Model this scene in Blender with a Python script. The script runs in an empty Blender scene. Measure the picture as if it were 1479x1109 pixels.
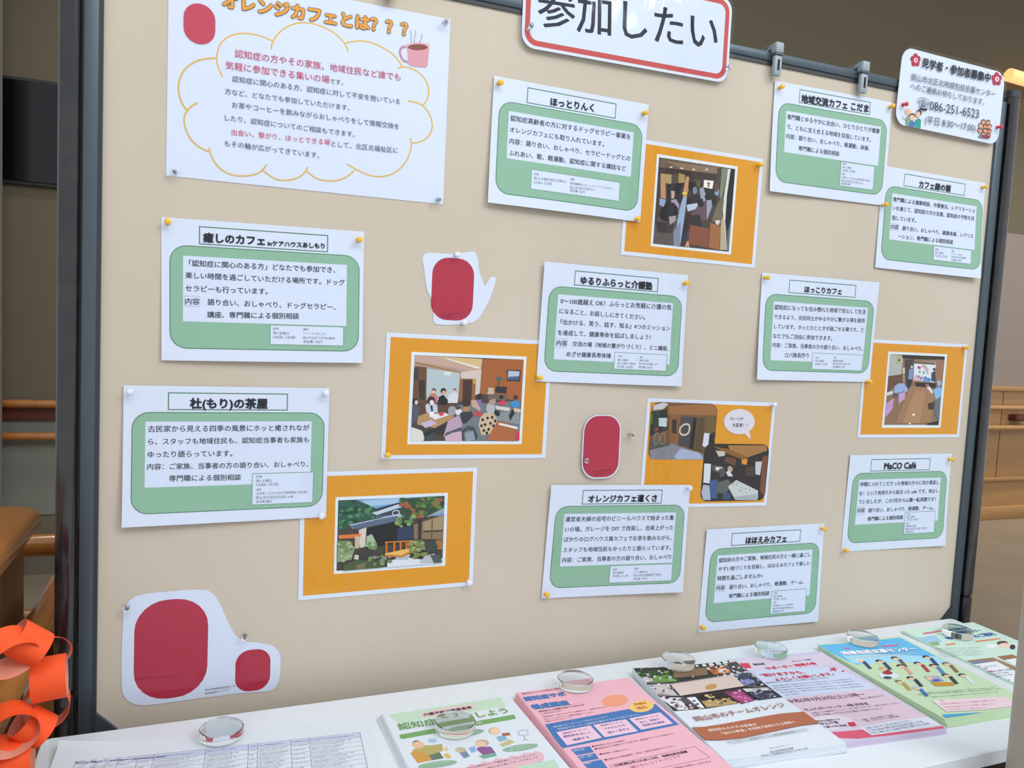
import bpy, bmesh, math, random
from mathutils import Matrix, Vector, Euler
# world units are metres; board face is the plane Y=0, the viewer stands at negative Y
S = bpy.context.scene
COL = S.collection
MM = 0.001
random.seed(11)

# ---------------- camera ----------------
cam_d = bpy.data.cameras.new('camera')
cam = bpy.data.objects.new('camera', cam_d); COL.objects.link(cam); S.camera = cam
cam_d.sensor_width = 36.0
cam_d.lens = 1126.463 * 36.0 / 1479.0
cam_d.clip_start = 0.02
r0 = (0.93271415, 0.04992232, 0.35714433)     # right, in board axes (x, z-up, toward viewer)
r1 = (0.01995541, -0.99599904, 0.08710734)    # down
r2 = (0.36006401, -0.07411929, -0.92997862)   # forward
def bw(v): return Vector((v[0], -v[2], v[1]))
R_, U_, B_ = bw(r0), -bw(r1), -bw(r2)
cam.matrix_world = Matrix(((R_[0], U_[0], B_[0], 0.15177), (R_[1], U_[1], B_[1], -1.26878),
                           (R_[2], U_[2], B_[2], 1.31069), (0, 0, 0, 1)))

# ---------------- world, lights, exposure ----------------
S.view_settings.view_transform = 'Standard'; S.view_settings.look = 'None'
S.view_settings.gamma = 1.0; S.view_settings.use_curve_mapping = False
S.view_settings.exposure = 0.0
wd = bpy.data.worlds.new('world'); S.world = wd; wd.use_nodes = True
wd.node_tree.nodes['Background'].inputs[0].default_value = (0.90, 0.95, 1.0, 1)
wd.node_tree.nodes['Background'].inputs[1].default_value = 0.84
def area(name, loc, target, sx, sy, power, col):
    d = bpy.data.lights.new(name, 'AREA'); d.shape = 'RECTANGLE'; d.size = sx; d.size_y = sy; d.energy = power; d.color = col
    o = bpy.data.objects.new(name, d); COL.objects.link(o); o.location = loc
    o.rotation_euler = (Vector(target) - Vector(loc)).to_track_quat('-Z', 'Y').to_euler(); return o
area('ceiling_skylight', (0.9, -1.9, 3.5), (0.9, -0.05, 1.0), 2.6, 1.2, 36, (0.97, 0.985, 1.0))
area('window_daylight', (3.6, -3.6, 4.4), (0.9, 0, 1.1), 1.6, 1.2, 70, (0.93, 0.97, 1.0))

def spot(name, loc, power, col, cone):
    d = bpy.data.lights.new(name, 'SPOT'); d.energy = power; d.color = col; d.spot_size = math.radians(cone); d.spot_blend = 1.0; d.shadow_soft_size = .25
    o = bpy.data.objects.new(name, d); COL.objects.link(o); o.location = loc; return o
spot('background_fill_left', (-.5, 1.7, 4.25), 150, (1.0, .93, .84), 95)  # added fill with no visible source, brightens the wall left of the board
spot('background_fill_right', (5.3, 2.1, 4.25), 320, (1.0, .92, .84), 95)  # added fill, lifts the lower part of the right back wall
spot('background_fill_far_right', (6.9, 2.1, 4.25), 320, (1.0, .92, .84), 95)  # second added fill for the same wall, further right
# ---------------- materials ----------------
def lin(h):
    if isinstance(h, str): h = tuple(int(h[i:i+2], 16) / 255 for i in (0, 2, 4))
    return tuple((c / 12.92 if c <= .04045 else ((c + .055) / 1.055) ** 2.4) for c in h)
def mat(name, col, rough=.5, metal=0, spec=.5, coat=0, bump=None, noise=None, trans=0, ior=1.45, emit=None):
    m = bpy.data.materials.new(name); m.use_nodes = True; nt = m.node_tree; b = nt.nodes['Principled BSDF']
    c = lin(col); b.inputs['Base Color'].default_value = (*c, 1); b.inputs['Roughness'].default_value = rough
    b.inputs['Metallic'].default_value = metal; b.inputs['Specular IOR Level'].default_value = spec
    b.inputs['Coat Weight'].default_value = coat; b.inputs['Coat Roughness'].default_value = .12
    b.inputs['Transmission Weight'].default_value = trans; b.inputs['IOR'].default_value = ior
    if emit: b.inputs['Emission Color'].default_value = (*lin(emit[0]), 1); b.inputs['Emission Strength'].default_value = emit[1]
    tc = nt.nodes.new('ShaderNodeTexCoord')
    if noise:   # (scale, colour2, lo, hi, stretch)
        n = nt.nodes.new('ShaderNodeTexNoise'); n.inputs['Scale'].default_value = noise[0]; n.inputs['Detail'].default_value = 6
        mp = nt.nodes.new('ShaderNodeMapping'); mp.inputs['Scale'].default_value = noise[4] if len(noise) > 4 else (1, 1, 1)
        nt.links.new(tc.outputs['Object'], mp.inputs[0]); nt.links.new(mp.outputs[0], n.inputs['Vector'])
        r = nt.nodes.new('ShaderNodeMapRange'); r.inputs['From Min'].default_value = noise[2]; r.inputs['From Max'].default_value = noise[3]
        mx = nt.nodes.new('ShaderNodeMix'); mx.data_type = 'RGBA'
        nt.links.new(n.outputs['Fac'], r.inputs['Value']); nt.links.new(r.outputs[0], mx.inputs['Factor'])
        mx.inputs['A'].default_value = (*c, 1); mx.inputs['B'].default_value = (*lin(noise[1]), 1)
        nt.links.new(mx.outputs['Result'], b.inputs['Base Color'])
    if bump:    # (scale, strength, distance)
        n = nt.nodes.new('ShaderNodeTexNoise'); n.inputs['Scale'].default_value = bump[0]; n.inputs['Detail'].default_value = 4
        nt.links.new(tc.outputs['Object'], n.inputs['Vector'])
        bp = nt.nodes.new('ShaderNodeBump'); bp.inputs['Strength'].default_value = bump[1]; bp.inputs['Distance'].default_value = bump[2]
        nt.links.new(n.outputs['Fac'], bp.inputs['Height']); nt.links.new(bp.outputs[0], b.inputs['Normal'])
    return m
def print_mat():
    m = bpy.data.materials.new('printed_ink'); m.use_nodes = True; nt = m.node_tree; b = nt.nodes['Principled BSDF']
    a = nt.nodes.new('ShaderNodeAttribute'); a.attribute_name = 'ink'; nt.links.new(a.outputs['Color'], b.inputs['Base Color'])
    b.inputs['Roughness'].default_value = .6; b.inputs['Specular IOR Level'].default_value = .25
    return m
def film_mat():
    m = bpy.data.materials.new('laminate_film'); m.use_nodes = True; nt = m.node_tree; nt.nodes.clear()
    out = nt.nodes.new('ShaderNodeOutputMaterial'); mx = nt.nodes.new('ShaderNodeMixShader'); t = nt.nodes.new('ShaderNodeBsdfTransparent')
    g = nt.nodes.new('ShaderNodeBsdfGlossy'); g.inputs['Roughness'].default_value = .07
    f = nt.nodes.new('ShaderNodeFresnel'); f.inputs['IOR'].default_value = 1.5
    tc = nt.nodes.new('ShaderNodeTexCoord'); mp = nt.nodes.new('ShaderNodeMapping'); mp.inputs['Scale'].default_value = (1, 1, .35)
    n = nt.nodes.new('ShaderNodeTexNoise'); n.inputs['Scale'].default_value = 14; n.inputs['Detail'].default_value = 2
    bp = nt.nodes.new('ShaderNodeBump'); bp.inputs['Strength'].default_value = .5; bp.inputs['Distance'].default_value = .011
    L = nt.links.new
    ge = nt.nodes.new('ShaderNodeNewGeometry'); mr = nt.nodes.new('ShaderNodeMapRange'); mr.inputs['To Min'].default_value = 1.46; mr.inputs['To Max'].default_value = 1 / 1.46
    L(ge.outputs['Backfacing'], mr.inputs['Value']); L(mr.outputs[0], f.inputs['IOR'])
    L(tc.outputs['Object'], mp.inputs[0]); L(mp.outputs[0], n.inputs['Vector']); L(n.outputs['Fac'], bp.inputs['Height'])
    L(bp.outputs[0], g.inputs['Normal']); L(bp.outputs[0], f.inputs['Normal']); L(f.outputs[0], mx.inputs[0]); L(t.outputs[0], mx.inputs[1]); L(g.outputs[0], mx.inputs[2]); L(mx.outputs[0], out.inputs[0])
    return m
INK, FILM = print_mat(), film_mat()
M = dict(
    cloth=mat('board_cloth', 'CFC4B3', .9, bump=(900, .25, .001), noise=(2.2, 'C7BBA9', .35, .75)),
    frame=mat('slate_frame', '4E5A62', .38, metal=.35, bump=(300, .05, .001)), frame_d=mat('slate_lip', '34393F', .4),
    pole=mat('black_pole', '17181A', .16, coat=.8, noise=(30, '2E2C2C', .45, .8)), polecap=mat('pole_cap', '3A3E46', .45),
    paper=mat('white_paper', 'DCE6F8', .6, spec=.3), paper_edge=mat('paper_edge', 'CDD4DE', .8),
    table=mat('white_tabletop', 'E2E9EF', .35, coat=.2), table_edge=mat('table_edge', 'BFC6CC', .5), dark=mat('dark_metal', '2A2D30', .5),
    wood=mat('orange_wood', 'B87838', .32, coat=.5, noise=(9, '9C602C', .35, .7, (1, .15, 1))), wood_d=mat('brown_wood', '7A5436', .5, noise=(9, '6A452A', .35, .7, (1, 1, .15))),
    wood_l=mat('light_oak', 'B08552', .45, coat=.2, noise=(7, 'A07848', .35, .7, (.15, 1, 1))),
    wall=mat('back_wall_paint', '6E6552', .9), wall_low=mat('low_wall_paint', '83857A', .85), wall_r=mat('lit_mauve_wall', '93877F', .9),  # wall_r is a lighter mauve that carries the light low on the wall
    floor=mat('floor_vinyl', '8C8070', .4, noise=(1.2, '7E7262', .4, .7)), ceil=mat('ceiling_paint', '8A8270', .9), black=mat('black_glass', '0C0D12', .15),
    clip=mat('grey_plastic', '9AA7AD', .45), clip_d=mat('dark_plastic', '55606A', .5), wire=mat('steel_wire', 'C8CCD0', .25, metal=1),
    yellow=mat('yellow_plastic', 'F0BC30', .3, coat=.3), white=mat('white_plastic', 'E4E6F2', .3, coat=.3), red=mat('red_plastic', 'CC2A38', .3, coat=.3),
    clear=mat('clear_plastic', 'F4F6FA', .05, trans=1, ior=1.49), acrylic=mat('clear_acrylic', 'FBFEFD', .02, trans=1, ior=1.45), needle=mat('steel', 'C0C2C6', .25, metal=1),
    orange=mat('orange_paper', 'F9561E', .6), orange_in=mat('orange_paper_back', 'E39A82', .7), post=mat('grey_post', 'B8B0A2', .4, metal=0, noise=(3, 'A29A8E', .4, .7)),
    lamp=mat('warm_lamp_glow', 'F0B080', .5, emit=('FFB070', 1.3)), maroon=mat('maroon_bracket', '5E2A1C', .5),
)

# ---------------- mesh helpers ----------------
def new_mesh(name, verts, faces, mats, parent=None, loc=None, smooth=False, midx=None):
    me = bpy.data.meshes.new(name); me.from_pydata(verts, [], faces); me.update()
    for m in (mats if isinstance(mats, (list, tuple)) else [mats]): me.materials.append(m)
    if midx: me.polygons.foreach_set('material_index', midx)
    if smooth: me.polygons.foreach_set('use_smooth', [True] * len(me.polygons))
    o = bpy.data.objects.new(name, me); COL.objects.link(o)
    if parent: o.parent = parent
    if loc: o.location = loc
    return o
def from_bm(name, bm, mats, parent=None, smooth=False):
    me = bpy.data.meshes.new(name); bmesh.ops.recalc_face_normals(bm, faces=bm.faces); bm.to_mesh(me); bm.free()
    for m in (mats if isinstance(mats, (list, tuple)) else [mats]): me.materials.append(m)
    if smooth:
        me.polygons.foreach_set('use_smooth', [True] * len(me.polygons))
        me.set_sharp_from_angle(angle=math.radians(40))
    o = bpy.data.objects.new(name, me); COL.objects.link(o)
    if parent: o.parent = parent
    return o
def box(bm, x0, x1, y0, y1, z0, z1, bev=0, seg=2):
    v = [bm.verts.new((x, y, z)) for x in (x0, x1) for y in (y0, y1) for z in (z0, z1)]
    fs = [bm.faces.new([v[i] for i in q]) for q in ((0, 1, 3, 2), (4, 6, 7, 5), (0, 4, 5, 1), (2, 3, 7, 6), (0, 2, 6, 4), (1, 5, 7, 3))]
    if bev: bmesh.ops.bevel(bm, geom=list({e for f in fs for e in f.edges}), offset=bev, segments=seg, profile=.5, affect='EDGES')
    return bm
def bobj(name, dims, m, parent=None, bev=0, seg=2): return from_bm(name, box(bmesh.new(), *dims, bev, seg), m, parent, smooth=bev > 0)
def tube(bm, pts, r, n=14, closed=False):
    rings = []
    pts = [Vector(p) for p in pts]
    for i, p in enumerate(pts):
        a = pts[max(i - 1, 0)]; b = pts[min(i + 1, len(pts) - 1)]; t = (b - a).normalized()
        u = t.cross(Vector((0, 0, 1)) if abs(t.z) < .9 else Vector((1, 0, 0))).normalized(); w = t.cross(u)
        rings.append([bm.verts.new(p + (u * math.cos(2 * math.pi * k / n) + w * math.sin(2 * math.pi * k / n)) * r) for k in range(n)])
    for a, b in zip(rings, rings[1:]):
        for k in range(n): bm.faces.new((a[k], a[(k + 1) % n], b[(k + 1) % n], b[k]))
    bm.faces.new(rings[0]); bm.faces.new(rings[-1]); return bm
def prism(bm, outline, z0, z1, axis='z'):     # outline of (a,b); extruded
    def P(a, b, c): return (a, b, c) if axis == 'z' else ((a, c, b) if axis == 'y' else (c, a, b))
    lo = [bm.verts.new(P(a, b, z0)) for a, b in outline]; hi = [bm.verts.new(P(a, b, z1)) for a, b in outline]; n = len(lo)
    bm.faces.new(lo); bm.faces.new(hi)
    for i in range(n): bm.faces.new((lo[i], lo[(i + 1) % n], hi[(i + 1) % n], hi[i]))
    return bm
def rrect(x0, y0, x1, y1, r, n=6):
    if r <= 0: return [(x0, y0), (x1, y0), (x1, y1), (x0, y1)]
    r = min(r, (x1 - x0) / 2, (y1 - y0) / 2); out = []
    for cx, cy, a in ((x1 - r, y0 + r, -90), (x1 - r, y1 - r, 0), (x0 + r, y1 - r, 90), (x0 + r, y0 + r, 180)):
        for k in range(n + 1): t = math.radians(a + 90 * k / n); out.append((cx + r * math.cos(t), cy + r * math.sin(t)))
    return out
def empty(name, loc, label=None, cat=None, group=None, roty=0, rotz=0):
    o = bpy.data.objects.new(name, None); COL.objects.link(o); o.location = loc; o.rotation_euler = (0, roty, rotz); o.empty_display_size = .02
    return tag(o, label, cat, group)
def tag(o, label=None, cat=None, group=None, kind=None):
    if label: o['label'] = label
    if cat: o['category'] = cat
    if group: o['group'] = group
    if kind: o['kind'] = kind
    return o
def struct(o): o['kind'] = 'structure'; return o

# measured layout of the printed sheets (mm, local to each sheet) and pins
N=None
SHEETS={
'T_A':({'x': 229.3,'z': 1341.6,'th': 0.01715,'w': 297,'h': 210,'mode': 'board','hgt': 0},[
['r',N,[-97.2,68.7,92.0,95.7],0,'4F8062',1.6],
['r','8FBBA0',[-137.5,-87.1,142.1,66.2],24,'4F8062',1.3],
['r','D9E4F8',[-119.1,-46.4,121.8,50.8],0,N,0.8],
['r',N,[-117.2,-24.1,-95.8,-8.3],0,'9AA6BE',0.6],
['r','D9E4F8',[4.9,-78.8,118.1,-47.5],0,'7FA590',1.2],
['t','10162A',(-91.1,79.5,-3.6,80.1),'癒しのカフェ',0.042,N],
['t','10162A',(1.1,77.1,86.5,78.3),'inケアハウスあしもり',0.042,N],
['t','232B3C',(-110.7,40.3,103.5,41.8),'「認知症に関心のある方」どなたでも参加でき、',0.013,N],
['t','232B3C',(-115.7,22.2,118.7,22.6),'楽しい時間を過ごしていただける場所です。ドッグ',0.013,N],
['t','232B3C',(-115.7,2.9,1.3,3.2),'セラピーも行っています。',0.013,N],
['t','232B3C',(-115.7,-16.5,-96.6,-16.2),'内容',0.013,N],
['t','232B3C',(-84.8,-16.3,104.4,-16.8),'語り合い、おしゃべり、ドッグセラピー、',0.013,N],
['t','232B3C',(-85.3,-35.3,48.5,-33.0),'講座、専門職による個別相談',0.013,N],
['t','4A5263',(9.5,-53.7,18.0,-53.4),'日時',0,N],
['t','4A5263',(9.6,-60.2,32.7,-60.3),'第4 金曜日',0,N],
['t','4A5263',(9.7,-66.5,42.9,-66.4),'14:00~16:00',0,N],
['t','4A5263',(54.7,-53.5,63.2,-53.3),'場所',0,N],
['t','4A5263',(54.8,-59.9,90.3,-59.9),'ケアハウスあしもり',0,N],
['t','4A5263',(54.9,-66.5,104.0,-66.5),'岡山市北区下足守46番地',0,N],
['t','4A5263',(54.9,-72.7,84.1,-72.5),'参加費 100円',0,N],
]),
'T_B':({'x': 181.3,'z': 1091.2,'th': 0.00372,'w': 297,'h': 210,'mode': 'board','hgt': 0},[
['r',N,[-88.7,68.7,84.4,95.5],0,'4F8062',1.6],
['r','8FBBA0',[-137.2,-86.9,142.2,65.8],24,'4F8062',1.3],
['r','D9E4F8',[-118.8,-47.1,121.8,51.6],0,N,0.8],
['r','D9E4F8',[33.0,-80.2,127.3,-29.8],0,'7FA590',1.2],
['t','10162A',(-57.7,79.3,53.5,79.6),'杜(もり)の茶屋',0.042,N],
['t','232B3C',(-115.2,40.7,118.4,41.6),'古民家から見える四季の風景にホッと癒されなが',0.013,N],
['t','232B3C',(-114.6,21.7,118.2,22.3),'ら、スタッフも地域住民も、認知症当事者も家族も',0.013,N],
['t','232B3C',(-115.0,2.5,3.5,2.3),'ゆったり語らっています。',0.013,N],
['t','232B3C',(-115.4,-15.8,118.1,-17.0),'内容：ご家族、当事者の方の語り合い、おしゃべり、',0.013,N],
['t','232B3C',(-85.4,-34.1,16.7,-35.2),'専門職による個別相談',0.013,N],
['t','4A5263',(39.3,-35.4,47.9,-35.4),'日時',0,N],
['t','4A5263',(39.5,-41.8,62.0,-42.0),'第1 火曜日',0,N],
['t','4A5263',(39.6,-48.0,72.6,-48.0),'13:00~15:00',0,N],
['t','4A5263',(39.8,-55.9,47.9,-55.9),'場所',0,N],
['t','4A5263',(39.9,-61.9,117.3,-62.1),'古民家 こだまの杜(万成病院前 古民家)',0,N],
['t','4A5263',(39.6,-68.5,96.5,-68.7),'岡山市北区谷万成2-2-45',0,N],
['t','4A5263',(39.7,-74.8,63.6,-75.0),'参加費 無料',0,N],
]),
'T_C':({'x': 729.5,'z': 1618.1,'th': -0.01409,'w': 297,'h': 210,'mode': 'board','hgt': 0},[
['r',N,[-87.8,70.0,83.3,96.4],0,'4F8062',1.6],
['r','8FBBA0',[-136.9,-87.8,140.1,67.2],24,'4F8062',1.3],
['r','D9E4F8',[-118.9,-27.2,121.8,51.8],0,N,0.8],
['r','D9E4F8',[-73.4,-74.0,100.9,-39.5],0,'7FA590',1.2],
['t','10162A',(-43.7,79.5,38.8,81.9),'ほっとりんく',0.042,N],
['t','232B3C',(-115.5,40.5,115.9,42.7),'認知症高齢者の方に対するドッグセラピー事業を',0.013,N],
['t','232B3C',(-115.6,21.6,63.5,22.5),'オレンジカフェにも取り入れています。',0.013,N],
['t','232B3C',(-115.3,2.3,118.2,4.8),'内容：語り合い、おしゃべり、セラピードッグとの',0.013,N],
['t','232B3C',(-115.6,-17.4,110.9,-14.0),'ふれあい、歌、軽運動、認知症に関する講話など',0.013,N],
['t','4A5263',(-67.8,-46.8,-59.2,-46.9),'日時',0,N],
['t','4A5263',(-67.8,-53.9,-6.0,-52.2),'第2,4 水曜日(祝日は第4火)',0,N],
['t','4A5263',(-67.8,-61.2,-34.4,-59.7),'13:00~15:00',0,N],
['t','4A5263',(1.1,-47.1,9.4,-47.0),'場所',0,N],
['t','4A5263',(1.0,-54.1,86.3,-52.8),'特別養護老人ホーム サンライフたかまつ',0,N],
['t','4A5263',(1.0,-61.0,49.4,-59.4),'岡山市北区立田576-1',0,N],
['t','4A5263',(1.1,-66.5,30.6,-66.4),'参加費 100円',0,N],
]),
'T_D':({'x': 1302.0,'z': 1702.4,'th': 0.00956,'w': 297,'h': 210,'mode': 'board','hgt': 0},[
['r',N,[-88.7,71.8,92.3,97.7],0,'4F8062',1.6],
['r','8FBBA0',[-136.2,-85.3,140.4,67.2],24,'4F8062',1.3],
['r','D9E4F8',[-118.1,-26.5,123.8,52.3],0,N,0.8],
['r','D9E4F8',[25.5,-77.2,115.0,-28.2],0,'7FA590',1.2],
['t','10162A',(-83.1,80.8,87.3,83.7),'地域交流カフェ こだま',0.042,N],
['t','232B3C',(-114.9,41.5,120.8,42.9),'専門職とゆるやかに出会い、ひとりひとりが健康',0.013,N],
['t','232B3C',(-114.8,22.7,99.6,23.1),'で、ともに支え合える地域を目指しています。',0.013,N],
['t','232B3C',(-115.0,4.5,97.6,5.7),'内容：語り合い、おしゃべり、軽運動、体操、',0.013,N],
['t','232B3C',(-83.2,-14.9,19.9,-14.2),'専門職による個別相談',0.013,N],
['t','4A5263',(30.2,-32.8,39.5,-32.7),'日時',0,N],
['t','4A5263',(30.8,-39.3,54.0,-38.7),'第1 火曜日',0,N],
['t','4A5263',(30.8,-45.7,63.9,-44.8),'13:00~15:00',0,N],
['t','4A5263',(30.3,-52.8,38.9,-52.9),'場所',0,N],
['t','4A5263',(30.3,-59.4,105.2,-58.9),'古民家 こだまの杜(万成病院前 古民家)',0,N],
['t','4A5263',(30.3,-65.8,86.9,-65.5),'岡山市北区谷万成2-2-45',0,N],
['t','4A5263',(29.6,-72.0,54.0,-71.2),'参加費 無料',0,N],
]),
'T_E':({'x': 1590.4,'z': 1573.8,'th': -0.00969,'w': 297,'h': 210,'mode': 'board','hgt': 0},[
['r',N,[-88.8,70.2,88.4,96.2],0,'4F8062',1.6],
['r','8FBBA0',[-136.2,-87.2,146.3,66.6],24,'4F8062',1.3],
['r','D9E4F8',[-117.5,-43.8,127.2,51.8],0,N,0.8],
['r',N,[-115.8,-24.1,-93.7,-10.1],0,'9AA6BE',0.6],
['r','D9E4F8',[7.2,-76.8,118.0,-45.5],0,'7FA590',1.2],
['t','10162A',(-46.0,79.6,45.1,80.4),'カフェ緑の樹',0.042,N],
['t','232B3C',(-114.6,39.9,121.0,41.5),'専門職による健康相談、作業療法、レクリエーショ',0.013,N],
['t','232B3C',(-114.6,22.0,120.7,24.3),'ンを通じて、認知症の方の支援、認知症の予防を目',0.013,N],
['t','232B3C',(-114.0,2.0,-46.7,2.7),'指しています。',0.013,N],
['t','232B3C',(-114.8,-17.2,-94.5,-16.3),'内容',0.013,N],
['t','232B3C',(-83.4,-16.8,121.9,-14.1),'語り合い、おしゃべり、健康体操、レクリエ',0.013,N],
['t','232B3C',(-93.4,-35.0,62.5,-32.8),'ーション、専門職による個別相談',0.013,N],
['t','4A5263',(11.9,-53.2,21.8,-53.0),'日時',0,N],
['t','4A5263',(12.4,-59.7,36.6,-59.4),'第3 木曜日',0,N],
['t','4A5263',(13.0,-66.4,47.4,-65.8),'13:30~15:30',0,N],
['t','4A5263',(59.1,-52.6,67.5,-52.3),'場所',0,N],
['t','4A5263',(59.2,-58.4,89.7,-58.6),'ファミリー岡山',0,N],
['t','4A5263',(59.4,-64.7,101.4,-64.5),'岡山市北区吉備津',0,N],
['t','4A5263',(59.6,-71.5,88.6,-71.0),'参加費 100円',0,N],
]),
'T_F':({'x': 837.1,'z': 1319.1,'th': -0.00952,'w': 297,'h': 210,'mode': 'board','hgt': 0},[
['r',N,[-88.5,68.2,84.6,94.4],0,'4F8062',1.6],
['r','8FBBA0',[-136.0,-86.6,139.3,64.3],24,'4F8062',1.3],
['r','D9E4F8',[-118.1,-64.8,119.1,50.2],0,N,0.8],
['r',N,[-115.6,-43.7,-93.7,-27.4],0,'9AA6BE',0.6],
['r','D9E4F8',[1.5,-78.2,112.8,-46.4],0,'7FA590',1.2],
['t','10162A',(-75.5,78.3,71.7,78.6),'ゆるりふらっと介護塾',0.042,N],
['t','232B3C',(-112.5,39.1,116.1,42.2),'0～100歳越え OK！ふらっとお気軽に介護の気',0.013,N],
['t','232B3C',(-113.2,21.4,61.3,20.2),'になること、お話ししにきてください。',0.013,N],
['t','232B3C',(-109.9,2.1,115.9,2.8),'『出かける、笑う、話す、知る』4つのミッション',0.013,N],
['t','232B3C',(-113.5,-16.9,75.5,-15.7),'を達成して、健康寿命を延ばしましょう！',0.013,N],
['t','232B3C',(-114.6,-35.2,-94.6,-35.3),'内容',0.013,N],
['t','232B3C',(-83.4,-35.4,115.0,-34.8),'交流の場（地域の繋がりづくり）、ミニ講座、',0.013,N],
['t','232B3C',(-94.2,-54.3,-5.1,-53.6),'めざせ健康長寿体操',0.013,N],
['t','4A5263',(9.4,-53.9,16.9,-53.8),'日時',0,N],
['t','4A5263',(9.4,-60.4,30.8,-60.2),'第2 水曜日',0,N],
['t','4A5263',(9.4,-66.6,47.1,-66.3),'第3 土曜日の場合有',0,N],
['t','4A5263',(9.3,-72.8,41.0,-72.5),'13:00~16:00',0,N],
['t','4A5263',(54.0,-53.7,61.2,-53.6),'場所',0,N],
['t','4A5263',(53.7,-59.5,73.7,-59.4),'津島公民館',0,N],
['t','4A5263',(53.4,-65.5,94.4,-65.6),'岡山市北区津島1-4-77',0,N],
['t','4A5263',(53.4,-71.8,81.5,-72.2),'参加費 100円',0,N],
]),
'T_G':({'x': 1304.6,'z': 1334.6,'th': 0.00189,'w': 297,'h': 210,'mode': 'board','hgt': 0},[
['r',N,[-81.7,69.4,88.3,95.6],0,'4F8062',1.6],
['r','8FBBA0',[-136.4,-86.7,141.4,65.4],24,'4F8062',1.3],
['r','D9E4F8',[-116.9,-65.9,124.4,50.7],0,N,0.8],
['r','D9E4F8',[-11.3,-81.8,123.3,-47.6],0,'7FA590',1.2],
['t','10162A',(-42.4,79.0,51.3,80.2),'ほっこりカフェ',0.042,N],
['t','232B3C',(-114.0,39.6,119.4,41.8),'認知症になっても住み慣れた地域で安心して生活',0.013,N],
['t','232B3C',(-113.6,20.5,119.2,23.5),'できるよう、住民同士がゆるやかに繋がる場を提供',0.013,N],
['t','232B3C',(-112.4,1.7,119.8,4.1),'しています。ホッとひとときが過ごせる場です。ど',0.013,N],
['t','232B3C',(-113.7,-17.3,37.2,-16.3),'なたでもご自由に参加できます。',0.013,N],
['t','232B3C',(-113.9,-35.3,121.0,-34.9),'内容：ご家族、当事者の方の語り合い、おしゃべり、',0.013,N],
['t','232B3C',(-81.4,-54.6,-20.6,-53.6),'ロバ隊長作り',0.013,N],
['t','4A5263',(-2.8,-57.3,4.8,-57.3),'日時',0,N],
['t','4A5263',(-2.7,-63.8,19.7,-63.6),'第3 水曜日',0,N],
['t','4A5263',(-2.7,-70.0,29.1,-70.1),'10:00~12:00',0,N],
['t','4A5263',(44.7,-55.8,52.2,-55.8),'場所',0,N],
['t','4A5263',(44.1,-62.2,69.3,-62.1),'御南公民館',0,N],
['t','4A5263',(43.9,-68.5,89.0,-68.2),'岡山市北区今保4丁目',0,N],
['t','4A5263',(43.7,-74.9,76.5,-74.7),'参加費用 100円',0,N],
]),
'T_H':({'x': 871.5,'z': 920.3,'th': -0.02871,'w': 297,'h': 210,'mode': 'board','hgt': 0},[
['r',N,[-83.8,68.6,86.7,95.7],0,'4F8062',1.6],
['r','8FBBA0',[-135.4,-87.0,140.8,66.2],24,'4F8062',1.3],
['r','D9E4F8',[-117.0,-46.5,120.8,51.4],0,N,0.8],
['r','D9E4F8',[-13.8,-82.0,121.9,-48.1],0,'7FA590',1.2],
['t','10162A',(-71.2,79.3,75.4,79.7),'オレンジカフェ道くさ',0.042,N],
['t','232B3C',(-114.2,41.6,117.3,41.4),'運営者夫婦の自宅のビニールハウスで始まった集',0.013,N],
['t','232B3C',(-113.6,22.8,117.3,22.2),'いの場。ガレージを DIY で改装し、出来上がった',0.013,N],
['t','232B3C',(-113.5,4.0,115.6,2.3),'ばかりのログハウス風カフェでお茶を飲みながら、',0.013,N],
['t','232B3C',(-113.4,-15.5,115.6,-17.0),'スタッフも地域住民もゆったりと語らっています。',0.013,N],
['t','232B3C',(-113.5,-34.4,117.4,-35.0),'内容：ご家族、当事者の方の語り合い、おしゃべり',0.013,N],
['t','4A5263',(-7.2,-55.9,1.7,-55.8),'日時',0,N],
['t','4A5263',(-6.8,-62.1,16.0,-62.2),'第2 金曜日',0,N],
['t','4A5263',(-6.5,-68.4,25.9,-68.9),'10:00~11:30',0,N],
['t','4A5263',(38.5,-55.8,47.4,-56.0),'場所',0,N],
['t','4A5263',(38.5,-62.6,67.1,-62.6),'ハウス農園工房',0,N],
['t','4A5263',(38.3,-68.7,96.4,-68.9),'岡山市北区建部町下神目',0,N],
['t','4A5263',(38.3,-75.5,67.1,-75.6),'参加費 100円',0,N],
]),
'T_I':({'x': 1214.9,'z': 825.2,'th': -0.00732,'w': 297,'h': 210,'mode': 'board','hgt': 0},[
['r',N,[-87.3,68.5,87.2,94.7],0,'4F8062',1.6],
['r','8FBBA0',[-134.8,-86.3,140.3,64.8],24,'4F8062',1.3],
['r','D9E4F8',[-117.2,-46.8,121.5,50.6],0,N,0.8],
['r',N,[-114.3,-24.6,-93.1,-9.6],0,'9AA6BE',0.6],
['r','D9E4F8',[22.7,-80.8,112.8,-31.5],0,'7FA590',1.2],
['t','10162A',(-51.5,78.1,50.9,77.3),'ほほえみカフェ',0.042,N],
['t','232B3C',(-113.4,40.7,116.9,40.2),'認知症の方やご家族、地域住民の方と一緒に過ごし',0.013,N],
['t','232B3C',(-112.8,22.7,117.7,22.0),'やすい街づくりを目指し、ほほえみカフェで楽しい',0.013,N],
['t','232B3C',(-113.1,3.6,-2.8,2.8),'時間を過ごしませんか♪',0.013,N],
['t','232B3C',(-113.4,-15.9,-94.0,-16.5),'内容',0.013,N],
['t','232B3C',(-82.5,-16.2,104.2,-17.1),'語り合い、おしゃべり、軽運動、ゲーム、',0.013,N],
['t','232B3C',(-82.1,-34.8,17.8,-35.4),'専門職による個別相談',0.013,N],
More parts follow.
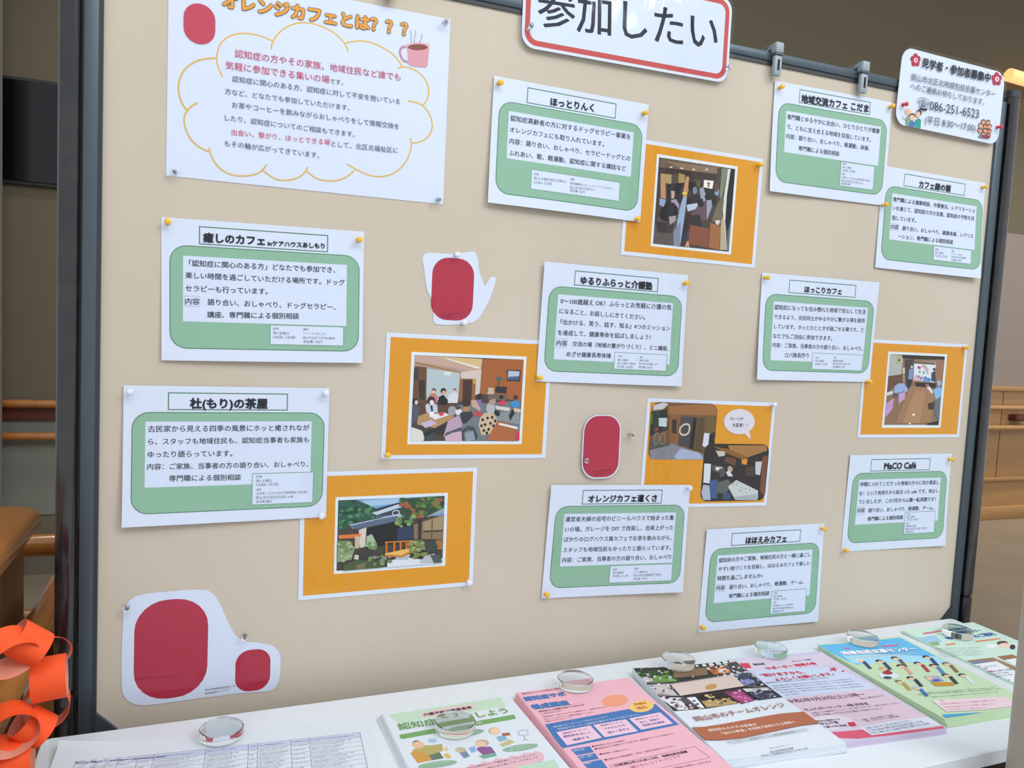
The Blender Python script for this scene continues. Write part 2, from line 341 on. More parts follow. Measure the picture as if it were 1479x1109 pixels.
['t','4A5263',(28.7,-36.6,37.4,-36.7),'日時',0,N],
['t','4A5263',(28.8,-42.9,51.1,-43.4),'第4 金曜日',0,N],
['t','4A5263',(28.9,-48.9,61.9,-49.8),'13:30~14:30',0,N],
['t','4A5263',(29.1,-56.8,36.7,-57.0),'場所',0,N],
['t','4A5263',(29.2,-62.7,81.2,-63.3),'特別養護老人ホーム 御津福祉会',0,N],
['t','4A5263',(29.0,-68.8,81.9,-69.9),'岡山市北区御津宇垣5-6',0,N],
['t','4A5263',(29.0,-75.1,57.7,-75.5),'参加費 100円',0,N],
]),
'T_J':({'x': 1564.2,'z': 969.0,'th': -0.00339,'w': 297,'h': 210,'mode': 'board','hgt': 0},[
['r',N,[-88.2,68.6,85.3,95.2],0,'4F8062',1.6],
['r','8FBBA0',[-135.0,-87.2,140.3,65.8],24,'4F8062',1.3],
['r','D9E4F8',[-117.3,-46.8,121.0,51.1],0,N,0.8],
['r',N,[-114.8,-24.8,-93.5,-9.0],0,'9AA6BE',0.6],
['r','D9E4F8',[22.4,-73.5,112.2,-24.0],0,'7FA590',1.2],
['t','10162A',(-49.9,79.7,42.8,80.1),'MaCO Café',0.042,N],
['t','232B3C',(-113.5,41.3,117.1,40.5),'仲間に入れてくださった地域の方々に何か恩返し',0.013,N],
['t','232B3C',(-113.2,21.3,117.1,21.6),'を！という気持ちから始まった cafe です。休止し',0.013,N],
['t','232B3C',(-112.9,3.3,109.7,2.6),'ていましたが、この7月から心機一転再開です！',0.013,N],
['t','232B3C',(-113.8,-15.9,-94.3,-15.9),'内容',0.013,N],
['t','232B3C',(-83.6,-16.3,106.6,-16.6),'語り合い、おしゃべり、軽運動、ゲーム、',0.013,N],
['t','232B3C',(-83.5,-35.4,17.8,-35.1),'専門職による個別相談',0.013,N],
['t','4A5263',(28.9,-29.3,37.1,-29.1),'日時',0,N],
['t','4A5263',(28.7,-35.3,51.2,-35.3),'第2 日曜日',0,N],
['t','4A5263',(28.8,-40.9,61.5,-41.3),'11:30~14:30',0,N],
['t','4A5263',(28.4,-49.7,36.4,-49.8),'場所',0,N],
['t','4A5263',(27.9,-55.8,56.7,-55.9),'御南西公民館',0,N],
['t','4A5263',(27.8,-62.5,91.1,-62.3),'岡山市北区今保7丁目9-1',0,N],
['t','4A5263',(27.7,-68.6,51.4,-68.8),'参加費 無料',0,N],
]),
'poster':({'x': 294.0,'z': 1653.4,'th': 0.00298,'w': 420,'h': 297,'mode': 'board','hgt': 0},[
['t','EBA545',(-136.6,114.2,139.4,120.0),'オレンジカフェとは？？？',0.045,'6A4A30'],
['t','C8305E',(-118.6,40.7,131.3,44.3),'認知症の方やその家族、地域住民など誰でも',0.008,N],
['t','C8305E',(-131.3,21.7,19.7,23.5),'気軽に参加できる集いの場',0.008,N],
['t','3C4A5E',(20.7,21.6,40.9,22.4),'です。',0,N],
['t','3C4A5E',(-121.6,3.3,131.4,6.2),'認知症に関心のある方、認知症に対して不安を抱いている',0,N],
['t','3C4A5E',(-131.5,-16.3,52.0,-14.7),'方など、どなたでも参加していただけます。',0,N],
['t','3C4A5E',(-121.2,-34.5,131.7,-32.9),'お茶やコーヒーを飲みながらおしゃべりをして情報交換を',0,N],
['t','3C4A5E',(-130.8,-54.6,61.5,-54.4),'したり、認知症についてのご相談もできます。',0,N],
['t','D23A5A',(-121.3,-74.3,23.7,-71.5),'出会い、繋がり、ほっとできる場',0,N],
['t','3C4A5E',(26.1,-73.0,131.1,-70.7),'として、北区北福祉区に',0,N],
['t','3C4A5E',(-130.8,-91.9,7.7,-93.3),'もその輪が広がってきています。',0,N],
['l','E6B94E',[(-135.1,4.1),(-141.8,17.4),(-143.7,32.3),(-139.2,49.9),(-126.4,63.9),(-106.8,71.5),(-85.1,71.9),(-65.6,67.5)],2.1,False],
['l','E6B94E',[(-67.9,55.1),(-64.0,69.5),(-51.6,86.3),(-34.7,97.9),(-15.7,103.0),(5.4,101.5),(27.0,93.9),(41.8,81.3),(47.5,70.7)],2.1,False],
['l','E6B94E',[(41.7,82.2),(63.4,89.5),(85.5,89.6),(112.0,81.4),(125.6,70.9),(134.6,60.5)],2.1,False],
['l','E6B94E',[(126.1,58.2),(137.4,61.5),(154.8,59.1),(170.8,48.6),(178.3,31.2),(176.0,15.9),(169.0,5.6)],2.1,False],
['l','E6B94E',[(145.1,9.6),(158.7,8.8),(169.0,5.6),(180.8,-5.8),(186.4,-21.9),(184.0,-36.3),(174.6,-47.9),(163.1,-54.0),(152.4,-55.7)],2.1,False],
['l','E6B94E',[(150.2,-49.1),(153.1,-57.1),(150.2,-74.3),(141.2,-92.2),(124.5,-108.1),(103.7,-115.0),(84.9,-114.4),(66.0,-108.2),(51.0,-101.2)],2.1,False],
['l','E6B94E',[(62.7,-109.9),(51.6,-120.8),(37.2,-128.2),(20.9,-130.6),(4.7,-128.7),(-11.6,-119.2)],2.1,False],
['l','E6B94E',[(-9.6,-112.4),(-11.9,-118.9),(-21.9,-129.9),(-41.0,-136.8),(-58.4,-135.7),(-75.8,-125.3)],2.1,False],
['l','E6B94E',[(-70.0,-116.3),(-75.8,-124.7),(-85.8,-132.5),(-105.9,-137.4),(-126.0,-135.3),(-142.6,-123.4),(-151.1,-105.5),(-151.5,-101.3)],2.1,False],
['l','E6B94E',[(-151.9,-107.3),(-167.4,-100.7),(-179.6,-88.7),(-186.2,-70.9),(-185.9,-59.1),(-182.5,-51.9),(-177.8,-45.4),(-169.1,-38.2)],2.1,False],
['l','E6B94E',[(-182.5,-51.9),(-190.6,-40.5),(-194.8,-22.7),(-192.6,-5.6),(-183.4,10.8),(-166.1,23.6),(-143.7,29.8)],2.1,False],
['p','DFA0AC',[(139.8,97.9),(176.5,99.5),(174.8,69.6),(172.0,65.9),(146.9,64.3),(143.3,67.4)]],
['p','E8B4BC',[(177.3,101.1),(175.9,98.8),(171.9,96.3),(165.9,94.1),(158.7,92.5),(151.5,91.7),(145.3,91.8),(141.2,92.9),(139.7,94.7),(141.1,97.0),(145.1,99.5),(151.1,101.7),(158.3,103.3),(165.5,104.1),(171.7,104.0),(175.8,102.9)]],
['p','8A4F48',[(173.9,98.3),(172.7,96.3),(169.3,94.1),(164.0,92.2),(157.8,90.8),(151.5,90.1),(146.2,90.3),(142.6,91.3),(141.3,92.9),(142.5,94.9),(145.9,97.1),(151.2,99.0),(157.4,100.4),(163.7,101.1),(169.0,100.9),(172.6,99.9)]],
['l','C890A8',[(139.1,93.2),(131.5,91.0),(129.0,82.4),(134.1,72.3),(142.4,70.0)],3.2,False],
['l','9AA4B4',[(144.4,119.3),(146.6,112.8),(145.6,107.1),(146.7,100.0)],0.8,False],
['l','9AA4B4',[(153.0,120.8),(153.3,113.9),(151.0,107.1),(151.7,99.9)],0.8,False],
['l','9AA4B4',[(163.2,117.5),(164.0,112.1),(161.1,107.0),(160.1,101.3)],0.8,False],
['r','C8445C',[-189.4,45.5,-146.5,102.7],22,N,0.8],
]),
'header':({'x': 832.8,'z': 1856.6,'th': 0.00913,'w': 415,'h': 153,'mode': 'board','hgt': 0},[
['r','C9524F',[-202.5,-71.5,202.5,71.5],22,N,0],
['r','D9E4F8',[-193.5,-62.5,193.5,62.5],15,N,0],
['t','1C2436',(-180.2,-4.5,178.8,9.6),'参加したい',0.012,N],
]),
'call':({'x': 1607.5,'z': 1840.0,'th': -0.01788,'w': 300,'h': 155,'mode': 'board','hgt': 0},[
['t','141A2C',(-96.0,55.1,103.2,58.6),'見学者・参加者募集中',0.03,N],
['t','1C2436',(-120.6,21.3,123.2,27.2),'岡山市北区北地域包括支援センター',0,N],
['t','1C2436',(-121.2,3.1,93.0,5.2),'へのご連絡お待ちしております。',0,N],
['t','1C2436',(-97.1,-27.1,80.4,-20.7),'☎086-251-6523',0.008,N],
['t','1C2436',(-72.6,-57.7,73.9,-52.6),'(平日 8:30～17:00)',0,N],
['p','B02848',[(-107.4,65.7),(-107.8,62.4),(-109.9,59.7),(-113.1,58.2),(-116.5,58.4),(-119.3,60.2),(-120.6,63.1),(-120.2,66.4),(-118.1,69.1),(-114.9,70.6),(-111.5,70.4),(-108.7,68.6)]],
['p','B02848',[(-114.4,58.9),(-114.8,55.6),(-116.9,52.8),(-120.1,51.4),(-123.5,51.6),(-126.3,53.5),(-127.6,56.5),(-127.2,59.8),(-125.1,62.6),(-121.9,64.0),(-118.5,63.8),(-115.7,61.9)]],
['p','B02848',[(-110.2,50.8),(-110.7,47.5),(-112.8,44.7),(-116.0,43.3),(-119.4,43.5),(-122.1,45.4),(-123.4,48.4),(-122.9,51.7),(-120.8,54.5),(-117.6,55.9),(-114.2,55.7),(-111.5,53.8)]],
['p','B02848',[(-100.7,52.5),(-101.1,49.2),(-103.2,46.4),(-106.4,45.0),(-109.8,45.2),(-112.6,47.1),(-113.9,50.1),(-113.5,53.4),(-111.4,56.2),(-108.2,57.6),(-104.8,57.4),(-102.0,55.5)]],
['p','B02848',[(-98.9,61.7),(-99.4,58.4),(-101.5,55.6),(-104.7,54.2),(-108.1,54.4),(-110.8,56.3),(-112.1,59.3),(-111.6,62.6),(-109.5,65.4),(-106.3,66.8),(-102.9,66.6),(-100.2,64.7)]],
['p','B8304E',[(-103.8,58.4),(-104.2,54.5),(-106.4,51.1),(-109.8,48.8),(-113.9,48.0),(-117.7,49.0),(-120.6,51.5),(-122.0,55.0),(-121.6,58.9),(-119.4,62.3),(-116.0,64.6),(-111.9,65.4),(-108.1,64.4),(-105.2,61.9)]],
['p','F2D8E0',[(-106.3,57.9),(-106.8,55.4),(-108.6,53.2),(-111.3,52.1),(-114.2,52.2),(-116.4,53.6),(-117.5,55.9),(-117.0,58.4),(-115.2,60.6),(-112.5,61.7),(-109.6,61.6),(-107.4,60.2)]],
['p','B02848',[(-109.1,57.4),(-109.6,55.8),(-111.1,54.9),(-112.8,55.2),(-113.7,56.6),(-113.2,58.2),(-111.7,59.1),(-110.0,58.8)]],
['p','B02848',[(130.8,69.9),(130.3,66.4),(128.0,63.5),(124.5,62.0),(120.7,62.2),(117.7,64.2),(116.2,67.3),(116.7,70.8),(119.0,73.7),(122.5,75.2),(126.3,75.0),(129.3,73.0)]],
['p','B02848',[(123.1,62.7),(122.6,59.2),(120.3,56.3),(116.8,54.8),(113.0,55.0),(110.0,57.0),(108.5,60.1),(109.0,63.6),(111.3,66.5),(114.8,68.0),(118.6,67.8),(121.6,65.8)]],
['p','B02848',[(127.7,54.2),(127.3,50.7),(125.0,47.8),(121.5,46.3),(117.7,46.5),(114.6,48.5),(113.1,51.6),(113.5,55.1),(115.8,58.0),(119.3,59.5),(123.1,59.3),(126.2,57.3)]],
['p','B02848',[(138.3,56.0),(137.8,52.5),(135.5,49.6),(132.0,48.1),(128.2,48.3),(125.2,50.3),(123.7,53.4),(124.2,56.9),(126.5,59.8),(130.0,61.3),(133.8,61.1),(136.8,59.1)]],
['p','B02848',[(140.2,65.7),(139.7,62.2),(137.4,59.3),(133.9,57.8),(130.1,58.0),(127.1,60.0),(125.6,63.1),(126.1,66.6),(128.4,69.5),(131.9,71.0),(135.7,70.8),(138.7,68.8)]],
['p','B8304E',[(134.8,62.2),(134.4,58.2),(132.1,54.6),(128.3,52.1),(123.8,51.3),(119.5,52.3),(116.2,54.9),(114.6,58.6),(115.0,62.6),(117.3,66.2),(121.1,68.7),(125.6,69.5),(129.9,68.5),(133.2,65.9)]],
['p','F2D8E0',[(132.0,61.7),(131.6,59.0),(129.6,56.7),(126.6,55.5),(123.4,55.6),(120.8,57.1),(119.6,59.5),(120.0,62.2),(122.0,64.5),(125.0,65.7),(128.2,65.6),(130.8,64.1)]],
['p','B02848',[(128.9,61.1),(128.4,59.5),(126.7,58.6),(124.8,58.9),(123.9,60.3),(124.4,61.9),(126.1,62.8),(128.0,62.5)]],
['p','7FA58E',[(-121.6,-76.9),(-124.9,-62.1),(-117.9,-56.2),(-111.3,-57.1),(-107.3,-76.6)]],
['p','E8BE9C',[(-110.7,-47.5),(-111.0,-50.0),(-112.5,-52.3),(-114.9,-54.1),(-118.0,-55.1),(-121.2,-55.1),(-124.1,-54.2),(-126.1,-52.4),(-127.1,-50.1),(-126.8,-47.6),(-125.3,-45.3),(-122.9,-43.5),(-119.8,-42.5),(-116.6,-42.5),(-113.7,-43.4),(-111.7,-45.2)]],
['l','E8BE9C',[(-123.4,-63.8),(-129.8,-63.8),(-132.2,-59.5)],2,False],
['p','2F9E8E',[(-96.2,-77.7),(-97.6,-61.6),(-89.0,-57.4),(-82.1,-59.2),(-81.6,-76.5)]],
['p','4A3038',[(-82.2,-45.4),(-82.5,-47.9),(-83.9,-50.3),(-86.2,-52.1),(-89.1,-53.0),(-92.1,-53.0),(-94.8,-52.0),(-96.7,-50.2),(-97.6,-47.8),(-97.3,-45.3),(-95.9,-42.9),(-93.6,-41.1),(-90.7,-40.2),(-87.7,-40.2),(-85.0,-41.2),(-83.1,-43.0)]],
['p','EFC2A4',[(-85.4,-49.2),(-85.6,-51.7),(-86.6,-54.0),(-88.4,-55.7),(-90.7,-56.5),(-93.1,-56.4),(-95.2,-55.3),(-96.8,-53.4),(-97.6,-51.0),(-97.4,-48.5),(-96.4,-46.2),(-94.6,-44.5),(-92.3,-43.7),(-89.9,-43.8),(-87.8,-44.9),(-86.2,-46.8)]],
['p','3A78B8',[(-113.7,-77.9),(-113.4,-69.9),(-106.3,-64.5),(-98.6,-67.6),(-99.3,-77.6)]],
['p','3A2E30',[(-98.8,-54.6),(-99.1,-57.0),(-100.6,-59.2),(-103.1,-60.9),(-106.2,-61.8),(-109.4,-61.8),(-112.2,-61.0),(-114.3,-59.4),(-115.2,-57.2),(-114.9,-54.8),(-113.4,-52.6),(-110.9,-50.9),(-107.8,-50.0),(-104.6,-50.0),(-101.8,-50.8),(-99.7,-52.4)]],
['p','EFC2A4',[(-99.9,-57.8),(-100.1,-60.0),(-101.4,-62.1),(-103.6,-63.7),(-106.3,-64.5),(-109.1,-64.5),(-111.6,-63.6),(-113.4,-62.1),(-114.3,-60.0),(-114.1,-57.8),(-112.8,-55.7),(-110.6,-54.1),(-107.9,-53.3),(-105.1,-53.3),(-102.6,-54.2),(-100.8,-55.7)]],
['p','3A2A2C',[(104.0,-34.0),(103.0,-37.2),(99.7,-39.6),(95.2,-40.3),(91.4,-39.0),(89.6,-36.2),(90.6,-33.0),(93.9,-30.6),(98.4,-29.9),(102.2,-31.2)]],
['p','E0A080',[(103.2,-36.1),(102.4,-39.0),(99.7,-41.2),(95.9,-41.7),(92.6,-40.5),(91.0,-37.9),(91.8,-35.0),(94.5,-32.8),(98.3,-32.3),(101.6,-33.5)]],
['p','3A2A2C',[(118.2,-32.7),(117.3,-35.9),(113.9,-38.4),(109.4,-39.1),(105.5,-37.9),(103.6,-35.1),(104.5,-31.9),(107.9,-29.4),(112.4,-28.7),(116.3,-29.9)]],
['p','DE9A7C',[(117.4,-34.9),(116.6,-37.8),(113.8,-40.0),(109.9,-40.5),(106.6,-39.3),(105.0,-36.7),(105.8,-33.8),(108.6,-31.6),(112.5,-31.1),(115.8,-32.3)]],
['p','3A2A2C',[(96.8,-43.1),(95.9,-46.3),(92.6,-48.7),(88.1,-49.4),(84.2,-48.1),(82.4,-45.3),(83.3,-42.1),(86.6,-39.7),(91.1,-39.0),(95.0,-40.3)]],
['p','E8B090',[(96.0,-45.2),(95.2,-48.1),(92.5,-50.3),(88.7,-50.8),(85.4,-49.6),(83.8,-47.0),(84.6,-44.1),(87.3,-41.9),(91.1,-41.4),(94.4,-42.6)]],
['p','3A2A2C',[(111.1,-42.9),(110.2,-46.1),(106.8,-48.5),(102.3,-49.2),(98.4,-47.9),(96.5,-45.1),(97.4,-41.9),(100.8,-39.5),(105.3,-38.8),(109.2,-40.1)]],
['p','D88E70',[(110.3,-45.0),(109.5,-48.0),(106.7,-50.2),(102.8,-50.8),(99.5,-49.6),(97.9,-47.0),(98.7,-44.0),(101.5,-41.8),(105.4,-41.2),(108.7,-42.4)]],
['p','3A2A2C',[(123.8,-40.9),(122.9,-44.1),(119.4,-46.6),(114.9,-47.3),(110.9,-46.1),(109.0,-43.3),(109.9,-40.1),(113.4,-37.6),(117.9,-36.9),(121.9,-38.1)]],
['p','E4A484',[(122.9,-43.1),(122.2,-46.0),(119.4,-48.2),(115.5,-48.7),(112.2,-47.5),(110.5,-44.9),(111.2,-42.0),(114.0,-39.8),(117.9,-39.3),(121.2,-40.5)]],
['p','3A2A2C',[(95.5,-53.3),(94.6,-56.5),(91.3,-58.9),(86.8,-59.6),(82.9,-58.3),(81.1,-55.5),(82.0,-52.3),(85.3,-49.9),(89.8,-49.2),(93.7,-50.5)]],
['p','DA9272',[(94.7,-55.4),(93.9,-58.3),(91.2,-60.5),(87.4,-61.0),(84.1,-59.8),(82.5,-57.2),(83.3,-54.3),(86.0,-52.1),(89.8,-51.6),(93.1,-52.8)]],
['p','3A2A2C',[(111.1,-51.9),(110.1,-55.1),(106.7,-57.5),(102.2,-58.2),(98.3,-56.9),(96.5,-54.1),(97.5,-50.9),(100.9,-48.5),(105.4,-47.8),(109.3,-49.1)]],
['p','E0A080',[(110.2,-54.0),(109.4,-57.0),(106.7,-59.2),(102.9,-59.8),(99.6,-58.6),(98.0,-56.0),(98.8,-53.0),(101.5,-50.8),(105.3,-50.2),(108.6,-51.4)]],
['p','3A2A2C',[(123.9,-51.0),(123.0,-54.2),(119.5,-56.6),(115.0,-57.3),(111.0,-56.0),(109.1,-53.2),(110.0,-50.0),(113.5,-47.6),(118.0,-46.9),(122.0,-48.2)]],
['p','D68C6E',[(123.0,-53.1),(122.2,-56.1),(119.4,-58.3),(115.5,-58.9),(112.2,-57.7),(110.6,-55.1),(111.4,-52.1),(114.2,-49.9),(118.1,-49.3),(121.4,-50.5)]],
['p','3A2A2C',[(106.6,-60.6),(105.6,-63.8),(102.3,-66.2),(97.8,-66.9),(94.0,-65.6),(92.2,-62.8),(93.2,-59.6),(96.5,-57.2),(101.0,-56.5),(104.8,-57.8)]],
['p','E4A888',[(105.8,-62.7),(105.0,-65.7),(102.3,-67.9),(98.5,-68.5),(95.2,-67.3),(93.6,-64.7),(94.4,-61.7),(97.1,-59.5),(100.9,-58.9),(104.2,-60.1)]],
['p','3A2A2C',[(122.4,-60.3),(121.4,-63.5),(118.0,-65.9),(113.5,-66.6),(109.6,-65.3),(107.8,-62.5),(108.8,-59.3),(112.2,-56.9),(116.7,-56.2),(120.6,-57.5)]],
['p','DC9878',[(121.6,-62.4),(120.8,-65.3),(118.0,-67.5),(114.1,-68.0),(110.8,-66.8),(109.2,-64.2),(110.0,-61.3),(112.8,-59.1),(116.7,-58.6),(120.0,-59.8)]],
['p','8A3A3A',[(89.2,-70.2),(92.5,-63.7),(120.8,-61.5),(119.0,-68.4)]],
['p','6E8C7C',[(85.5,-69.8),(86.4,-64.7),(94.1,-64.5),(94.0,-69.5)]],
]),
'card1':({'x': 150.0,'z': 792.4,'th': 0,'w': 231.6,'h': 177.1,'mode': 'board','hgt': 0,'outline': [(-115.8,-12.5),(-115.5,17.7),(-114.5,45.8),(-114.0,60.8),(-112.8,69.2),(-107.4,77.2),(-98.4,84.0),(-81.8,87.3),(-53.1,88.3),(-23.9,88.6),(-6.4,87.6),(2.4,86.0),(9.6,81.5),(15.0,74.9),(20.6,64.7),(26.2,52.5),(33.7,34.1),(41.3,17.6),(47.0,8.2),(52.6,2.7),(61.8,-2.2),(82.2,-6.3),(99.1,-11.1),(105.8,-15.8),(110.7,-21.4),(114.6,-28.9),(115.8,-36.1),(115.5,-62.5),(114.0,-74.6),(108.5,-84.1),(103.0,-87.5),(95.5,-88.6),(52.7,-86.2),(-4.9,-86.8),(-58.9,-88.5),(-82.8,-88.3),(-92.9,-86.0),(-99.6,-83.1),(-106.4,-77.5),(-111.5,-70.1),(-114.1,-62.2),(-115.0,-54.4)]},[
['r','B52C46',[-98.9,-81.2,5.4,75.5],46,N,0.8],
['r','B52C46',[46.9,-84.8,100.2,-16.4],22,N,0.8],
['t','3C4454',(2.9,-74.5,50.6,-72.9),'岡山市地域包括支援センター',0,N],
['t','3C4454',(3.0,-80.5,40.7,-77.7),'認知症普及キャラクター',0,N],
]),
'card2':({'x': 538.4,'z': 1369.6,'th': 0,'w': 130.2,'h': 125.8,'mode': 'board','hgt': 0,'outline': [(-65.1,41.8),(-65.0,45.8),(-64.0,49.2),(-62.1,52.0),(-59.4,53.6),(-53.9,54.8),(-47.7,55.2),(-29.5,55.3),(-11.3,56.1),(1.4,59.1),(14.1,62.1),(18.4,62.9),(22.8,62.8),(26.5,61.1),(28.8,57.2),(30.8,51.9),(32.0,46.5),(33.5,35.7),(36.2,26.3),(40.3,16.9),(45.9,5.6),(49.3,12.0),(54.0,20.6),(56.8,22.9),(61.2,23.9),(63.9,22.4),(65.1,20.0),(64.6,14.4),(60.9,0.4),(55.8,-15.2),(49.2,-29.4),(42.4,-40.8),(38.4,-48.0),(32.8,-53.1),(27.1,-56.8),(19.9,-58.5),(1.3,-61.1),(-17.2,-62.8),(-28.5,-62.9),(-35.5,-62.5),(-39.8,-60.7),(-42.1,-57.4),(-42.9,-43.9),(-43.3,-30.5),(-45.0,-23.1),(-48.7,-17.3),(-53.2,-10.8),(-55.5,-4.3),(-58.3,6.3),(-59.8,15.5),(-60.9,24.8),(-62.6,31.3)]},[
['r','B52C46',[-47.4,-54.7,25.8,49.5],28,N,0.8],
['t','6A1C30',(-27.8,-45.6,15.5,-40.9),'岡山市地域包括支援センター',0,N],
['t','6A1C30',(-27.7,-49.7,10.7,-45.9),'認知症普及キャラクター',0,N],
]),
'card3':({'x': 837.5,'z': 1098.7,'th': 0,'w': 124.2,'h': 130.6,'mode': 'board','hgt': 0,'outline': [(-58.2,56.7),(-51.6,60.2),(-41.9,62.3),(-26.7,64.4),(-11.4,65.3),(1.0,65.3),(13.6,64.1),(23.9,62.1),(32.9,58.7),(42.8,52.4),(49.7,44.7),(55.2,34.8),(61.7,22.1),(62.1,9.3),(59.4,-2.1),(55.2,-21.9),(49.1,-38.9),(41.2,-50.8),(31.4,-58.4),(20.4,-59.5),(9.4,-60.0),(-15.4,-62.2),(-41.4,-65.3),(-45.8,-55.2),(-48.9,-42.6),(-53.5,-30.1),(-56.6,-17.6),(-60.1,-2.4),(-61.5,12.8),(-62.1,27.9),(-61.7,40.3),(-60.8,49.9)]},[
['r','D9E4F8',[-52.9,-60.2,26.3,58.0],30,N,0.8],
['r','B52C46',[-50.6,-57.8,24.1,56.0],28,N,0.8],
['t','6A1C30',(-27.2,-47.2,20.8,-42.6),'岡山市地域包括支援センター',0,N],
['t','6A1C30',(-26.9,-52.1,14.9,-48.8),'認知症普及キャラクター',0,N],
]),
'P1':({'x': 990.7,'z': 1553.2,'th': -0.00874,'w': 297,'h': 210,'mode': 'board','hgt': 0,'clip': [-82.6,-79.1,85.5,77.8]},[
['r','E09A1E',[-141.5,-98,141.5,98],0,N,0],
['r','E4EEF4',[-87.3,-83.8,90.8,83.2],0,N,0.8],
['r','4A4038',[-82.6,-79.1,85.5,77.8],0,N,0.8],
['p','6E5A48',[(-81.8,77.0),(52.8,77.6),(46.1,63.5),(-9.1,58.8),(-81.0,60.6)]],
['p','8A745C',[(-71.9,72.5),(50.3,75.5),(44.6,64.4),(-30.1,62.3)]],
['p','F0E0C0',[(-52.4,63.8),(-53.4,62.8),(-55.8,62.1),(-58.3,62.2),(-59.4,63.0),(-58.4,64.0),(-56.0,64.7),(-53.5,64.6)]],
['p','F0E0C0',[(-29.3,64.6),(-30.3,63.5),(-32.8,62.8),(-35.4,62.8),(-36.5,63.6),(-35.5,64.7),(-33.0,65.4),(-30.4,65.4)]],
['p','F0E0C0',[(-3.4,65.6),(-4.4,64.6),(-6.9,63.9),(-9.5,64.0),(-10.6,64.8),(-9.6,65.8),(-7.1,66.5),(-4.5,66.4)]],
['p','F0E0C0',[(25.3,69.3),(24.3,68.2),(21.7,67.5),(19.1,67.5),(17.9,68.3),(18.9,69.4),(21.5,70.1),(24.1,70.1)]],
['p','F0E0C0',[(3.3,79.0),(2.3,77.9),(-0.2,77.2),(-2.8,77.2),(-3.9,78.0),(-2.9,79.1),(-0.4,79.8),(2.2,79.8)]],
['p','3E3228',[(-81.5,60.5),(46.2,62.4),(47.1,52.5),(-80.7,41.3)]],
['p','B09868',[(-77.0,49.3),(-53.5,50.1),(-52.7,31.8),(-68.7,34.2)]],
['p','A8925E',[(-38.6,55.2),(-24.1,52.6),(-23.6,32.0),(-37.9,32.5)]],
['p','5A4A40',[(-53.6,51.1),(-38.4,53.0),(-37.8,31.4),(-51.9,30.8)]],
['p','2A2624',[(-60.9,31.9),(13.0,46.2),(56.7,35.9),(59.3,7.2),(-57.7,-5.6)]],
['p','4E4236',[(45.1,74.4),(70.5,75.8),(67.5,-23.2),(49.4,-2.8)]],
['p','7A8A70',[(55.1,75.7),(69.1,76.3),(60.8,20.8),(54.9,20.1)]],
['p','D8DCD4',[(69.2,75.7),(75.1,76.4),(71.1,26.4),(71.6,-22.8),(80.2,-71.5),(73.0,-67.6),(63.3,7.7)]],
['p','181818',[(75.1,76.4),(86.2,76.9),(88.4,1.5),(80.0,-39.9),(71.6,-22.8),(71.8,33.2)]],
['p','6C7078',[(88.4,1.5),(87.7,-78.7),(79.4,-77.2),(80.0,-39.9)]],
['p','F0F4EC',[(17.5,48.9),(38.7,49.7),(37.4,34.8),(17.2,35.3)]],
['p','C82828',[(27.5,47.5),(32.4,43.0),(30.3,42.8),(30.3,36.8),(26.6,36.8),(26.6,42.5),(24.5,42.7)]],
['p','7A86A0',[(4.2,27.6),(3.1,22.2),(-0.4,19.6),(-4.3,21.3),(-6.2,26.4),(-5.1,31.8),(-1.6,34.4),(2.3,32.7)]],
['p','5A4038',[(14.8,26.6),(13.7,21.2),(10.2,18.6),(6.3,20.3),(4.4,25.4),(5.5,30.8),(9.0,33.4),(12.9,31.7)]],
['p','8CA0C0',[(53.1,31.0),(52.0,25.6),(48.4,23.0),(44.4,24.7),(42.3,29.8),(43.4,35.2),(47.0,37.8),(51.0,36.1)]],
['p','48403A',[(-5.7,19.8),(-6.8,14.4),(-10.2,11.9),(-14.0,13.7),(-15.9,18.8),(-14.8,24.2),(-11.4,26.7),(-7.6,24.9)]],
['p','3A3430',[(-21.7,24.6),(-22.8,19.2),(-26.2,16.6),(-30.0,18.3),(-31.9,23.4),(-30.8,28.8),(-27.4,31.4),(-23.6,29.7)]],
['p','5E5A30',[(10.8,41.5),(9.8,36.1),(6.3,33.5),(2.4,35.2),(0.4,40.3),(1.4,45.7),(4.9,48.3),(8.8,46.6)]],
['p','6A4A40',[(51.1,37.5),(50.0,32.0),(46.5,29.4),(42.5,31.2),(40.5,36.3),(41.6,41.8),(45.1,44.4),(49.1,42.6)]],
['p','8A7058',[(-14.2,27.6),(-15.3,22.3),(-18.7,19.7),(-22.5,21.4),(-24.4,26.4),(-23.3,31.7),(-19.9,34.3),(-16.1,32.6)]],
['p','2C2A30',[(-60.6,28.7),(-49.5,33.2),(-37.8,31.4),(-34.5,23.1),(-49.2,14.8),(-61.2,20.0)]],
['p','C8A890',[(-52.3,21.0),(-44.6,20.8),(-44.1,8.9),(-50.5,6.0)]],
['p','A89CB0',[(-50.9,3.8),(-40.9,7.1),(-32.3,-2.8),(-33.7,-16.1),(-47.1,-11.0)]],
['p','C0CCDC',[(-16.9,-1.1),(6.2,4.7),(9.7,-4.8),(-13.3,-12.8)]],
['p','98A4B8',[(9.0,32.5),(16.6,35.6),(26.3,16.9),(37.2,13.7),(39.5,2.8),(34.3,-13.3),(30.0,-24.8),(24.3,-5.5),(13.5,11.0)]],
['p','6A5058',[(11.3,6.4),(26.7,12.5),(29.8,-22.6),(-0.7,-36.8),(-7.2,-22.1)]],
['p','221E22',[(8.1,12.6),(17.2,14.7),(21.1,0.8),(12.1,-2.4),(6.2,4.7)]],
['p','1E1A1E',[(20.6,20.7),(33.6,24.4),(34.6,13.4),(24.0,12.2)]],
['p','2E2A30',[(-7.4,-19.9),(13.2,-15.5),(21.8,-36.8),(-6.1,-35.2)]],
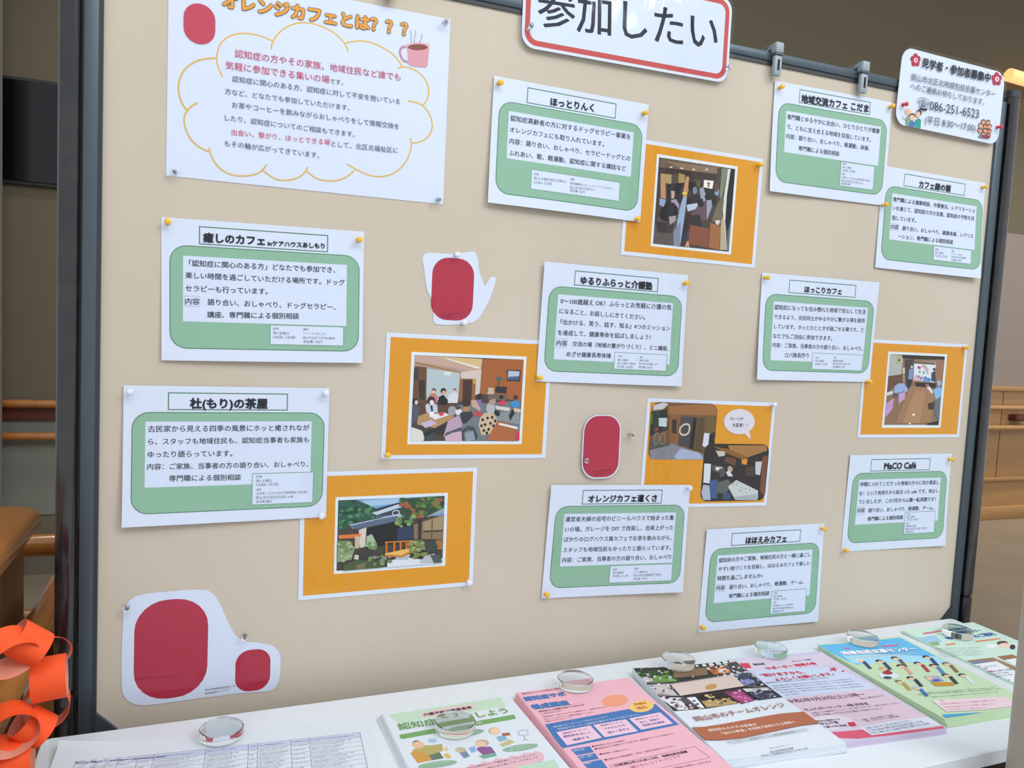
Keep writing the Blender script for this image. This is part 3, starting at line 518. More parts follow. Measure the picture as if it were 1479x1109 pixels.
['p','8A4E38',[(-7.2,-37.5),(36.7,-39.7),(37.3,-76.5),(18.4,-73.8),(-8.0,-72.9)]],
['p','3C302C',[(-23.5,-15.0),(-6.3,-17.6),(-5.3,-43.9),(-20.1,-54.2)]],
['p','34444C',[(-22.7,-54.4),(-7.3,-50.7),(-7.3,-66.2),(-21.7,-65.3)]],
['p','A06A3C',[(38.3,-28.4),(63.0,-32.6),(63.0,-77.6),(38.6,-75.3)]],
['p','746A58',[(46.8,-3.0),(58.1,20.5),(65.2,16.8),(62.6,-28.2),(40.8,-25.9)]],
['p','D8D4CC',[(48.6,-22.9),(60.6,-21.7),(57.4,-31.0),(50.5,-29.4)]],
['p','B8AC90',[(62.2,-23.8),(66.3,-9.9),(80.6,-76.0),(64.4,-77.4)]],
['p','C09068',[(-77.4,48.2),(-70.3,38.3),(-66.1,39.9),(-62.4,4.7),(-73.4,5.6)]],
['p','90A8CC',[(-75.8,4.2),(-62.3,3.6),(-65.0,-10.8),(-75.4,-7.6)]],
['p','C89874',[(-23.4,44.0),(-21.4,50.8),(-15.6,50.4),(-16.2,36.1),(-17.5,11.9),(-25.7,11.0),(-26.3,24.0)]],
['p','E8C850',[(-27.8,20.6),(-17.7,22.8),(-17.3,18.5),(-27.5,16.3)]],
['p','A0B4D0',[(-28.2,4.2),(-25.8,12.1),(-17.5,11.9),(-19.2,-18.9),(-21.8,-49.9),(-24.6,-77.7),(-36.2,-78.8),(-34.8,-33.7),(-31.6,-11.5)]],
['p','5C5450',[(-73.9,-24.7),(-60.3,-5.9),(-33.4,-20.4),(-36.3,-47.0),(-38.8,-77.9),(-82.2,-78.7),(-82.2,-47.2)]],
['p','3C3434',[(-80.4,-38.4),(-42.1,-38.8),(-43.2,-56.4),(-76.3,-57.5)]],
['p','8890A8',[(-41.0,-51.8),(-27.1,-32.9),(-24.6,-77.7),(-38.8,-77.9)]],
['p','262428',[(-69.8,-13.5),(-60.5,-2.7),(-45.4,0.1),(-34.3,-9.6),(-36.5,-29.5),(-49.9,-37.4),(-68.0,-34.9),(-75.0,-27.0)]],
['p','A8A0A0',[(-53.4,-26.9),(-38.3,-23.1),(-37.6,-31.8),(-49.6,-41.8)]],
['p','D89A80',[(-11.0,-68.7),(-7.2,-67.3),(-4.4,-78.1),(-14.1,-77.9)]],
]),
'P2':({'x': 566.0,'z': 1183.8,'th': -0.00711,'w': 297,'h': 210,'mode': 'board','hgt': 0,'clip': [-99.8,-74.3,96.0,69.8]},[
['r','E09A1E',[-141.5,-98,141.5,98],0,N,0],
['r','E4EEF4',[-105.1,-79.8,101.0,75.2],0,N,0.8],
['r','4A4038',[-99.8,-74.3,96.0,69.8],0,N,0.8],
['p','B49A8C',[(-99.4,69.6),(19.7,68.3),(18.5,12.6),(-78.3,2.2),(-100.4,-6.3)]],
['p','C8A898',[(-99.4,68.7),(-61.0,69.2),(-18.3,56.6),(14.3,48.6),(12.4,44.4),(-47.7,53.6),(-97.5,58.8)]],
['p','D8BC88',[(-61.0,69.2),(19.7,67.9),(16.4,49.7),(-18.4,58.7)]],
['p','E8E4D0',[(-48.4,67.7),(16.2,53.8),(12.0,50.5),(-39.8,63.6)]],
['p','A87840',[(-97.5,58.8),(-17.7,44.4),(-17.5,42.4),(-98.1,55.8)]],
['p','6A4A32',[(-98.8,51.8),(-78.2,50.5),(-76.4,-15.9),(-88.7,-16.1),(-100.5,-4.3)]],
['p','3E3A38',[(-101.0,47.7),(-91.8,48.0),(-91.9,28.0),(-100.1,29.8)]],
['p','3A2C24',[(-90.9,28.0),(-79.6,28.4),(-78.9,-5.9),(-88.3,-4.0)]],
['p','B8C8CC',[(-77.5,48.5),(-19.7,42.3),(-20.4,-2.7),(-75.8,-5.8)]],
['p','DCE4E0',[(-47.2,44.5),(-34.6,43.9),(-35.3,37.8),(-47.9,38.4)]],
['p','D8C8C0',[(-17.7,44.4),(18.6,49.7),(17.7,8.4),(6.0,4.0),(-17.0,32.2)]],
['p','946440',[(-19.2,33.2),(9.8,33.4),(9.5,-12.4),(-19.3,-4.7)]],
['p','4A3024',[(-13.7,31.3),(3.4,31.8),(3.5,-8.4),(-12.4,-4.6)]],
['p','D0A820',[(4.4,32.8),(9.2,32.6),(9.2,24.7),(4.8,25.6)]],
['p','A8602C',[(20.8,67.9),(96.2,70.0),(96.1,-4.6),(18.7,8.5)]],
['p','302820',[(65.7,50.9),(91.5,51.2),(90.9,31.2),(65.8,31.5)]],
['p','B8C4D8',[(68.1,49.3),(89.4,49.0),(88.5,33.2),(67.9,33.7)]],
['p','4C5A88',[(69.8,38.9),(88.8,40.6),(88.5,33.2),(67.9,33.7)]],
['p','3C6A60',[(44.6,35.0),(52.0,39.4),(60.1,33.4),(52.4,32.2),(45.9,31.6)]],
['p','3A3028',[(50.7,32.1),(52.4,32.2),(52.1,19.7),(50.5,19.6)]],
['p','2A2A2C',[(46.4,21.6),(67.5,21.1),(66.7,9.6),(46.0,10.1)]],
['p','C8B8A8',[(33.4,19.2),(43.3,18.4),(44.0,7.0),(31.9,7.7)]],
['p','6E6058',[(34.1,7.8),(69.5,7.5),(67.9,-3.0),(32.4,-1.6)]],
['p','707C80',[(-27.3,-13.0),(93.7,-2.5),(97.0,-74.6),(-11.2,-74.7)]],
['p','8A9498',[(29.3,-24.5),(93.7,-21.5),(95.1,-44.8),(52.1,-36.8)]],
['p','5C4234',[(-100.2,-10.3),(-53.0,-5.4),(-14.4,-14.9),(-26.0,-37.6),(-100.5,-46.5)]],
['p','C87C70',[(-72.1,2.4),(-64.2,10.6),(-56.4,0.7),(-57.0,-9.5),(-69.6,-5.7)]],
['p','281C1C',[(-60.1,11.7),(-60.3,10.3),(-61.1,9.1),(-62.3,8.3),(-63.7,8.0),(-65.2,8.2),(-66.4,9.0),(-67.3,10.1),(-67.7,11.5),(-67.5,12.9),(-66.7,14.1),(-65.5,14.9),(-64.1,15.2),(-62.6,15.0),(-61.4,14.2),(-60.5,13.1)]],
['p','E8C0A8',[(-61.3,9.7),(-61.4,8.5),(-62.0,7.4),(-62.9,6.7),(-64.0,6.4),(-65.1,6.6),(-66.1,7.3),(-66.8,8.3),(-67.1,9.5),(-67.0,10.7),(-66.4,11.8),(-65.5,12.5),(-64.4,12.8),(-63.3,12.6),(-62.3,11.9),(-61.6,10.9)]],
['p','1C1A1E',[(-55.0,0.7),(-47.2,4.9),(-39.5,-3.1),(-40.0,-13.3),(-54.8,-11.5)]],
['p','1E181A',[(-42.1,11.1),(-42.4,9.1),(-43.4,7.3),(-45.0,6.1),(-46.9,5.7),(-48.8,6.1),(-50.5,7.2),(-51.6,8.9),(-52.1,10.9),(-51.8,12.9),(-50.8,14.7),(-49.2,15.9),(-47.3,16.3),(-45.4,15.9),(-43.7,14.8),(-42.6,13.1)]],
['p','DCA88C',[(-42.6,8.1),(-42.8,6.5),(-43.5,5.2),(-44.7,4.3),(-46.1,3.9),(-47.5,4.2),(-48.8,5.0),(-49.6,6.3),(-50.0,7.9),(-49.8,9.5),(-49.1,10.8),(-47.9,11.7),(-46.5,12.1),(-45.1,11.8),(-43.8,11.0),(-43.0,9.7)]],
['p','D8DCE4',[(-38.7,3.1),(-28.6,11.5),(-19.9,6.6),(-21.2,-8.8),(-38.1,-9.1)]],
['p','2A2022',[(-24.5,13.2),(-24.7,12.0),(-25.3,11.0),(-26.3,10.4),(-27.5,10.1),(-28.7,10.3),(-29.7,10.9),(-30.4,11.9),(-30.7,13.0),(-30.5,14.2),(-29.9,15.2),(-28.9,15.8),(-27.7,16.1),(-26.5,15.9),(-25.5,15.3),(-24.8,14.3)]],
['p','E0B8A0',[(-25.4,11.5),(-25.5,10.4),(-26.0,9.4),(-26.8,8.8),(-27.8,8.6),(-28.8,8.8),(-29.7,9.4),(-30.3,10.4),(-30.6,11.5),(-30.5,12.6),(-30.0,13.6),(-29.2,14.2),(-28.2,14.4),(-27.2,14.2),(-26.3,13.6),(-25.7,12.6)]],
['p','C8CCE0',[(-77.5,-13.9),(-67.6,-5.6),(-56.7,-13.5),(-55.1,-25.7),(-74.8,-26.0)]],
['p','4A2028',[(-60.5,-5.5),(-60.9,-8.3),(-62.3,-10.7),(-64.5,-12.3),(-67.2,-12.9),(-69.9,-12.4),(-72.3,-10.8),(-74.0,-8.5),(-74.7,-5.7),(-74.3,-2.9),(-72.9,-0.5),(-70.7,1.1),(-68.0,1.7),(-65.3,1.2),(-62.9,-0.4),(-61.2,-2.7)]],
['p','F0E0E0',[(-62.6,-8.6),(-62.8,-10.2),(-63.6,-11.5),(-64.8,-12.4),(-66.2,-12.7),(-67.7,-12.4),(-68.9,-11.5),(-69.8,-10.2),(-70.2,-8.6),(-70.0,-7.0),(-69.2,-5.7),(-68.0,-4.8),(-66.6,-4.5),(-65.1,-4.8),(-63.9,-5.7),(-63.0,-7.0)]],
['p','2C2830',[(-69.2,-13.8),(-65.1,-13.7),(-63.5,-23.8),(-66.6,-23.9)]],
['p','505868',[(-100.0,-14.3),(-92.1,-10.1),(-87.4,-22.1),(-88.6,-38.3),(-98.6,-44.4)]],
['p','2C2428',[(-90.4,-7.1),(-90.7,-9.1),(-91.6,-10.8),(-93.1,-12.0),(-95.0,-12.4),(-96.9,-12.0),(-98.6,-10.9),(-99.7,-9.3),(-100.2,-7.3),(-99.9,-5.3),(-99.0,-3.6),(-97.5,-2.4),(-95.6,-2.0),(-93.7,-2.4),(-92.0,-3.5),(-90.9,-5.1)]],
['p','DCC8C0',[(-90.3,-9.1),(-90.5,-10.5),(-91.0,-11.7),(-91.9,-12.5),(-93.0,-12.8),(-94.1,-12.5),(-95.0,-11.7),(-95.6,-10.5),(-95.9,-9.1),(-95.7,-7.7),(-95.2,-6.5),(-94.3,-5.7),(-93.2,-5.4),(-92.1,-5.7),(-91.2,-6.5),(-90.6,-7.7)]],
['p','B89060',[(-88.9,-32.2),(-72.7,-26.0),(-30.8,-27.4),(-26.2,-33.5),(-58.9,-52.2),(-90.3,-46.4)]],
['p','E8E4E8',[(-70.5,-30.0),(-43.5,-25.6),(-34.9,-29.5),(-59.7,-38.0)]],
['p','C8B8D8',[(-84.2,-44.3),(-65.9,-38.1),(-55.2,-44.1),(-75.6,-52.3)]],
['p','D83850',[(-54.0,-25.7),(-46.7,-24.6),(-43.3,-29.6),(-51.6,-31.8)]],
['p','F0F0F4',[(-70.7,-25.9),(-62.5,-23.8),(-60.0,-31.9),(-68.2,-34.0)]],
['p','E0DCD8',[(-100.3,-50.5),(-81.6,-56.4),(-74.9,-66.6),(-78.6,-74.7),(-100.2,-74.1)]],
['p','2A2A2C',[(-79.3,-60.5),(-42.5,-46.0),(-34.0,-45.9),(-41.4,-66.5),(-60.7,-58.4),(-62.0,-74.7),(-74.4,-74.7)]],
['p','3C4A50',[(-74.9,-66.6),(-60.6,-60.4),(-60.9,-74.7),(-74.4,-74.7)]],
['p','C0A0B8',[(-36.5,-39.8),(-17.9,-29.3),(-10.7,-43.7),(-12.2,-56.1),(-43.5,-66.5)]],
['p','D0B0C0',[(-41.5,-64.4),(-12.2,-56.1),(-9.0,-74.7),(-38.9,-74.7)]],
['p','A0A0A8',[(-22.4,-22.2),(-22.8,-25.3),(-24.3,-28.0),(-26.7,-29.8),(-29.6,-30.5),(-32.5,-29.9),(-35.1,-28.2),(-36.9,-25.5),(-37.6,-22.4),(-37.2,-19.3),(-35.7,-16.6),(-33.3,-14.8),(-30.4,-14.1),(-27.5,-14.7),(-24.9,-16.4),(-23.1,-19.1)]],
['p','E0E0E8',[(-24.7,-21.2),(-14.2,-19.0),(-11.6,-27.2),(-22.2,-29.4)]],
['p','505860',[(-39.6,-60.3),(-12.5,-49.9),(-7.9,-56.0),(-29.0,-60.3),(-41.4,-66.5)]],
['p','3A2A28',[(2.3,-7.4),(1.8,-10.2),(0.2,-12.7),(-2.3,-14.3),(-5.4,-14.9),(-8.5,-14.4),(-11.2,-12.8),(-13.1,-10.4),(-13.9,-7.6),(-13.4,-4.8),(-11.8,-2.3),(-9.3,-0.7),(-6.2,-0.1),(-3.1,-0.6),(-0.4,-2.2),(1.5,-4.6)]],
['p','B88860',[(-10.2,-14.8),(1.6,-14.6),(-1.1,-22.9),(-11.9,-23.1)]],
['p','34343C',[(-16.0,-25.2),(5.3,-22.8),(8.0,-31.1),(-4.3,-43.6),(-10.7,-43.7)]],
['p','404850',[(-11.1,-56.0),(0.2,-47.7),(11.2,-49.7),(18.6,-66.3),(15.8,-74.6),(9.5,-58.0),(0.6,-53.9),(-7.7,-60.2),(-4.7,-74.7),(-10.2,-72.6)]],
['p','8A9CA8',[(-5.5,-60.2),(9.3,-55.9),(14.6,-72.6),(-2.6,-74.2)]],
['p','D0B898',[(21.1,-33.0),(29.3,-24.5),(47.0,-26.4),(53.3,-38.9),(40.3,-62.0),(25.0,-64.2),(18.5,-45.5)]],
['p','2C2420',[(28.3,-37.1),(27.5,-39.4),(25.3,-39.9),(23.4,-38.4),(23.3,-35.8),(24.9,-34.3),(27.2,-34.8)]],
['p','2C2420',[(36.9,-33.8),(36.0,-36.1),(33.8,-36.7),(32.0,-35.2),(31.9,-32.7),(33.6,-31.1),(35.8,-31.6)]],
['p','2C2420',[(45.6,-32.7),(44.8,-35.0),(42.6,-35.5),(40.7,-34.0),(40.6,-31.4),(42.2,-29.9),(44.5,-30.4)]],
['p','2C2420',[(51.5,-38.9),(50.6,-41.2),(48.4,-41.8),(46.6,-40.2),(46.5,-37.6),(48.2,-36.0),(50.4,-36.6)]],
['p','2C2420',[(33.2,-45.3),(32.3,-47.6),(30.1,-48.2),(28.2,-46.7),(28.0,-44.2),(29.7,-42.6),(32.0,-43.1)]],
['p','2C2420',[(42.9,-43.2),(42.1,-45.5),(39.9,-46.0),(38.0,-44.5),(37.9,-41.9),(39.5,-40.4),(41.8,-40.9)]],
['p','2C2420',[(31.6,-55.8),(30.7,-58.1),(28.5,-58.6),(26.6,-57.1),(26.4,-54.5),(28.1,-53.0),(30.4,-53.5)]],
['p','2C2420',[(40.2,-53.7),(39.4,-56.0),(37.2,-56.5),(35.3,-55.0),(35.2,-52.4),(36.8,-50.9),(39.1,-51.4)]],
['p','2C2420',[(48.7,-47.3),(47.8,-49.6),(45.6,-50.2),(43.8,-48.6),(43.7,-46.0),(45.4,-44.4),(47.6,-45.0)]],
['p','2C2420',[(26.7,-47.5),(25.9,-49.8),(23.7,-50.3),(21.8,-48.8),(21.7,-46.2),(23.3,-44.7),(25.6,-45.2)]],
['p','2C2420',[(37.3,-60.0),(36.4,-62.3),(34.2,-62.8),(32.4,-61.3),(32.3,-58.7),(34.0,-57.2),(36.2,-57.7)]],
['p','B8B8BC',[(46.7,-17.0),(46.3,-21.0),(44.8,-24.4),(42.4,-26.7),(39.4,-27.5),(36.3,-26.7),(33.6,-24.5),(31.7,-21.2),(30.9,-17.2),(31.3,-13.2),(32.8,-9.8),(35.2,-7.5),(38.2,-6.7),(41.3,-7.5),(44.0,-9.7),(45.9,-13.0)]],
['p','8A68A8',[(10.8,-4.1),(19.2,0.2),(25.2,-10.1),(13.4,-12.3)]],
['p','2A1E20',[(21.7,2.3),(21.4,0.6),(20.6,-0.9),(19.2,-1.9),(17.6,-2.3),(15.9,-2.0),(14.5,-1.1),(13.5,0.4),(13.1,2.1),(13.4,3.8),(14.2,5.3),(15.6,6.3),(17.2,6.7),(18.9,6.4),(20.3,5.5),(21.3,4.0)]],
['p','C04848',[(8.6,-22.8),(22.7,-22.6),(23.2,-30.9),(10.1,-31.0)]],
['p','C8A898',[(2.1,-4.3),(10.7,-2.0),(20.1,-16.4),(20.5,-22.6),(4.9,-14.5)]],
['p','D83858',[(52.4,-5.4),(63.3,-1.0),(67.1,-9.3),(55.0,-11.6)]],
['p','2C2022',[(61.7,3.2),(61.5,1.9),(60.7,0.8),(59.4,-0.0),(57.9,-0.3),(56.4,-0.1),(55.0,0.6),(54.1,1.7),(53.7,3.0),(53.9,4.3),(54.7,5.4),(56.0,6.2),(57.5,6.5),(59.0,6.3),(60.4,5.6),(61.3,4.5)]],
['p','3890C8',[(75.8,-4.9),(85.7,-1.6),(92.9,-8.8),(84.4,-17.4),(76.2,-11.3)]],
['p','3C3030',[(89.0,3.3),(88.7,1.8),(87.8,0.6),(86.4,-0.3),(84.7,-0.6),(83.0,-0.3),(81.5,0.4),(80.4,1.7),(80.0,3.1),(80.3,4.6),(81.2,5.8),(82.6,6.7),(84.3,7.0),(86.0,6.7),(87.5,6.0),(88.6,4.7)]],
['p','B89888',[(34.7,-3.6),(46.6,0.8),(48.1,-7.6),(37.4,-11.9)]],
['p','282428',[(73.8,-28.1),(79.9,-17.5),(84.8,-23.8),(76.7,-38.6)]],
['p','D8D0C8',[(46.2,-11.8),(75.3,-15.5),(73.5,-21.8),(48.8,-18.0)]],
['p','242024',[(46.7,-20.1),(56.7,-22.1),(56.1,-30.5),(47.2,-28.5)]],
['p','D8C0A8',[(82.0,-15.4),(94.6,-17.3),(95.0,-23.6),(82.4,-21.7)]],
['p','B06838',[(53.3,-38.9),(74.7,-42.9),(94.8,-57.6),(87.9,-74.6),(34.3,-72.5)]],
['p','E8E8EC',[(56.8,-42.0),(90.9,-49.1),(92.3,-53.3),(54.8,-45.2)]],
['p','C83858',[(87.0,-59.7),(95.5,-57.6),(96.4,-72.5),(87.6,-70.3)]],
]),
'P3':({'x': 438.2,'z': 956.9,'th': 0.00921,'w': 297,'h': 210,'mode': 'board','hgt': 0,'clip': [-88.5,-60.5,91.8,57.2]},[
['r','E09A1E',[-141.5,-98,141.5,98],0,N,0],
['r','E4EEF4',[-92.7,-65.6,97.1,62.4],0,N,0.8],
['r','4A4038',[-88.5,-60.5,91.8,57.2],0,N,0.8],
['p','6FA8D8',[(-87.6,56.4),(92.3,58.0),(92.4,22.7),(-86.9,27.5)]],
['p','A8C8E4',[(-50.8,54.8),(22.6,56.7),(22.9,48.3),(-42.1,44.7)]],
['p','2C5A48',[(-87.6,56.4),(-59.4,57.3),(-42.2,49.0),(-24.8,39.5),(-24.3,22.1),(-54.2,21.5),(-75.0,9.7),(-87.4,6.1)]],
['p','3E7A50',[(-79.0,34.0),(-81.6,30.5),(-86.9,30.8),(-89.6,34.6),(-87.0,38.1),(-81.7,37.8)]],
['p','1E4038',[(-54.5,42.7),(-56.5,39.9),(-60.7,40.1),(-62.9,43.1),(-60.9,45.9),(-56.7,45.7)]],
['p','24503C',[(-82.0,45.3),(-83.7,43.1),(-87.2,43.3),(-89.0,45.7),(-87.3,47.9),(-83.8,47.7)]],
['p','24503C',[(-73.2,18.7),(-74.8,16.6),(-77.8,16.8),(-79.4,19.1),(-77.8,21.2),(-74.8,21.0)]],
['p','1E4038',[(-29.2,39.6),(-31.8,36.1),(-37.2,36.3),(-40.0,40.0),(-37.4,43.5),(-32.0,43.3)]],
['p','1E4038',[(-60.2,53.1),(-62.1,50.6),(-65.9,50.8),(-67.8,53.5),(-65.9,56.0),(-62.1,55.8)]],
['p','3E7A50',[(-65.7,39.4),(-68.1,36.1),(-73.1,36.3),(-75.7,39.8),(-73.3,43.1),(-68.3,42.9)]],
['p','4A8C5C',[(-78.7,39.0),(-80.4,36.6),(-84.0,36.7),(-85.9,39.2),(-84.2,41.6),(-80.6,41.5)]],
['p','4A8C5C',[(-72.0,33.3),(-73.5,31.2),(-76.7,31.4),(-78.4,33.7),(-76.9,35.8),(-73.7,35.6)]],
['p','3E7A50',[(-80.9,19.6),(-82.7,17.1),(-86.4,17.3),(-88.3,20.0),(-86.5,22.5),(-82.8,22.3)]],
['p','1E4038',[(-54.7,21.8),(-56.8,18.9),(-61.2,19.1),(-63.5,22.2),(-61.4,25.1),(-57.0,24.9)]],
['p','24503C',[(-74.3,43.7),(-76.7,40.4),(-81.7,40.6),(-84.3,44.1),(-81.9,47.4),(-76.9,47.2)]],
['p','24503C',[(-61.8,38.2),(-63.9,35.4),(-68.0,35.6),(-70.0,38.6),(-68.0,41.4),(-63.9,41.2)]],
['p','4A8C5C',[(-74.5,21.0),(-76.9,17.8),(-81.8,18.1),(-84.3,21.6),(-81.9,24.8),(-77.0,24.5)]],
['p','4A8C5C',[(-80.4,12.4),(-81.8,10.4),(-84.7,10.6),(-86.2,12.8),(-84.8,14.8),(-81.8,14.6)]],
['p','4A8C5C',[(-52.8,37.4),(-54.3,35.3),(-57.5,35.4),(-59.2,37.6),(-57.7,39.7),(-54.5,39.6)]],
['p','4A8C5C',[(-27.5,27.8),(-29.3,25.4),(-33.0,25.6),(-34.9,28.2),(-33.1,30.6),(-29.4,30.4)]],
['p','4A8C5C',[(-63.2,18.1),(-65.4,15.1),(-69.9,15.4),(-72.2,18.7),(-70.0,21.7),(-65.5,21.4)]],
['p','4A8C5C',[(-51.3,35.3),(-52.9,33.1),(-56.3,33.3),(-58.1,35.7),(-56.5,37.9),(-53.1,37.7)]],
['p','3E7A50',[(-33.2,32.2),(-35.1,29.6),(-39.1,29.8),(-41.2,32.6),(-39.3,35.2),(-35.3,35.0)]],
['p','1E4038',[(-35.5,37.8),(-37.1,35.6),(-40.4,35.8),(-42.1,38.2),(-40.5,40.4),(-37.2,40.2)]],
['p','24503C',[(-76.7,35.3),(-78.2,33.3),(-81.3,33.4),(-82.9,35.5),(-81.3,37.5),(-78.2,37.4)]],
['p','1E4038',[(-63.3,33.8),(-65.9,30.2),(-71.4,30.4),(-74.3,34.2),(-71.7,37.8),(-66.2,37.6)]],
['p','4A8C5C',[(-24.0,31.8),(-26.0,29.1),(-30.2,29.3),(-32.4,32.2),(-30.4,34.9),(-26.2,34.7)]],
['p','1E4038',[(-54.2,40.7),(-56.1,38.1),(-60.0,38.3),(-62.0,41.1),(-60.1,43.7),(-56.2,43.5)]],
['p','1E4038',[(-74.9,17.7),(-77.0,14.9),(-81.0,15.1),(-83.1,18.1),(-81.0,20.9),(-77.0,20.7)]],
['p','3E7A50',[(-45.3,30.8),(-47.1,28.4),(-50.9,28.6),(-52.7,31.2),(-50.9,33.6),(-47.1,33.4)]],
['p','4A8C5C',[(-52.8,30.4),(-54.9,27.6),(-59.1,27.9),(-61.2,31.0),(-59.1,33.8),(-54.9,33.5)]],
['p','3E7A50',[(-78.3,19.1),(-80.1,16.7),(-83.8,16.9),(-85.7,19.5),(-83.9,21.9),(-80.2,21.7)]],
['p','4A8C5C',[(-36.5,36.5),(-38.8,33.4),(-43.6,33.7),(-46.1,37.1),(-43.8,40.2),(-39.0,39.9)]],
['p','4A8C5C',[(-31.4,40.8),(-34.1,37.2),(-39.6,37.4),(-42.4,41.2),(-39.7,44.8),(-34.2,44.6)]],
['p','3E7A50',[(-26.2,37.1),(-27.8,34.9),(-31.1,35.1),(-32.8,37.5),(-31.2,39.7),(-27.9,39.5)]],
['p','4A8C5C',[(-63.6,41.9),(-65.3,39.6),(-68.8,39.8),(-70.6,42.3),(-68.8,44.6),(-65.3,44.4)]],
['p','24503C',[(-60.6,25.0),(-62.9,21.9),(-67.7,22.1),(-70.2,25.4),(-67.9,28.5),(-63.1,28.3)]],
['p','4A8C5C',[(-52.3,29.8),(-53.8,27.7),(-57.0,27.8),(-58.7,30.0),(-57.2,32.1),(-54.0,32.0)]],
['p','24503C',[(-25.8,30.8),(-28.1,27.8),(-32.8,28.0),(-35.2,31.2),(-32.9,34.2),(-28.2,34.0)]],
['p','24503C',[(-71.3,19.4),(-73.4,16.6),(-77.7,16.8),(-79.9,19.8),(-77.8,22.6),(-73.5,22.4)]],
['p','4A8C5C',[(-63.1,29.2),(-65.6,25.9),(-70.7,26.2),(-73.3,29.8),(-70.8,33.1),(-65.7,32.8)]],
['p','1E4038',[(-72.2,34.8),(-74.4,31.8),(-78.9,32.0),(-81.2,35.2),(-79.0,38.2),(-74.5,38.0)]],
['p','24503C',[(-36.8,44.9),(-39.1,41.8),(-43.8,42.0),(-46.2,45.3),(-43.9,48.4),(-39.2,48.2)]],
['p','24503C',[(-24.3,30.5),(-26.4,27.7),(-30.7,27.9),(-32.9,30.9),(-30.8,33.7),(-26.5,33.5)]],
['p','1E4038',[(-54.3,36.6),(-56.5,33.7),(-61.0,34.0),(-63.3,37.2),(-61.1,40.1),(-56.6,39.8)]],
['p','24503C',[(-82.6,36.9),(-84.3,34.6),(-87.7,34.8),(-89.4,37.3),(-87.7,39.6),(-84.3,39.4)]],
['p','4A8C5C',[(-50.3,40.0),(-52.0,37.7),(-55.5,37.9),(-57.3,40.4),(-55.5,42.7),(-52.0,42.5)]],
['p','1E4038',[(-26.1,39.2),(-27.9,36.8),(-31.7,37.0),(-33.7,39.6),(-31.9,42.0),(-28.1,41.8)]],
['p','24503C',[(-45.1,36.7),(-46.6,34.7),(-49.8,34.8),(-51.5,36.9),(-50.0,38.9),(-46.8,38.8)]],
['p','2E3038',[(-29.1,39.7),(22.8,51.6),(25.2,46.0),(-24.6,33.4)]],
['p','C8D4E0',[(-33.2,33.4),(25.0,50.4),(23.0,43.9),(-24.5,29.7)]],
['p','40444C',[(-24.5,29.7),(23.1,41.7),(32.2,32.4),(-22.3,26.3)]],
['p','B8C4D8',[(-68.8,15.8),(14.6,29.9),(19.2,24.2),(-64.4,9.1)]],
['p','5A6C84',[(-68.8,13.6),(-24.3,22.1),(10.3,26.8),(15.0,17.8),(-60.2,7.7)]],
['p','16181C',[(-41.1,7.7),(8.4,18.1),(37.4,9.9),(37.1,-16.7),(-40.1,-27.2)]],
['p','D8D0C0',[(-53.8,6.3),(-41.1,9.9),(-42.4,-22.7),(-50.9,-24.3)]],
['p','4C3828',[(-61.2,6.7),(-58.1,7.6),(-57.7,-25.0),(-61.1,-24.7)]],
['p','E07C3C',[(-86.2,-0.5),(-49.4,-0.5),(-51.3,-6.9),(-86.1,-6.9)]],
['p','C8B898',[(-59.9,-4.2),(-51.4,-4.7),(-52.0,-24.3),(-59.4,-24.8)]],
['p','2A3C5A',[(11.0,4.8),(36.4,7.8),(37.1,-14.5),(11.6,-15.2)]],
['p','8A7456',[(38.5,9.9),(91.1,25.0),(91.6,-19.0),(40.4,-14.7)]],
['p','A49070',[(55.2,13.4),(90.1,22.8),(89.8,-2.0),(55.7,-2.2)]],
['p','4A3A28',[(55.7,-1.1),(91.0,-2.0),(91.1,-4.7),(55.8,-4.5)]],
['p','6A5438',[(69.8,17.1),(72.0,17.0),(72.1,-16.7),(69.8,-16.5)]],
['p','9AA8B4',[(59.3,26.6),(90.8,35.1),(91.0,28.4),(61.7,22.0)]],
['p','2E4E30',[(16.0,55.2),(91.1,57.6),(90.7,36.3),(63.9,24.1),(32.7,16.9),(14.6,31.0),(18.6,44.1)]],
['p','5C8A3C',[(44.6,22.7),(43.2,20.8),(40.3,21.0),(38.8,23.1),(40.2,25.0),(43.1,24.8)]],
['p','88703C',[(44.3,21.8),(42.1,19.0),(37.6,19.2),(35.3,22.2),(37.5,25.0),(42.0,24.8)]],
['p','88703C',[(46.6,41.1),(44.9,38.8),(41.3,38.9),(39.4,41.3),(41.1,43.6),(44.7,43.5)]],
['p','2A4A2C',[(55.4,29.6),(53.5,27.0),(49.5,27.2),(47.4,30.0),(49.3,32.6),(53.3,32.4)]],
['p','3E6A3A',[(65.6,47.1),(62.9,43.4),(57.1,43.6),(54.0,47.5),(56.7,51.2),(62.5,51.0)]],
['p','2A4A2C',[(93.0,43.9),(90.2,40.3),(84.5,40.6),(81.6,44.5),(84.4,48.1),(90.1,47.8)]],
['p','3E6A3A',[(55.1,53.1),(52.8,50.1),(48.1,50.3),(45.7,53.5),(48.0,56.5),(52.7,56.3)]],
['p','A85840',[(28.8,43.5),(26.8,40.8),(22.6,40.9),(20.4,43.7),(22.4,46.4),(26.6,46.3)]],
['p','2A4A2C',[(41.0,21.2),(38.5,17.9),(33.3,18.2),(30.6,21.8),(33.1,25.1),(38.3,24.8)]],
['p','88703C',[(57.4,24.0),(55.0,20.9),(50.0,21.2),(47.4,24.6),(49.8,27.7),(54.8,27.4)]],
['p','A85840',[(41.1,34.3),(39.1,31.5),(34.9,31.7),(32.7,34.7),(34.7,37.5),(38.9,37.3)]],
['p','A85840',[(40.8,30.3),(38.6,27.4),(34.0,27.6),(31.6,30.7),(33.8,33.6),(38.4,33.4)]],
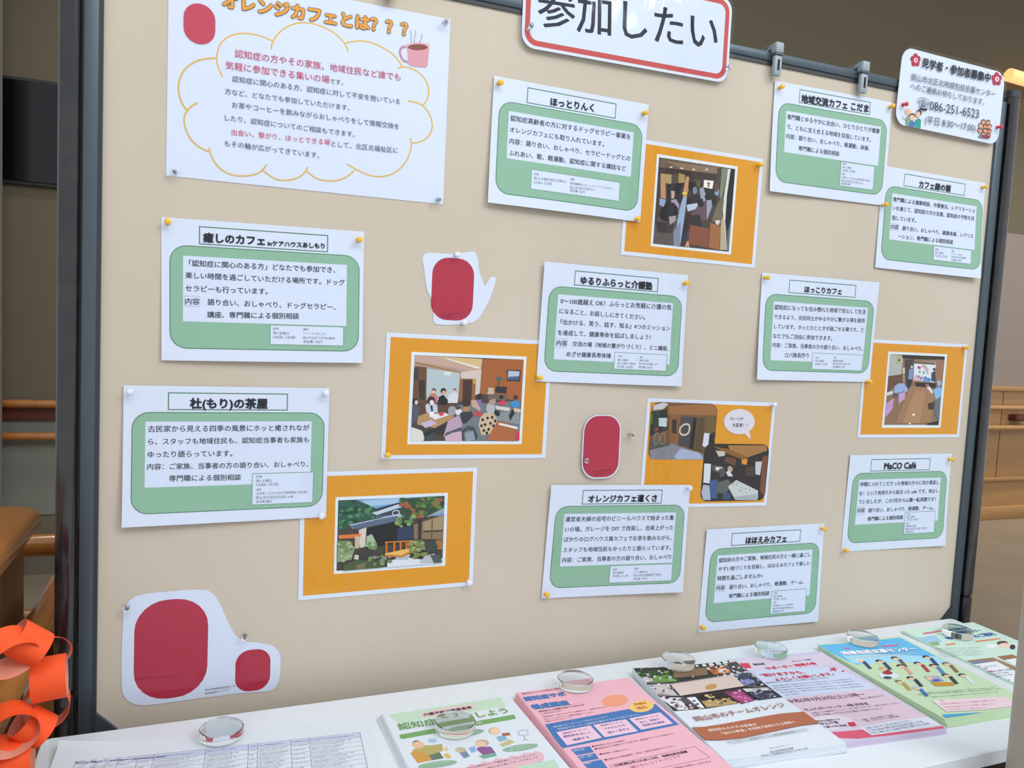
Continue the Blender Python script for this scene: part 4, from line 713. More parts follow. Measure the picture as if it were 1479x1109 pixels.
['p','A85840',[(21.0,45.5),(18.7,42.4),(13.9,42.6),(11.4,45.9),(13.7,49.0),(18.5,48.8)]],
['p','A85840',[(60.3,30.2),(58.8,28.1),(55.6,28.3),(53.9,30.6),(55.4,32.7),(58.6,32.5)]],
['p','A85840',[(34.0,41.7),(31.5,38.4),(26.3,38.7),(23.6,42.3),(26.1,45.6),(31.3,45.3)]],
['p','3E6A3A',[(63.6,29.2),(61.3,26.2),(56.6,26.4),(54.2,29.6),(56.5,32.6),(61.2,32.4)]],
['p','88703C',[(56.1,30.6),(53.7,27.4),(48.7,27.6),(46.1,31.0),(48.5,34.2),(53.5,34.0)]],
['p','5C8A3C',[(54.1,27.6),(52.3,25.2),(48.5,25.4),(46.5,28.0),(48.3,30.4),(52.1,30.2)]],
['p','3E6A3A',[(71.6,39.9),(69.8,37.5),(66.0,37.6),(64.0,40.1),(65.8,42.5),(69.6,42.4)]],
['p','A85840',[(88.7,50.8),(86.6,48.0),(82.2,48.2),(79.9,51.2),(82.0,54.0),(86.4,53.8)]],
['p','5C8A3C',[(60.1,40.7),(58.0,37.9),(53.4,38.1),(50.9,41.1),(53.0,43.9),(57.6,43.7)]],
['p','5C8A3C',[(24.4,50.1),(21.9,46.7),(16.7,46.9),(14.0,50.5),(16.5,53.9),(21.7,53.7)]],
['p','2A4A2C',[(36.9,33.0),(34.2,29.3),(28.5,29.6),(25.5,33.6),(28.2,37.3),(33.9,37.0)]],
['p','2A4A2C',[(50.9,50.8),(49.3,48.6),(45.9,48.8),(44.1,51.2),(45.7,53.4),(49.1,53.2)]],
['p','3E6A3A',[(23.5,50.8),(21.4,48.0),(17.0,48.2),(14.7,51.2),(16.8,54.0),(21.2,53.8)]],
['p','5C8A3C',[(76.2,45.8),(74.0,42.9),(69.3,43.1),(66.8,46.2),(69.0,49.1),(73.7,48.9)]],
['p','A85840',[(28.3,41.9),(26.5,39.5),(22.7,39.7),(20.7,42.3),(22.5,44.7),(26.3,44.5)]],
['p','5C8A3C',[(56.5,43.7),(54.2,40.6),(49.4,40.9),(46.9,44.3),(49.2,47.4),(54.0,47.1)]],
['p','A85840',[(29.1,47.3),(26.9,44.5),(22.4,44.7),(20.1,47.7),(22.3,50.5),(26.8,50.3)]],
['p','2A4A2C',[(41.6,20.9),(39.4,18.0),(34.9,18.3),(32.6,21.5),(34.8,24.4),(39.3,24.1)]],
['p','88703C',[(38.1,36.7),(36.4,34.4),(32.8,34.6),(30.9,37.1),(32.6,39.4),(36.2,39.2)]],
['p','88703C',[(57.1,52.5),(55.4,50.2),(51.8,50.4),(49.9,52.9),(51.6,55.2),(55.2,55.0)]],
['p','5C8A3C',[(52.2,42.5),(50.6,40.4),(47.3,40.6),(45.6,42.9),(47.2,45.0),(50.5,44.8)]],
['p','5C8A3C',[(69.1,53.9),(66.7,50.8),(61.8,51.0),(59.3,54.3),(61.7,57.4),(66.6,57.2)]],
['p','3E6A3A',[(85.4,36.3),(83.3,33.5),(79.0,33.7),(76.8,36.7),(78.9,39.5),(83.2,39.3)]],
['p','A85840',[(86.1,37.3),(84.2,34.8),(80.2,35.0),(78.1,37.7),(80.0,40.2),(84.0,40.0)]],
['p','2A4A2C',[(23.6,53.3),(20.9,49.7),(15.3,49.9),(12.4,53.7),(15.1,57.3),(20.7,57.1)]],
['p','3E6A3A',[(77.2,53.7),(74.5,50.1),(68.9,50.3),(66.0,54.1),(68.7,57.7),(74.3,57.5)]],
['p','88703C',[(82.0,51.2),(79.8,48.2),(75.0,48.4),(72.4,51.6),(74.6,54.6),(79.4,54.4)]],
['p','88703C',[(84.4,45.0),(81.7,41.4),(75.9,41.7),(72.8,45.6),(75.5,49.2),(81.3,48.9)]],
['p','88703C',[(80.7,41.6),(78.3,38.4),(73.2,38.7),(70.5,42.2),(72.9,45.4),(78.0,45.1)]],
['p','A85840',[(52.4,24.0),(50.3,21.2),(45.9,21.4),(43.6,24.4),(45.7,27.2),(50.1,27.0)]],
['p','3E6A3A',[(20.2,52.0),(18.5,49.8),(15.1,50.0),(13.4,52.4),(15.1,54.6),(18.5,54.4)]],
['p','5C8A3C',[(88.3,37.1),(85.9,33.8),(80.7,34.1),(77.9,37.7),(80.3,41.0),(85.5,40.7)]],
['p','3E6A3A',[(52.4,46.0),(49.7,42.4),(44.1,42.7),(41.2,46.6),(43.9,50.2),(49.5,49.9)]],
['p','2A4A2C',[(42.4,40.1),(40.8,37.9),(37.4,38.0),(35.6,40.3),(37.2,42.5),(40.6,42.4)]],
['p','5C8A3C',[(86.1,37.7),(83.9,34.8),(79.3,35.0),(76.9,38.1),(79.1,41.0),(83.7,40.8)]],
['p','2A4A2C',[(38.8,52.2),(37.0,49.8),(33.3,50.0),(31.4,52.6),(33.2,55.0),(36.9,54.8)]],
['p','5C8A3C',[(44.8,28.4),(43.0,25.9),(39.2,26.0),(37.2,28.6),(39.0,31.1),(42.8,31.0)]],
['p','2A4A2C',[(71.9,30.2),(69.8,27.4),(65.5,27.6),(63.3,30.6),(65.4,33.4),(69.7,33.2)]],
['p','5E8A50',[(16.5,11.8),(14.8,9.5),(11.3,9.7),(9.5,12.2),(11.2,14.5),(14.7,14.3)]],
['p','5E8A50',[(39.0,21.8),(37.4,19.7),(34.1,19.8),(32.4,22.0),(34.0,24.1),(37.3,24.0)]],
['p','88A868',[(34.5,11.1),(32.4,8.3),(28.1,8.5),(25.9,11.5),(28.0,14.3),(32.3,14.1)]],
['p','5E8A50',[(37.6,21.4),(35.8,19.0),(32.0,19.2),(30.0,21.8),(31.8,24.2),(35.6,24.0)]],
['p','5E8A50',[(18.8,21.1),(16.7,18.3),(12.3,18.5),(10.0,21.5),(12.1,24.3),(16.5,24.1)]],
['p','5E8A50',[(37.9,15.9),(35.4,12.6),(30.2,12.9),(27.5,16.5),(30.0,19.8),(35.2,19.5)]],
['p','5E8A50',[(30.2,15.8),(28.1,13.0),(23.7,13.2),(21.4,16.2),(23.5,19.0),(27.9,18.8)]],
['p','88A868',[(15.3,14.5),(12.8,11.2),(7.7,11.5),(5.1,15.1),(7.6,18.4),(12.7,18.1)]],
['p','88A868',[(20.6,8.6),(19.1,6.7),(16.0,6.8),(14.4,8.8),(15.9,10.7),(19.0,10.6)]],
['p','88A868',[(13.3,21.3),(11.9,19.4),(8.9,19.6),(7.3,21.7),(8.7,23.6),(11.7,23.4)]],
['p','88A868',[(42.4,24.2),(40.1,21.1),(35.3,21.3),(32.8,24.6),(35.1,27.7),(39.9,27.5)]],
['p','5E8A50',[(22.6,25.1),(21.2,23.2),(18.2,23.3),(16.6,25.3),(18.0,27.2),(21.0,27.1)]],
['p','5E8A50',[(19.0,15.2),(17.2,12.8),(13.4,13.0),(11.4,15.6),(13.2,18.0),(17.0,17.8)]],
['p','5E8A50',[(14.6,19.7),(13.1,17.7),(10.0,17.9),(8.4,20.1),(9.9,22.1),(13.0,21.9)]],
['p','3A2C20',[(46.1,18.4),(52.8,18.0),(52.8,-15.5),(47.2,-17.4)]],
['p','A8C0A0',[(-40.7,-5.4),(-32.3,-1.5),(-23.2,-19.6),(-29.4,-27.9),(-40.3,-22.8)]],
['p','6A9058',[(-28.6,-25.8),(-29.9,-27.5),(-32.5,-27.3),(-33.8,-25.4),(-32.5,-23.7),(-29.9,-23.9)]],
['p','A8C090',[(-31.7,-17.9),(-33.1,-19.9),(-36.1,-19.7),(-37.5,-17.5),(-36.1,-15.5),(-33.1,-15.7)]],
['p','A8C090',[(-30.8,-14.5),(-31.9,-16.0),(-34.2,-15.9),(-35.4,-14.3),(-34.3,-12.8),(-32.0,-12.9)]],
['p','6A9058',[(-25.4,-26.5),(-27.3,-29.0),(-31.2,-28.8),(-33.2,-26.1),(-31.3,-23.6),(-27.3,-23.8)]],
['p','A8C090',[(-37.2,-19.5),(-39.0,-21.7),(-42.5,-21.5),(-44.2,-19.1),(-42.5,-16.9),(-39.0,-17.1)]],
['p','6A9058',[(-24.4,-17.7),(-25.6,-19.3),(-28.1,-19.2),(-29.4,-17.5),(-28.1,-15.9),(-25.6,-16.0)]],
['p','6A9058',[(-30.3,-23.2),(-32.0,-25.5),(-35.6,-25.3),(-37.5,-22.8),(-35.8,-20.5),(-32.2,-20.7)]],
['p','6A9058',[(-35.3,-19.8),(-36.6,-21.5),(-39.2,-21.3),(-40.5,-19.4),(-39.2,-17.7),(-36.6,-17.9)]],
['p','6A9058',[(-23.4,-26.5),(-25.2,-28.9),(-29.0,-28.7),(-30.8,-26.1),(-29.0,-23.7),(-25.2,-23.9)]],
['p','6A9058',[(-31.6,-17.3),(-33.3,-19.5),(-36.8,-19.3),(-38.6,-16.9),(-36.9,-14.7),(-33.4,-14.9)]],
['p','6A9058',[(-21.7,-23.1),(-23.4,-25.4),(-26.9,-25.2),(-28.7,-22.7),(-27.0,-20.4),(-23.5,-20.6)]],
['p','6A9058',[(-31.1,-25.0),(-32.7,-27.2),(-36.0,-27.0),(-37.7,-24.6),(-36.1,-22.4),(-32.8,-22.6)]],
['p','88A070',[(-87.0,-11.2),(-70.3,-10.1),(-59.4,-23.8),(-65.2,-42.9),(-88.3,-45.6)]],
['p','A4B888',[(-63.5,-36.7),(-65.1,-38.9),(-68.4,-38.6),(-70.1,-36.1),(-68.5,-33.9),(-65.1,-34.2)]],
['p','708A58',[(-68.5,-22.7),(-70.1,-24.9),(-73.5,-24.7),(-75.3,-22.3),(-73.7,-20.1),(-70.3,-20.3)]],
['p','708A58',[(-76.7,-34.8),(-78.3,-37.0),(-81.7,-36.8),(-83.5,-34.4),(-81.9,-32.2),(-78.5,-32.4)]],
['p','708A58',[(-69.3,-37.6),(-70.6,-39.4),(-73.4,-39.2),(-74.9,-37.2),(-73.6,-35.4),(-70.8,-35.6)]],
['p','A4B888',[(-83.0,-15.0),(-84.8,-17.3),(-88.2,-17.0),(-90.0,-14.4),(-88.2,-12.1),(-84.8,-12.4)]],
['p','A4B888',[(-77.7,-26.0),(-79.4,-28.3),(-82.9,-28.0),(-84.7,-25.4),(-83.0,-23.1),(-79.5,-23.4)]],
['p','708A58',[(-73.7,-16.7),(-75.7,-19.4),(-79.8,-19.2),(-81.9,-16.3),(-79.9,-13.6),(-75.8,-13.8)]],
['p','708A58',[(-63.5,-15.0),(-65.4,-17.5),(-69.3,-17.2),(-71.3,-14.4),(-69.4,-11.9),(-65.5,-12.2)]],
['p','A4B888',[(-65.7,-16.6),(-67.8,-19.5),(-72.2,-19.2),(-74.5,-16.0),(-72.4,-13.1),(-68.0,-13.4)]],
['p','A4B888',[(-74.6,-43.5),(-76.4,-45.9),(-80.1,-45.7),(-82.0,-43.1),(-80.2,-40.7),(-76.4,-40.9)]],
['p','708A58',[(-79.0,-12.3),(-81.0,-15.1),(-85.2,-14.9),(-87.4,-11.9),(-85.4,-9.1),(-81.2,-9.3)]],
['p','A4B888',[(-66.6,-15.1),(-68.8,-18.1),(-73.3,-17.8),(-75.6,-14.5),(-73.4,-11.5),(-68.9,-11.8)]],
['p','5A7448',[(-65.7,-18.8),(-67.0,-20.6),(-69.8,-20.5),(-71.3,-18.6),(-70.0,-16.8),(-67.2,-16.9)]],
['p','A4B888',[(-77.3,-35.8),(-79.0,-38.1),(-82.5,-37.9),(-84.3,-35.4),(-82.6,-33.1),(-79.1,-33.3)]],
['p','5A7448',[(-78.6,-20.5),(-80.1,-22.6),(-83.3,-22.4),(-85.0,-20.1),(-83.5,-18.0),(-80.3,-18.2)]],
['p','A4B888',[(-68.4,-38.6),(-70.5,-41.5),(-74.9,-41.2),(-77.2,-38.0),(-75.1,-35.1),(-70.7,-35.4)]],
['p','708A58',[(-73.0,-19.8),(-75.4,-23.0),(-80.3,-22.7),(-82.8,-19.2),(-80.4,-16.0),(-75.5,-16.3)]],
['p','708A58',[(-67.2,-25.7),(-68.7,-27.7),(-71.7,-27.5),(-73.2,-25.3),(-71.7,-23.3),(-68.7,-23.5)]],
['p','708A58',[(-71.1,-12.4),(-72.6,-14.5),(-75.7,-14.3),(-77.3,-12.0),(-75.8,-9.9),(-72.7,-10.1)]],
['p','A4B888',[(-61.7,-21.7),(-64.0,-24.8),(-68.8,-24.5),(-71.3,-21.1),(-69.0,-18.0),(-64.2,-18.3)]],
['p','708A58',[(-70.3,-27.9),(-72.2,-30.5),(-76.1,-30.3),(-78.1,-27.5),(-76.2,-24.9),(-72.3,-25.1)]],
['p','5A7448',[(-62.3,-25.1),(-63.6,-26.9),(-66.4,-26.7),(-67.9,-24.7),(-66.6,-22.9),(-63.8,-23.1)]],
['p','3C3834',[(-55.0,-28.4),(-31.4,-32.2),(-22.6,-39.4),(-48.3,-41.9)]],
['p','4A5838',[(-77.7,-50.7),(-56.8,-43.5),(-9.3,-49.1),(-11.2,-60.0),(-77.5,-60.5)]],
['p','787048',[(-56.5,-52.3),(-39.6,-49.1),(-43.6,-59.8),(-56.3,-59.9)]],
['p','C8CCC0',[(-59.1,-34.7),(-52.7,-36.2),(-53.6,-43.8),(-61.0,-42.1)]],
['p','DCE4EC',[(-4.9,-49.4),(25.8,-45.0),(57.4,-51.7),(91.6,-51.9),(91.2,-59.8),(-4.6,-60.5)]],
['p','B4BCC0',[(12.3,-37.4),(34.6,-41.1),(30.4,-49.8),(8.2,-48.2)]],
['p','6E9050',[(-9.3,-48.2),(-11.3,-50.8),(-15.4,-50.5),(-17.5,-47.6),(-15.5,-45.0),(-11.3,-45.3)]],
['p','8A8A78',[(-23.0,-42.5),(-24.6,-44.7),(-27.9,-44.5),(-29.6,-42.1),(-28.0,-39.9),(-24.7,-40.1)]],
['p','8A8A78',[(-5.8,-45.1),(-7.7,-47.6),(-11.7,-47.3),(-13.8,-44.5),(-11.9,-42.0),(-7.9,-42.3)]],
['p','8A8A78',[(4.3,-50.6),(2.5,-53.0),(-1.3,-52.8),(-3.3,-50.2),(-1.5,-47.8),(2.3,-48.0)]],
['p','6E9050',[(-29.0,-42.8),(-31.1,-45.6),(-35.5,-45.3),(-37.8,-42.2),(-35.7,-39.4),(-31.3,-39.7)]],
['p','6E9050',[(-7.4,-46.4),(-8.8,-48.3),(-11.7,-48.1),(-13.2,-46.0),(-11.8,-44.1),(-8.9,-44.3)]],
['p','88A868',[(-8.7,-53.1),(-10.8,-55.9),(-15.2,-55.6),(-17.5,-52.5),(-15.4,-49.7),(-11.0,-50.0)]],
['p','8A8A78',[(-23.4,-53.3),(-24.8,-55.2),(-27.6,-55.0),(-29.0,-52.9),(-27.6,-51.0),(-24.8,-51.2)]],
['p','8A8A78',[(-22.8,-41.9),(-24.7,-44.5),(-28.7,-44.2),(-30.8,-41.3),(-28.9,-38.7),(-24.9,-39.0)]],
['p','6E9050',[(-10.1,-47.0),(-11.7,-49.2),(-15.1,-48.9),(-16.9,-46.4),(-15.3,-44.2),(-11.9,-44.5)]],
['p','8A8A78',[(3.6,-41.5),(1.4,-44.4),(-3.2,-44.1),(-5.6,-40.9),(-3.4,-38.0),(1.2,-38.3)]],
['p','8A8A78',[(-6.7,-43.6),(-8.6,-46.1),(-12.6,-45.8),(-14.7,-43.0),(-12.8,-40.5),(-8.8,-40.8)]],
['p','8A8A78',[(-10.7,-43.5),(-11.9,-45.0),(-14.4,-44.8),(-15.7,-43.1),(-14.5,-41.6),(-11.9,-41.8)]],
['p','6E9050',[(3.5,-50.5),(1.3,-53.4),(-3.2,-53.1),(-5.5,-49.9),(-3.3,-47.0),(1.2,-47.3)]],
['p','88A868',[(1.6,-40.9),(0.2,-42.8),(-2.8,-42.6),(-4.4,-40.5),(-3.0,-38.6),(0.0,-38.8)]],
['p','6E9050',[(-0.9,-38.0),(-3.1,-40.9),(-7.6,-40.6),(-9.9,-37.4),(-7.7,-34.5),(-3.2,-34.8)]],
['p','6E9050',[(-9.4,-51.1),(-10.7,-52.9),(-13.5,-52.7),(-15.0,-50.7),(-13.7,-48.9),(-10.9,-49.1)]],
['p','8A8A78',[(-11.3,-48.2),(-13.1,-50.6),(-16.8,-50.3),(-18.7,-47.6),(-16.9,-45.2),(-13.2,-45.5)]],
['p','8A8A78',[(-5.0,-44.5),(-6.5,-46.6),(-9.7,-46.3),(-11.4,-43.9),(-9.9,-41.8),(-6.7,-42.1)]],
['p','6E9050',[(-10.8,-40.6),(-12.4,-42.7),(-15.7,-42.5),(-17.4,-40.2),(-15.8,-38.1),(-12.5,-38.3)]],
['p','6E9050',[(-31.1,-45.5),(-32.8,-47.9),(-36.4,-47.6),(-38.3,-44.9),(-36.6,-42.5),(-33.0,-42.8)]],
['p','8A8A78',[(-18.6,-41.7),(-19.8,-43.3),(-22.3,-43.1),(-23.6,-41.3),(-22.4,-39.7),(-19.9,-39.9)]],
['p','D07A20',[(-10.3,-16.0),(31.5,-16.0),(32.7,-18.7),(-9.5,-18.2)]],
['p','C86C18',[(-9.1,-17.2),(-5.6,-17.2),(-5.0,-38.4),(-8.5,-38.1)]],
['p','C86C18',[(4.0,-18.0),(7.5,-18.0),(8.2,-39.3),(4.6,-39.1)]],
['p','C86C18',[(15.0,-18.7),(18.5,-18.7),(19.2,-40.1),(15.7,-39.8)]],
['p','C86C18',[(25.0,-19.3),(28.5,-19.3),(29.2,-40.7),(25.6,-40.5)]],
['p','E8B860',[(-8.6,-35.9),(32.0,-29.8),(34.4,-34.4),(19.1,-42.3),(-9.6,-39.2)]],
['p','C87820',[(-9.6,-38.1),(19.0,-41.2),(34.4,-34.4),(34.5,-38.9),(20.2,-44.6),(-9.5,-40.7)]],
['p','A07038',[(77.8,-19.3),(90.4,-18.9),(91.0,-35.9),(79.5,-35.2)]],
['p','5C7438',[(49.9,-19.9),(47.1,-23.6),(41.4,-23.3),(38.5,-19.3),(41.3,-15.6),(47.0,-15.9)]],
['p','5C7438',[(49.6,-44.2),(47.2,-47.4),(42.1,-47.0),(39.4,-43.4),(41.8,-40.2),(46.9,-40.6)]],
['p','7A8C4C',[(40.5,-27.4),(38.4,-30.2),(34.0,-30.0),(31.7,-27.0),(33.8,-24.2),(38.2,-24.4)]],
['p','5C7438',[(58.2,-31.9),(56.1,-34.6),(51.8,-34.3),(49.6,-31.3),(51.7,-28.6),(56.0,-28.9)]],
['p','98A468',[(39.5,-18.9),(37.6,-21.4),(33.6,-21.2),(31.5,-18.5),(33.4,-16.0),(37.4,-16.2)]],
['p','7A8C4C',[(46.5,-46.8),(44.3,-49.7),(39.7,-49.4),(37.3,-46.2),(39.5,-43.3),(44.1,-43.6)]],
['p','7A8C4C',[(41.0,-35.7),(38.9,-38.4),(34.5,-38.1),(32.2,-35.1),(34.3,-32.4),(38.7,-32.7)]],
['p','7A8C4C',[(65.6,-41.2),(63.6,-43.9),(59.3,-43.6),(57.0,-40.6),(59.0,-37.9),(63.3,-38.2)]],
['p','5C7438',[(64.8,-24.6),(62.8,-27.4),(58.4,-27.1),(56.0,-24.0),(58.0,-21.2),(62.4,-21.5)]],
['p','7A8C4C',[(48.2,-33.1),(45.7,-36.4),(40.6,-36.0),(38.0,-32.3),(40.5,-29.0),(45.6,-29.4)]],
['p','7A8C4C',[(58.1,-27.3),(56.0,-30.1),(51.7,-29.9),(49.5,-26.9),(51.6,-24.1),(55.9,-24.3)]],
['p','5C7438',[(55.9,-19.5),(53.7,-22.4),(49.2,-22.1),(46.9,-18.9),(49.1,-16.0),(53.6,-16.3)]],
['p','7A8C4C',[(46.4,-39.9),(44.6,-42.3),(40.8,-42.0),(38.8,-39.3),(40.6,-36.9),(44.4,-37.2)]],
['p','B08850',[(57.0,-31.6),(55.1,-34.0),(51.2,-33.7),(49.2,-31.0),(51.1,-28.6),(55.0,-28.9)]],
['p','5C7438',[(52.6,-21.8),(50.8,-24.2),(47.1,-23.9),(45.2,-21.2),(47.0,-18.8),(50.7,-19.1)]],
['p','7A8C4C',[(46.0,-31.6),(43.9,-34.4),(39.5,-34.1),(37.2,-31.0),(39.3,-28.2),(43.7,-28.5)]],
['p','B08850',[(39.5,-23.7),(36.7,-27.4),(31.0,-27.1),(28.1,-23.1),(30.9,-19.4),(36.6,-19.7)]],
['p','5C7438',[(67.7,-33.5),(66.0,-35.8),(62.4,-35.5),(60.5,-32.9),(62.2,-30.6),(65.8,-30.9)]],
['p','7A8C4C',[(51.8,-42.1),(49.6,-44.9),(45.1,-44.6),(42.8,-41.5),(45.0,-38.7),(49.5,-39.0)]],
['p','B08850',[(45.4,-30.5),(42.9,-33.8),(37.7,-33.4),(35.0,-29.7),(37.5,-26.4),(42.7,-26.8)]],
['p','5C7438',[(72.9,-30.9),(70.0,-34.6),(64.1,-34.2),(61.1,-30.1),(64.0,-26.4),(69.9,-26.8)]],
['p','98A468',[(67.7,-31.9),(64.9,-35.6),(59.0,-35.3),(55.9,-31.3),(58.7,-27.6),(64.6,-27.9)]],
['p','B08850',[(44.3,-30.4),(42.3,-33.0),(38.2,-32.7),(36.1,-29.8),(38.1,-27.2),(42.2,-27.5)]],
['p','7A8C4C',[(61.9,-42.5),(59.4,-45.9),(54.0,-45.5),(51.1,-41.7),(53.6,-38.3),(59.0,-38.7)]],
['p','5C7438',[(40.3,-28.9),(37.7,-32.4),(32.1,-32.0),(29.1,-28.1),(31.7,-24.6),(37.3,-25.0)]],
['p','98A468',[(58.6,-22.4),(56.6,-24.9),(52.5,-24.6),(50.4,-21.8),(52.4,-19.3),(56.5,-19.6)]],
['p','98A468',[(43.1,-30.5),(41.1,-33.1),(37.0,-32.9),(34.9,-30.1),(36.9,-27.5),(41.0,-27.7)]],
['p','7A8C4C',[(48.7,-24.2),(46.7,-26.8),(42.5,-26.5),(40.3,-23.6),(42.3,-21.0),(46.5,-21.3)]],
['p','98A468',[(46.9,-20.7),(44.8,-23.5),(40.3,-23.2),(37.9,-20.1),(40.0,-17.3),(44.5,-17.6)]],
['p','5C7438',[(50.9,-32.6),(48.6,-35.7),(43.8,-35.4),(41.3,-32.0),(43.6,-28.9),(48.4,-29.2)]],
['p','7A8C4C',[(51.5,-25.1),(49.1,-28.2),(44.1,-27.9),(41.5,-24.5),(43.9,-21.4),(48.9,-21.7)]],
['p','98A468',[(53.0,-33.5),(50.6,-36.6),(45.6,-36.3),(43.0,-32.9),(45.4,-29.8),(50.4,-30.1)]],
['p','B08850',[(37.8,-32.4),(36.1,-34.6),(32.5,-34.4),(30.6,-32.0),(32.3,-29.8),(35.9,-30.0)]],
['p','7A8C4C',[(57.0,-31.8),(55.2,-34.2),(51.5,-33.9),(49.6,-31.2),(51.4,-28.8),(55.1,-29.1)]],
['p','38403C',[(58.6,-20.3),(76.7,-19.2),(81.7,-30.8),(77.5,-41.8),(59.2,-38.3)]],
['p','B8C0C0',[(50.7,-55.7),(59.4,-45.1),(75.2,-41.7),(84.6,-49.1),(85.0,-59.3)]],
['p','4C5658',[(68.4,-43.5),(85.6,-44.6),(91.1,-58.6),(75.8,-58.7)]],
['l','E8EEF4',[(1.0,31.7),(3.5,35.5),(10.0,36.1),(12.8,32.9),(10.3,29.1),(3.7,28.3),(1.0,31.7)],1.2,False],
]),
'P4':({'x': 1063.1,'z': 1080.7,'th': -0.01872,'w': 297,'h': 210,'mode': 'board','hgt': 0},[
['r','E09A1E',[-141.5,-98,141.5,98],0,N,0],
['r','7A5634',[-138.1,-11.2,10.4,98.7],16,N,0.8],
['p','A06C3C',[(-102.3,91.3),(-0.3,98.2),(8.2,90.4),(8.0,76.2),(-100.8,75.5)]],
['p','C8CCD0',[(-134.1,92.3),(-112.0,97.9),(-101.6,95.2),(-113.1,85.0),(-135.4,82.5)]],
['p','303830',[(-139.5,78.5),(-104.0,85.3),(-98.1,45.9),(-137.7,33.4)]],
['p','C8D4D8',[(-120.6,68.1),(-102.5,68.6),(-102.0,51.8),(-119.1,52.4)]],
['p','A02828',[(-128.8,47.3),(-121.2,50.4),(-118.4,44.6),(-127.3,43.4)]],
['p','4A6A30',[(-139.2,74.6),(-132.6,76.7),(-133.1,57.1),(-138.0,57.0)]],
['p','8A5C34',[(-98.6,75.6),(-75.5,74.2),(-71.7,10.4),(-93.2,18.2)]],
['p','2C2A24',[(-90.8,65.9),(-80.5,66.1),(-79.0,38.3),(-89.5,40.1)]],
['p','484448',[(-71.7,71.3),(-40.3,72.0),(-39.0,10.7),(-73.4,16.4)]],
['p','1C1814',[(-43.6,69.9),(-35.4,70.1),(-37.7,8.7),(-48.4,10.6)]],
['p','584828',[(-33.1,70.2),(-16.6,70.5),(-14.6,2.8),(-36.3,6.7)]],
['p','6E5830',[(-14.5,73.6),(8.0,76.2),(9.9,21.3),(-11.4,19.1)]],
['l','D8D0B8',[(-64.5,56.5),(-55.3,57.7),(-50.4,50.7),(-53.6,39.7),(-63.8,36.5),(-71.2,41.4),(-70.9,50.4),(-64.5,56.5)],3.2,False],
['p','D8DCE4',[(-16.0,41.3),(-1.2,40.5),(-3.5,11.0),(-17.8,16.0)]],
['p','26221E',[(-3.9,39.4),(8.8,43.7),(11.4,-5.2),(-5.0,2.9)]],
['p','868890',[(-136.6,9.8),(-88.8,20.2),(-14.2,-1.2),(-10.8,-11.0),(-131.4,-10.8)]],
['p','A8B4D0',[(-79.4,-5.6),(-67.1,10.5),(-24.1,2.8),(-13.3,-10.4),(-74.3,-10.6)]],
['p','5A5850',[(-137.1,27.5),(-95.8,22.1),(-90.7,16.2),(-137.4,5.9)]],
['l','8C8C88',[(-124.7,39.5),(-118.1,36.7),(-117.4,21.9),(-123.9,18.8),(-128.0,25.7),(-124.7,39.5)],1.5,False],
['l','8C8C88',[(-111.2,39.7),(-104.5,36.9),(-103.8,22.0),(-110.4,19.0),(-114.4,25.9),(-111.2,39.7)],1.5,False],
['r','2A2220',[-12.8,-94.0,142.6,20.6],16,N,0.8],
['p','A87840',[(41.8,17.6),(134.2,18.5),(138.4,8.1),(88.9,-6.9),(47.8,7.4)]],
['p','8A5C28',[(8.1,15.2),(47.6,9.4),(88.7,-4.8),(87.1,-13.1),(33.6,3.2)]],
['p','C8C4B8',[(13.8,7.1),(35.8,5.2),(36.6,-3.0),(22.3,-5.1)]],
['p','E09030',[(76.9,-11.1),(91.6,-8.9),(90.5,-21.4),(79.0,-19.4)]],
['p','6A4428',[(36.8,-5.0),(64.3,-9.0),(63.3,-23.5),(37.9,-15.3)]],
['p','D8DCE0',[(-10.1,-18.5),(5.6,-19.5),(7.1,-58.4),(-8.7,-56.2)]],
['p','5A5048',[(7.0,-21.5),(33.9,-23.6),(32.9,-38.0),(10.7,-33.8)]],
['p','E0E4E8',[(17.1,-25.6),(34.2,-26.6),(32.5,-33.8),(17.7,-31.8)]],
['p','C8CCD0',[(111.2,-15.1),(127.5,-14.0),(125.5,-42.4),(113.9,-40.3)]],
['p','4A3A30',[(90.9,-25.6),(110.8,-23.5),(110.5,-44.5),(90.2,-42.3)]],
['p','7A4828',[(127.8,-4.6),(140.3,-2.4),(141.6,-84.8),(129.2,-76.2)]],
['p','B0B8C8',[(-8.3,-60.3),(6.3,-62.5),(11.6,-91.3),(-5.2,-91.0),(-11.5,-76.6)]],
['p','3C5A88',[(5.3,-52.2),(24.4,-50.3),(26.0,-89.5),(11.2,-87.2)]],
['p','60625C',[(25.1,-56.5),(48.9,-50.4),(59.8,-60.9),(46.9,-79.4),(24.7,-77.1)]],
['p','1E1A1C',[(52.8,-45.3),(52.5,-47.4),(51.1,-49.1),(49.0,-50.2),(46.4,-50.6),(43.7,-50.2),(41.4,-48.9),(39.7,-47.2),(39.0,-45.1),(39.3,-43.0),(40.7,-41.3),(42.8,-40.2),(45.4,-39.8),(48.1,-40.2),(50.4,-41.5),(52.1,-43.2)]],
['p','C0A090',[(58.0,-29.7),(57.8,-32.1),(56.6,-34.1),(54.7,-35.4),(52.3,-35.9),(49.8,-35.4),(47.6,-34.1),(46.0,-32.1),(45.2,-29.7),(45.4,-27.3),(46.6,-25.3),(48.5,-24.0),(50.9,-23.5),(53.4,-24.0),(55.6,-25.3),(57.2,-27.3)]],
['p','D8D8D8',[(42.5,-35.9),(49.4,-31.8),(60.5,-44.3),(48.2,-44.2)]],
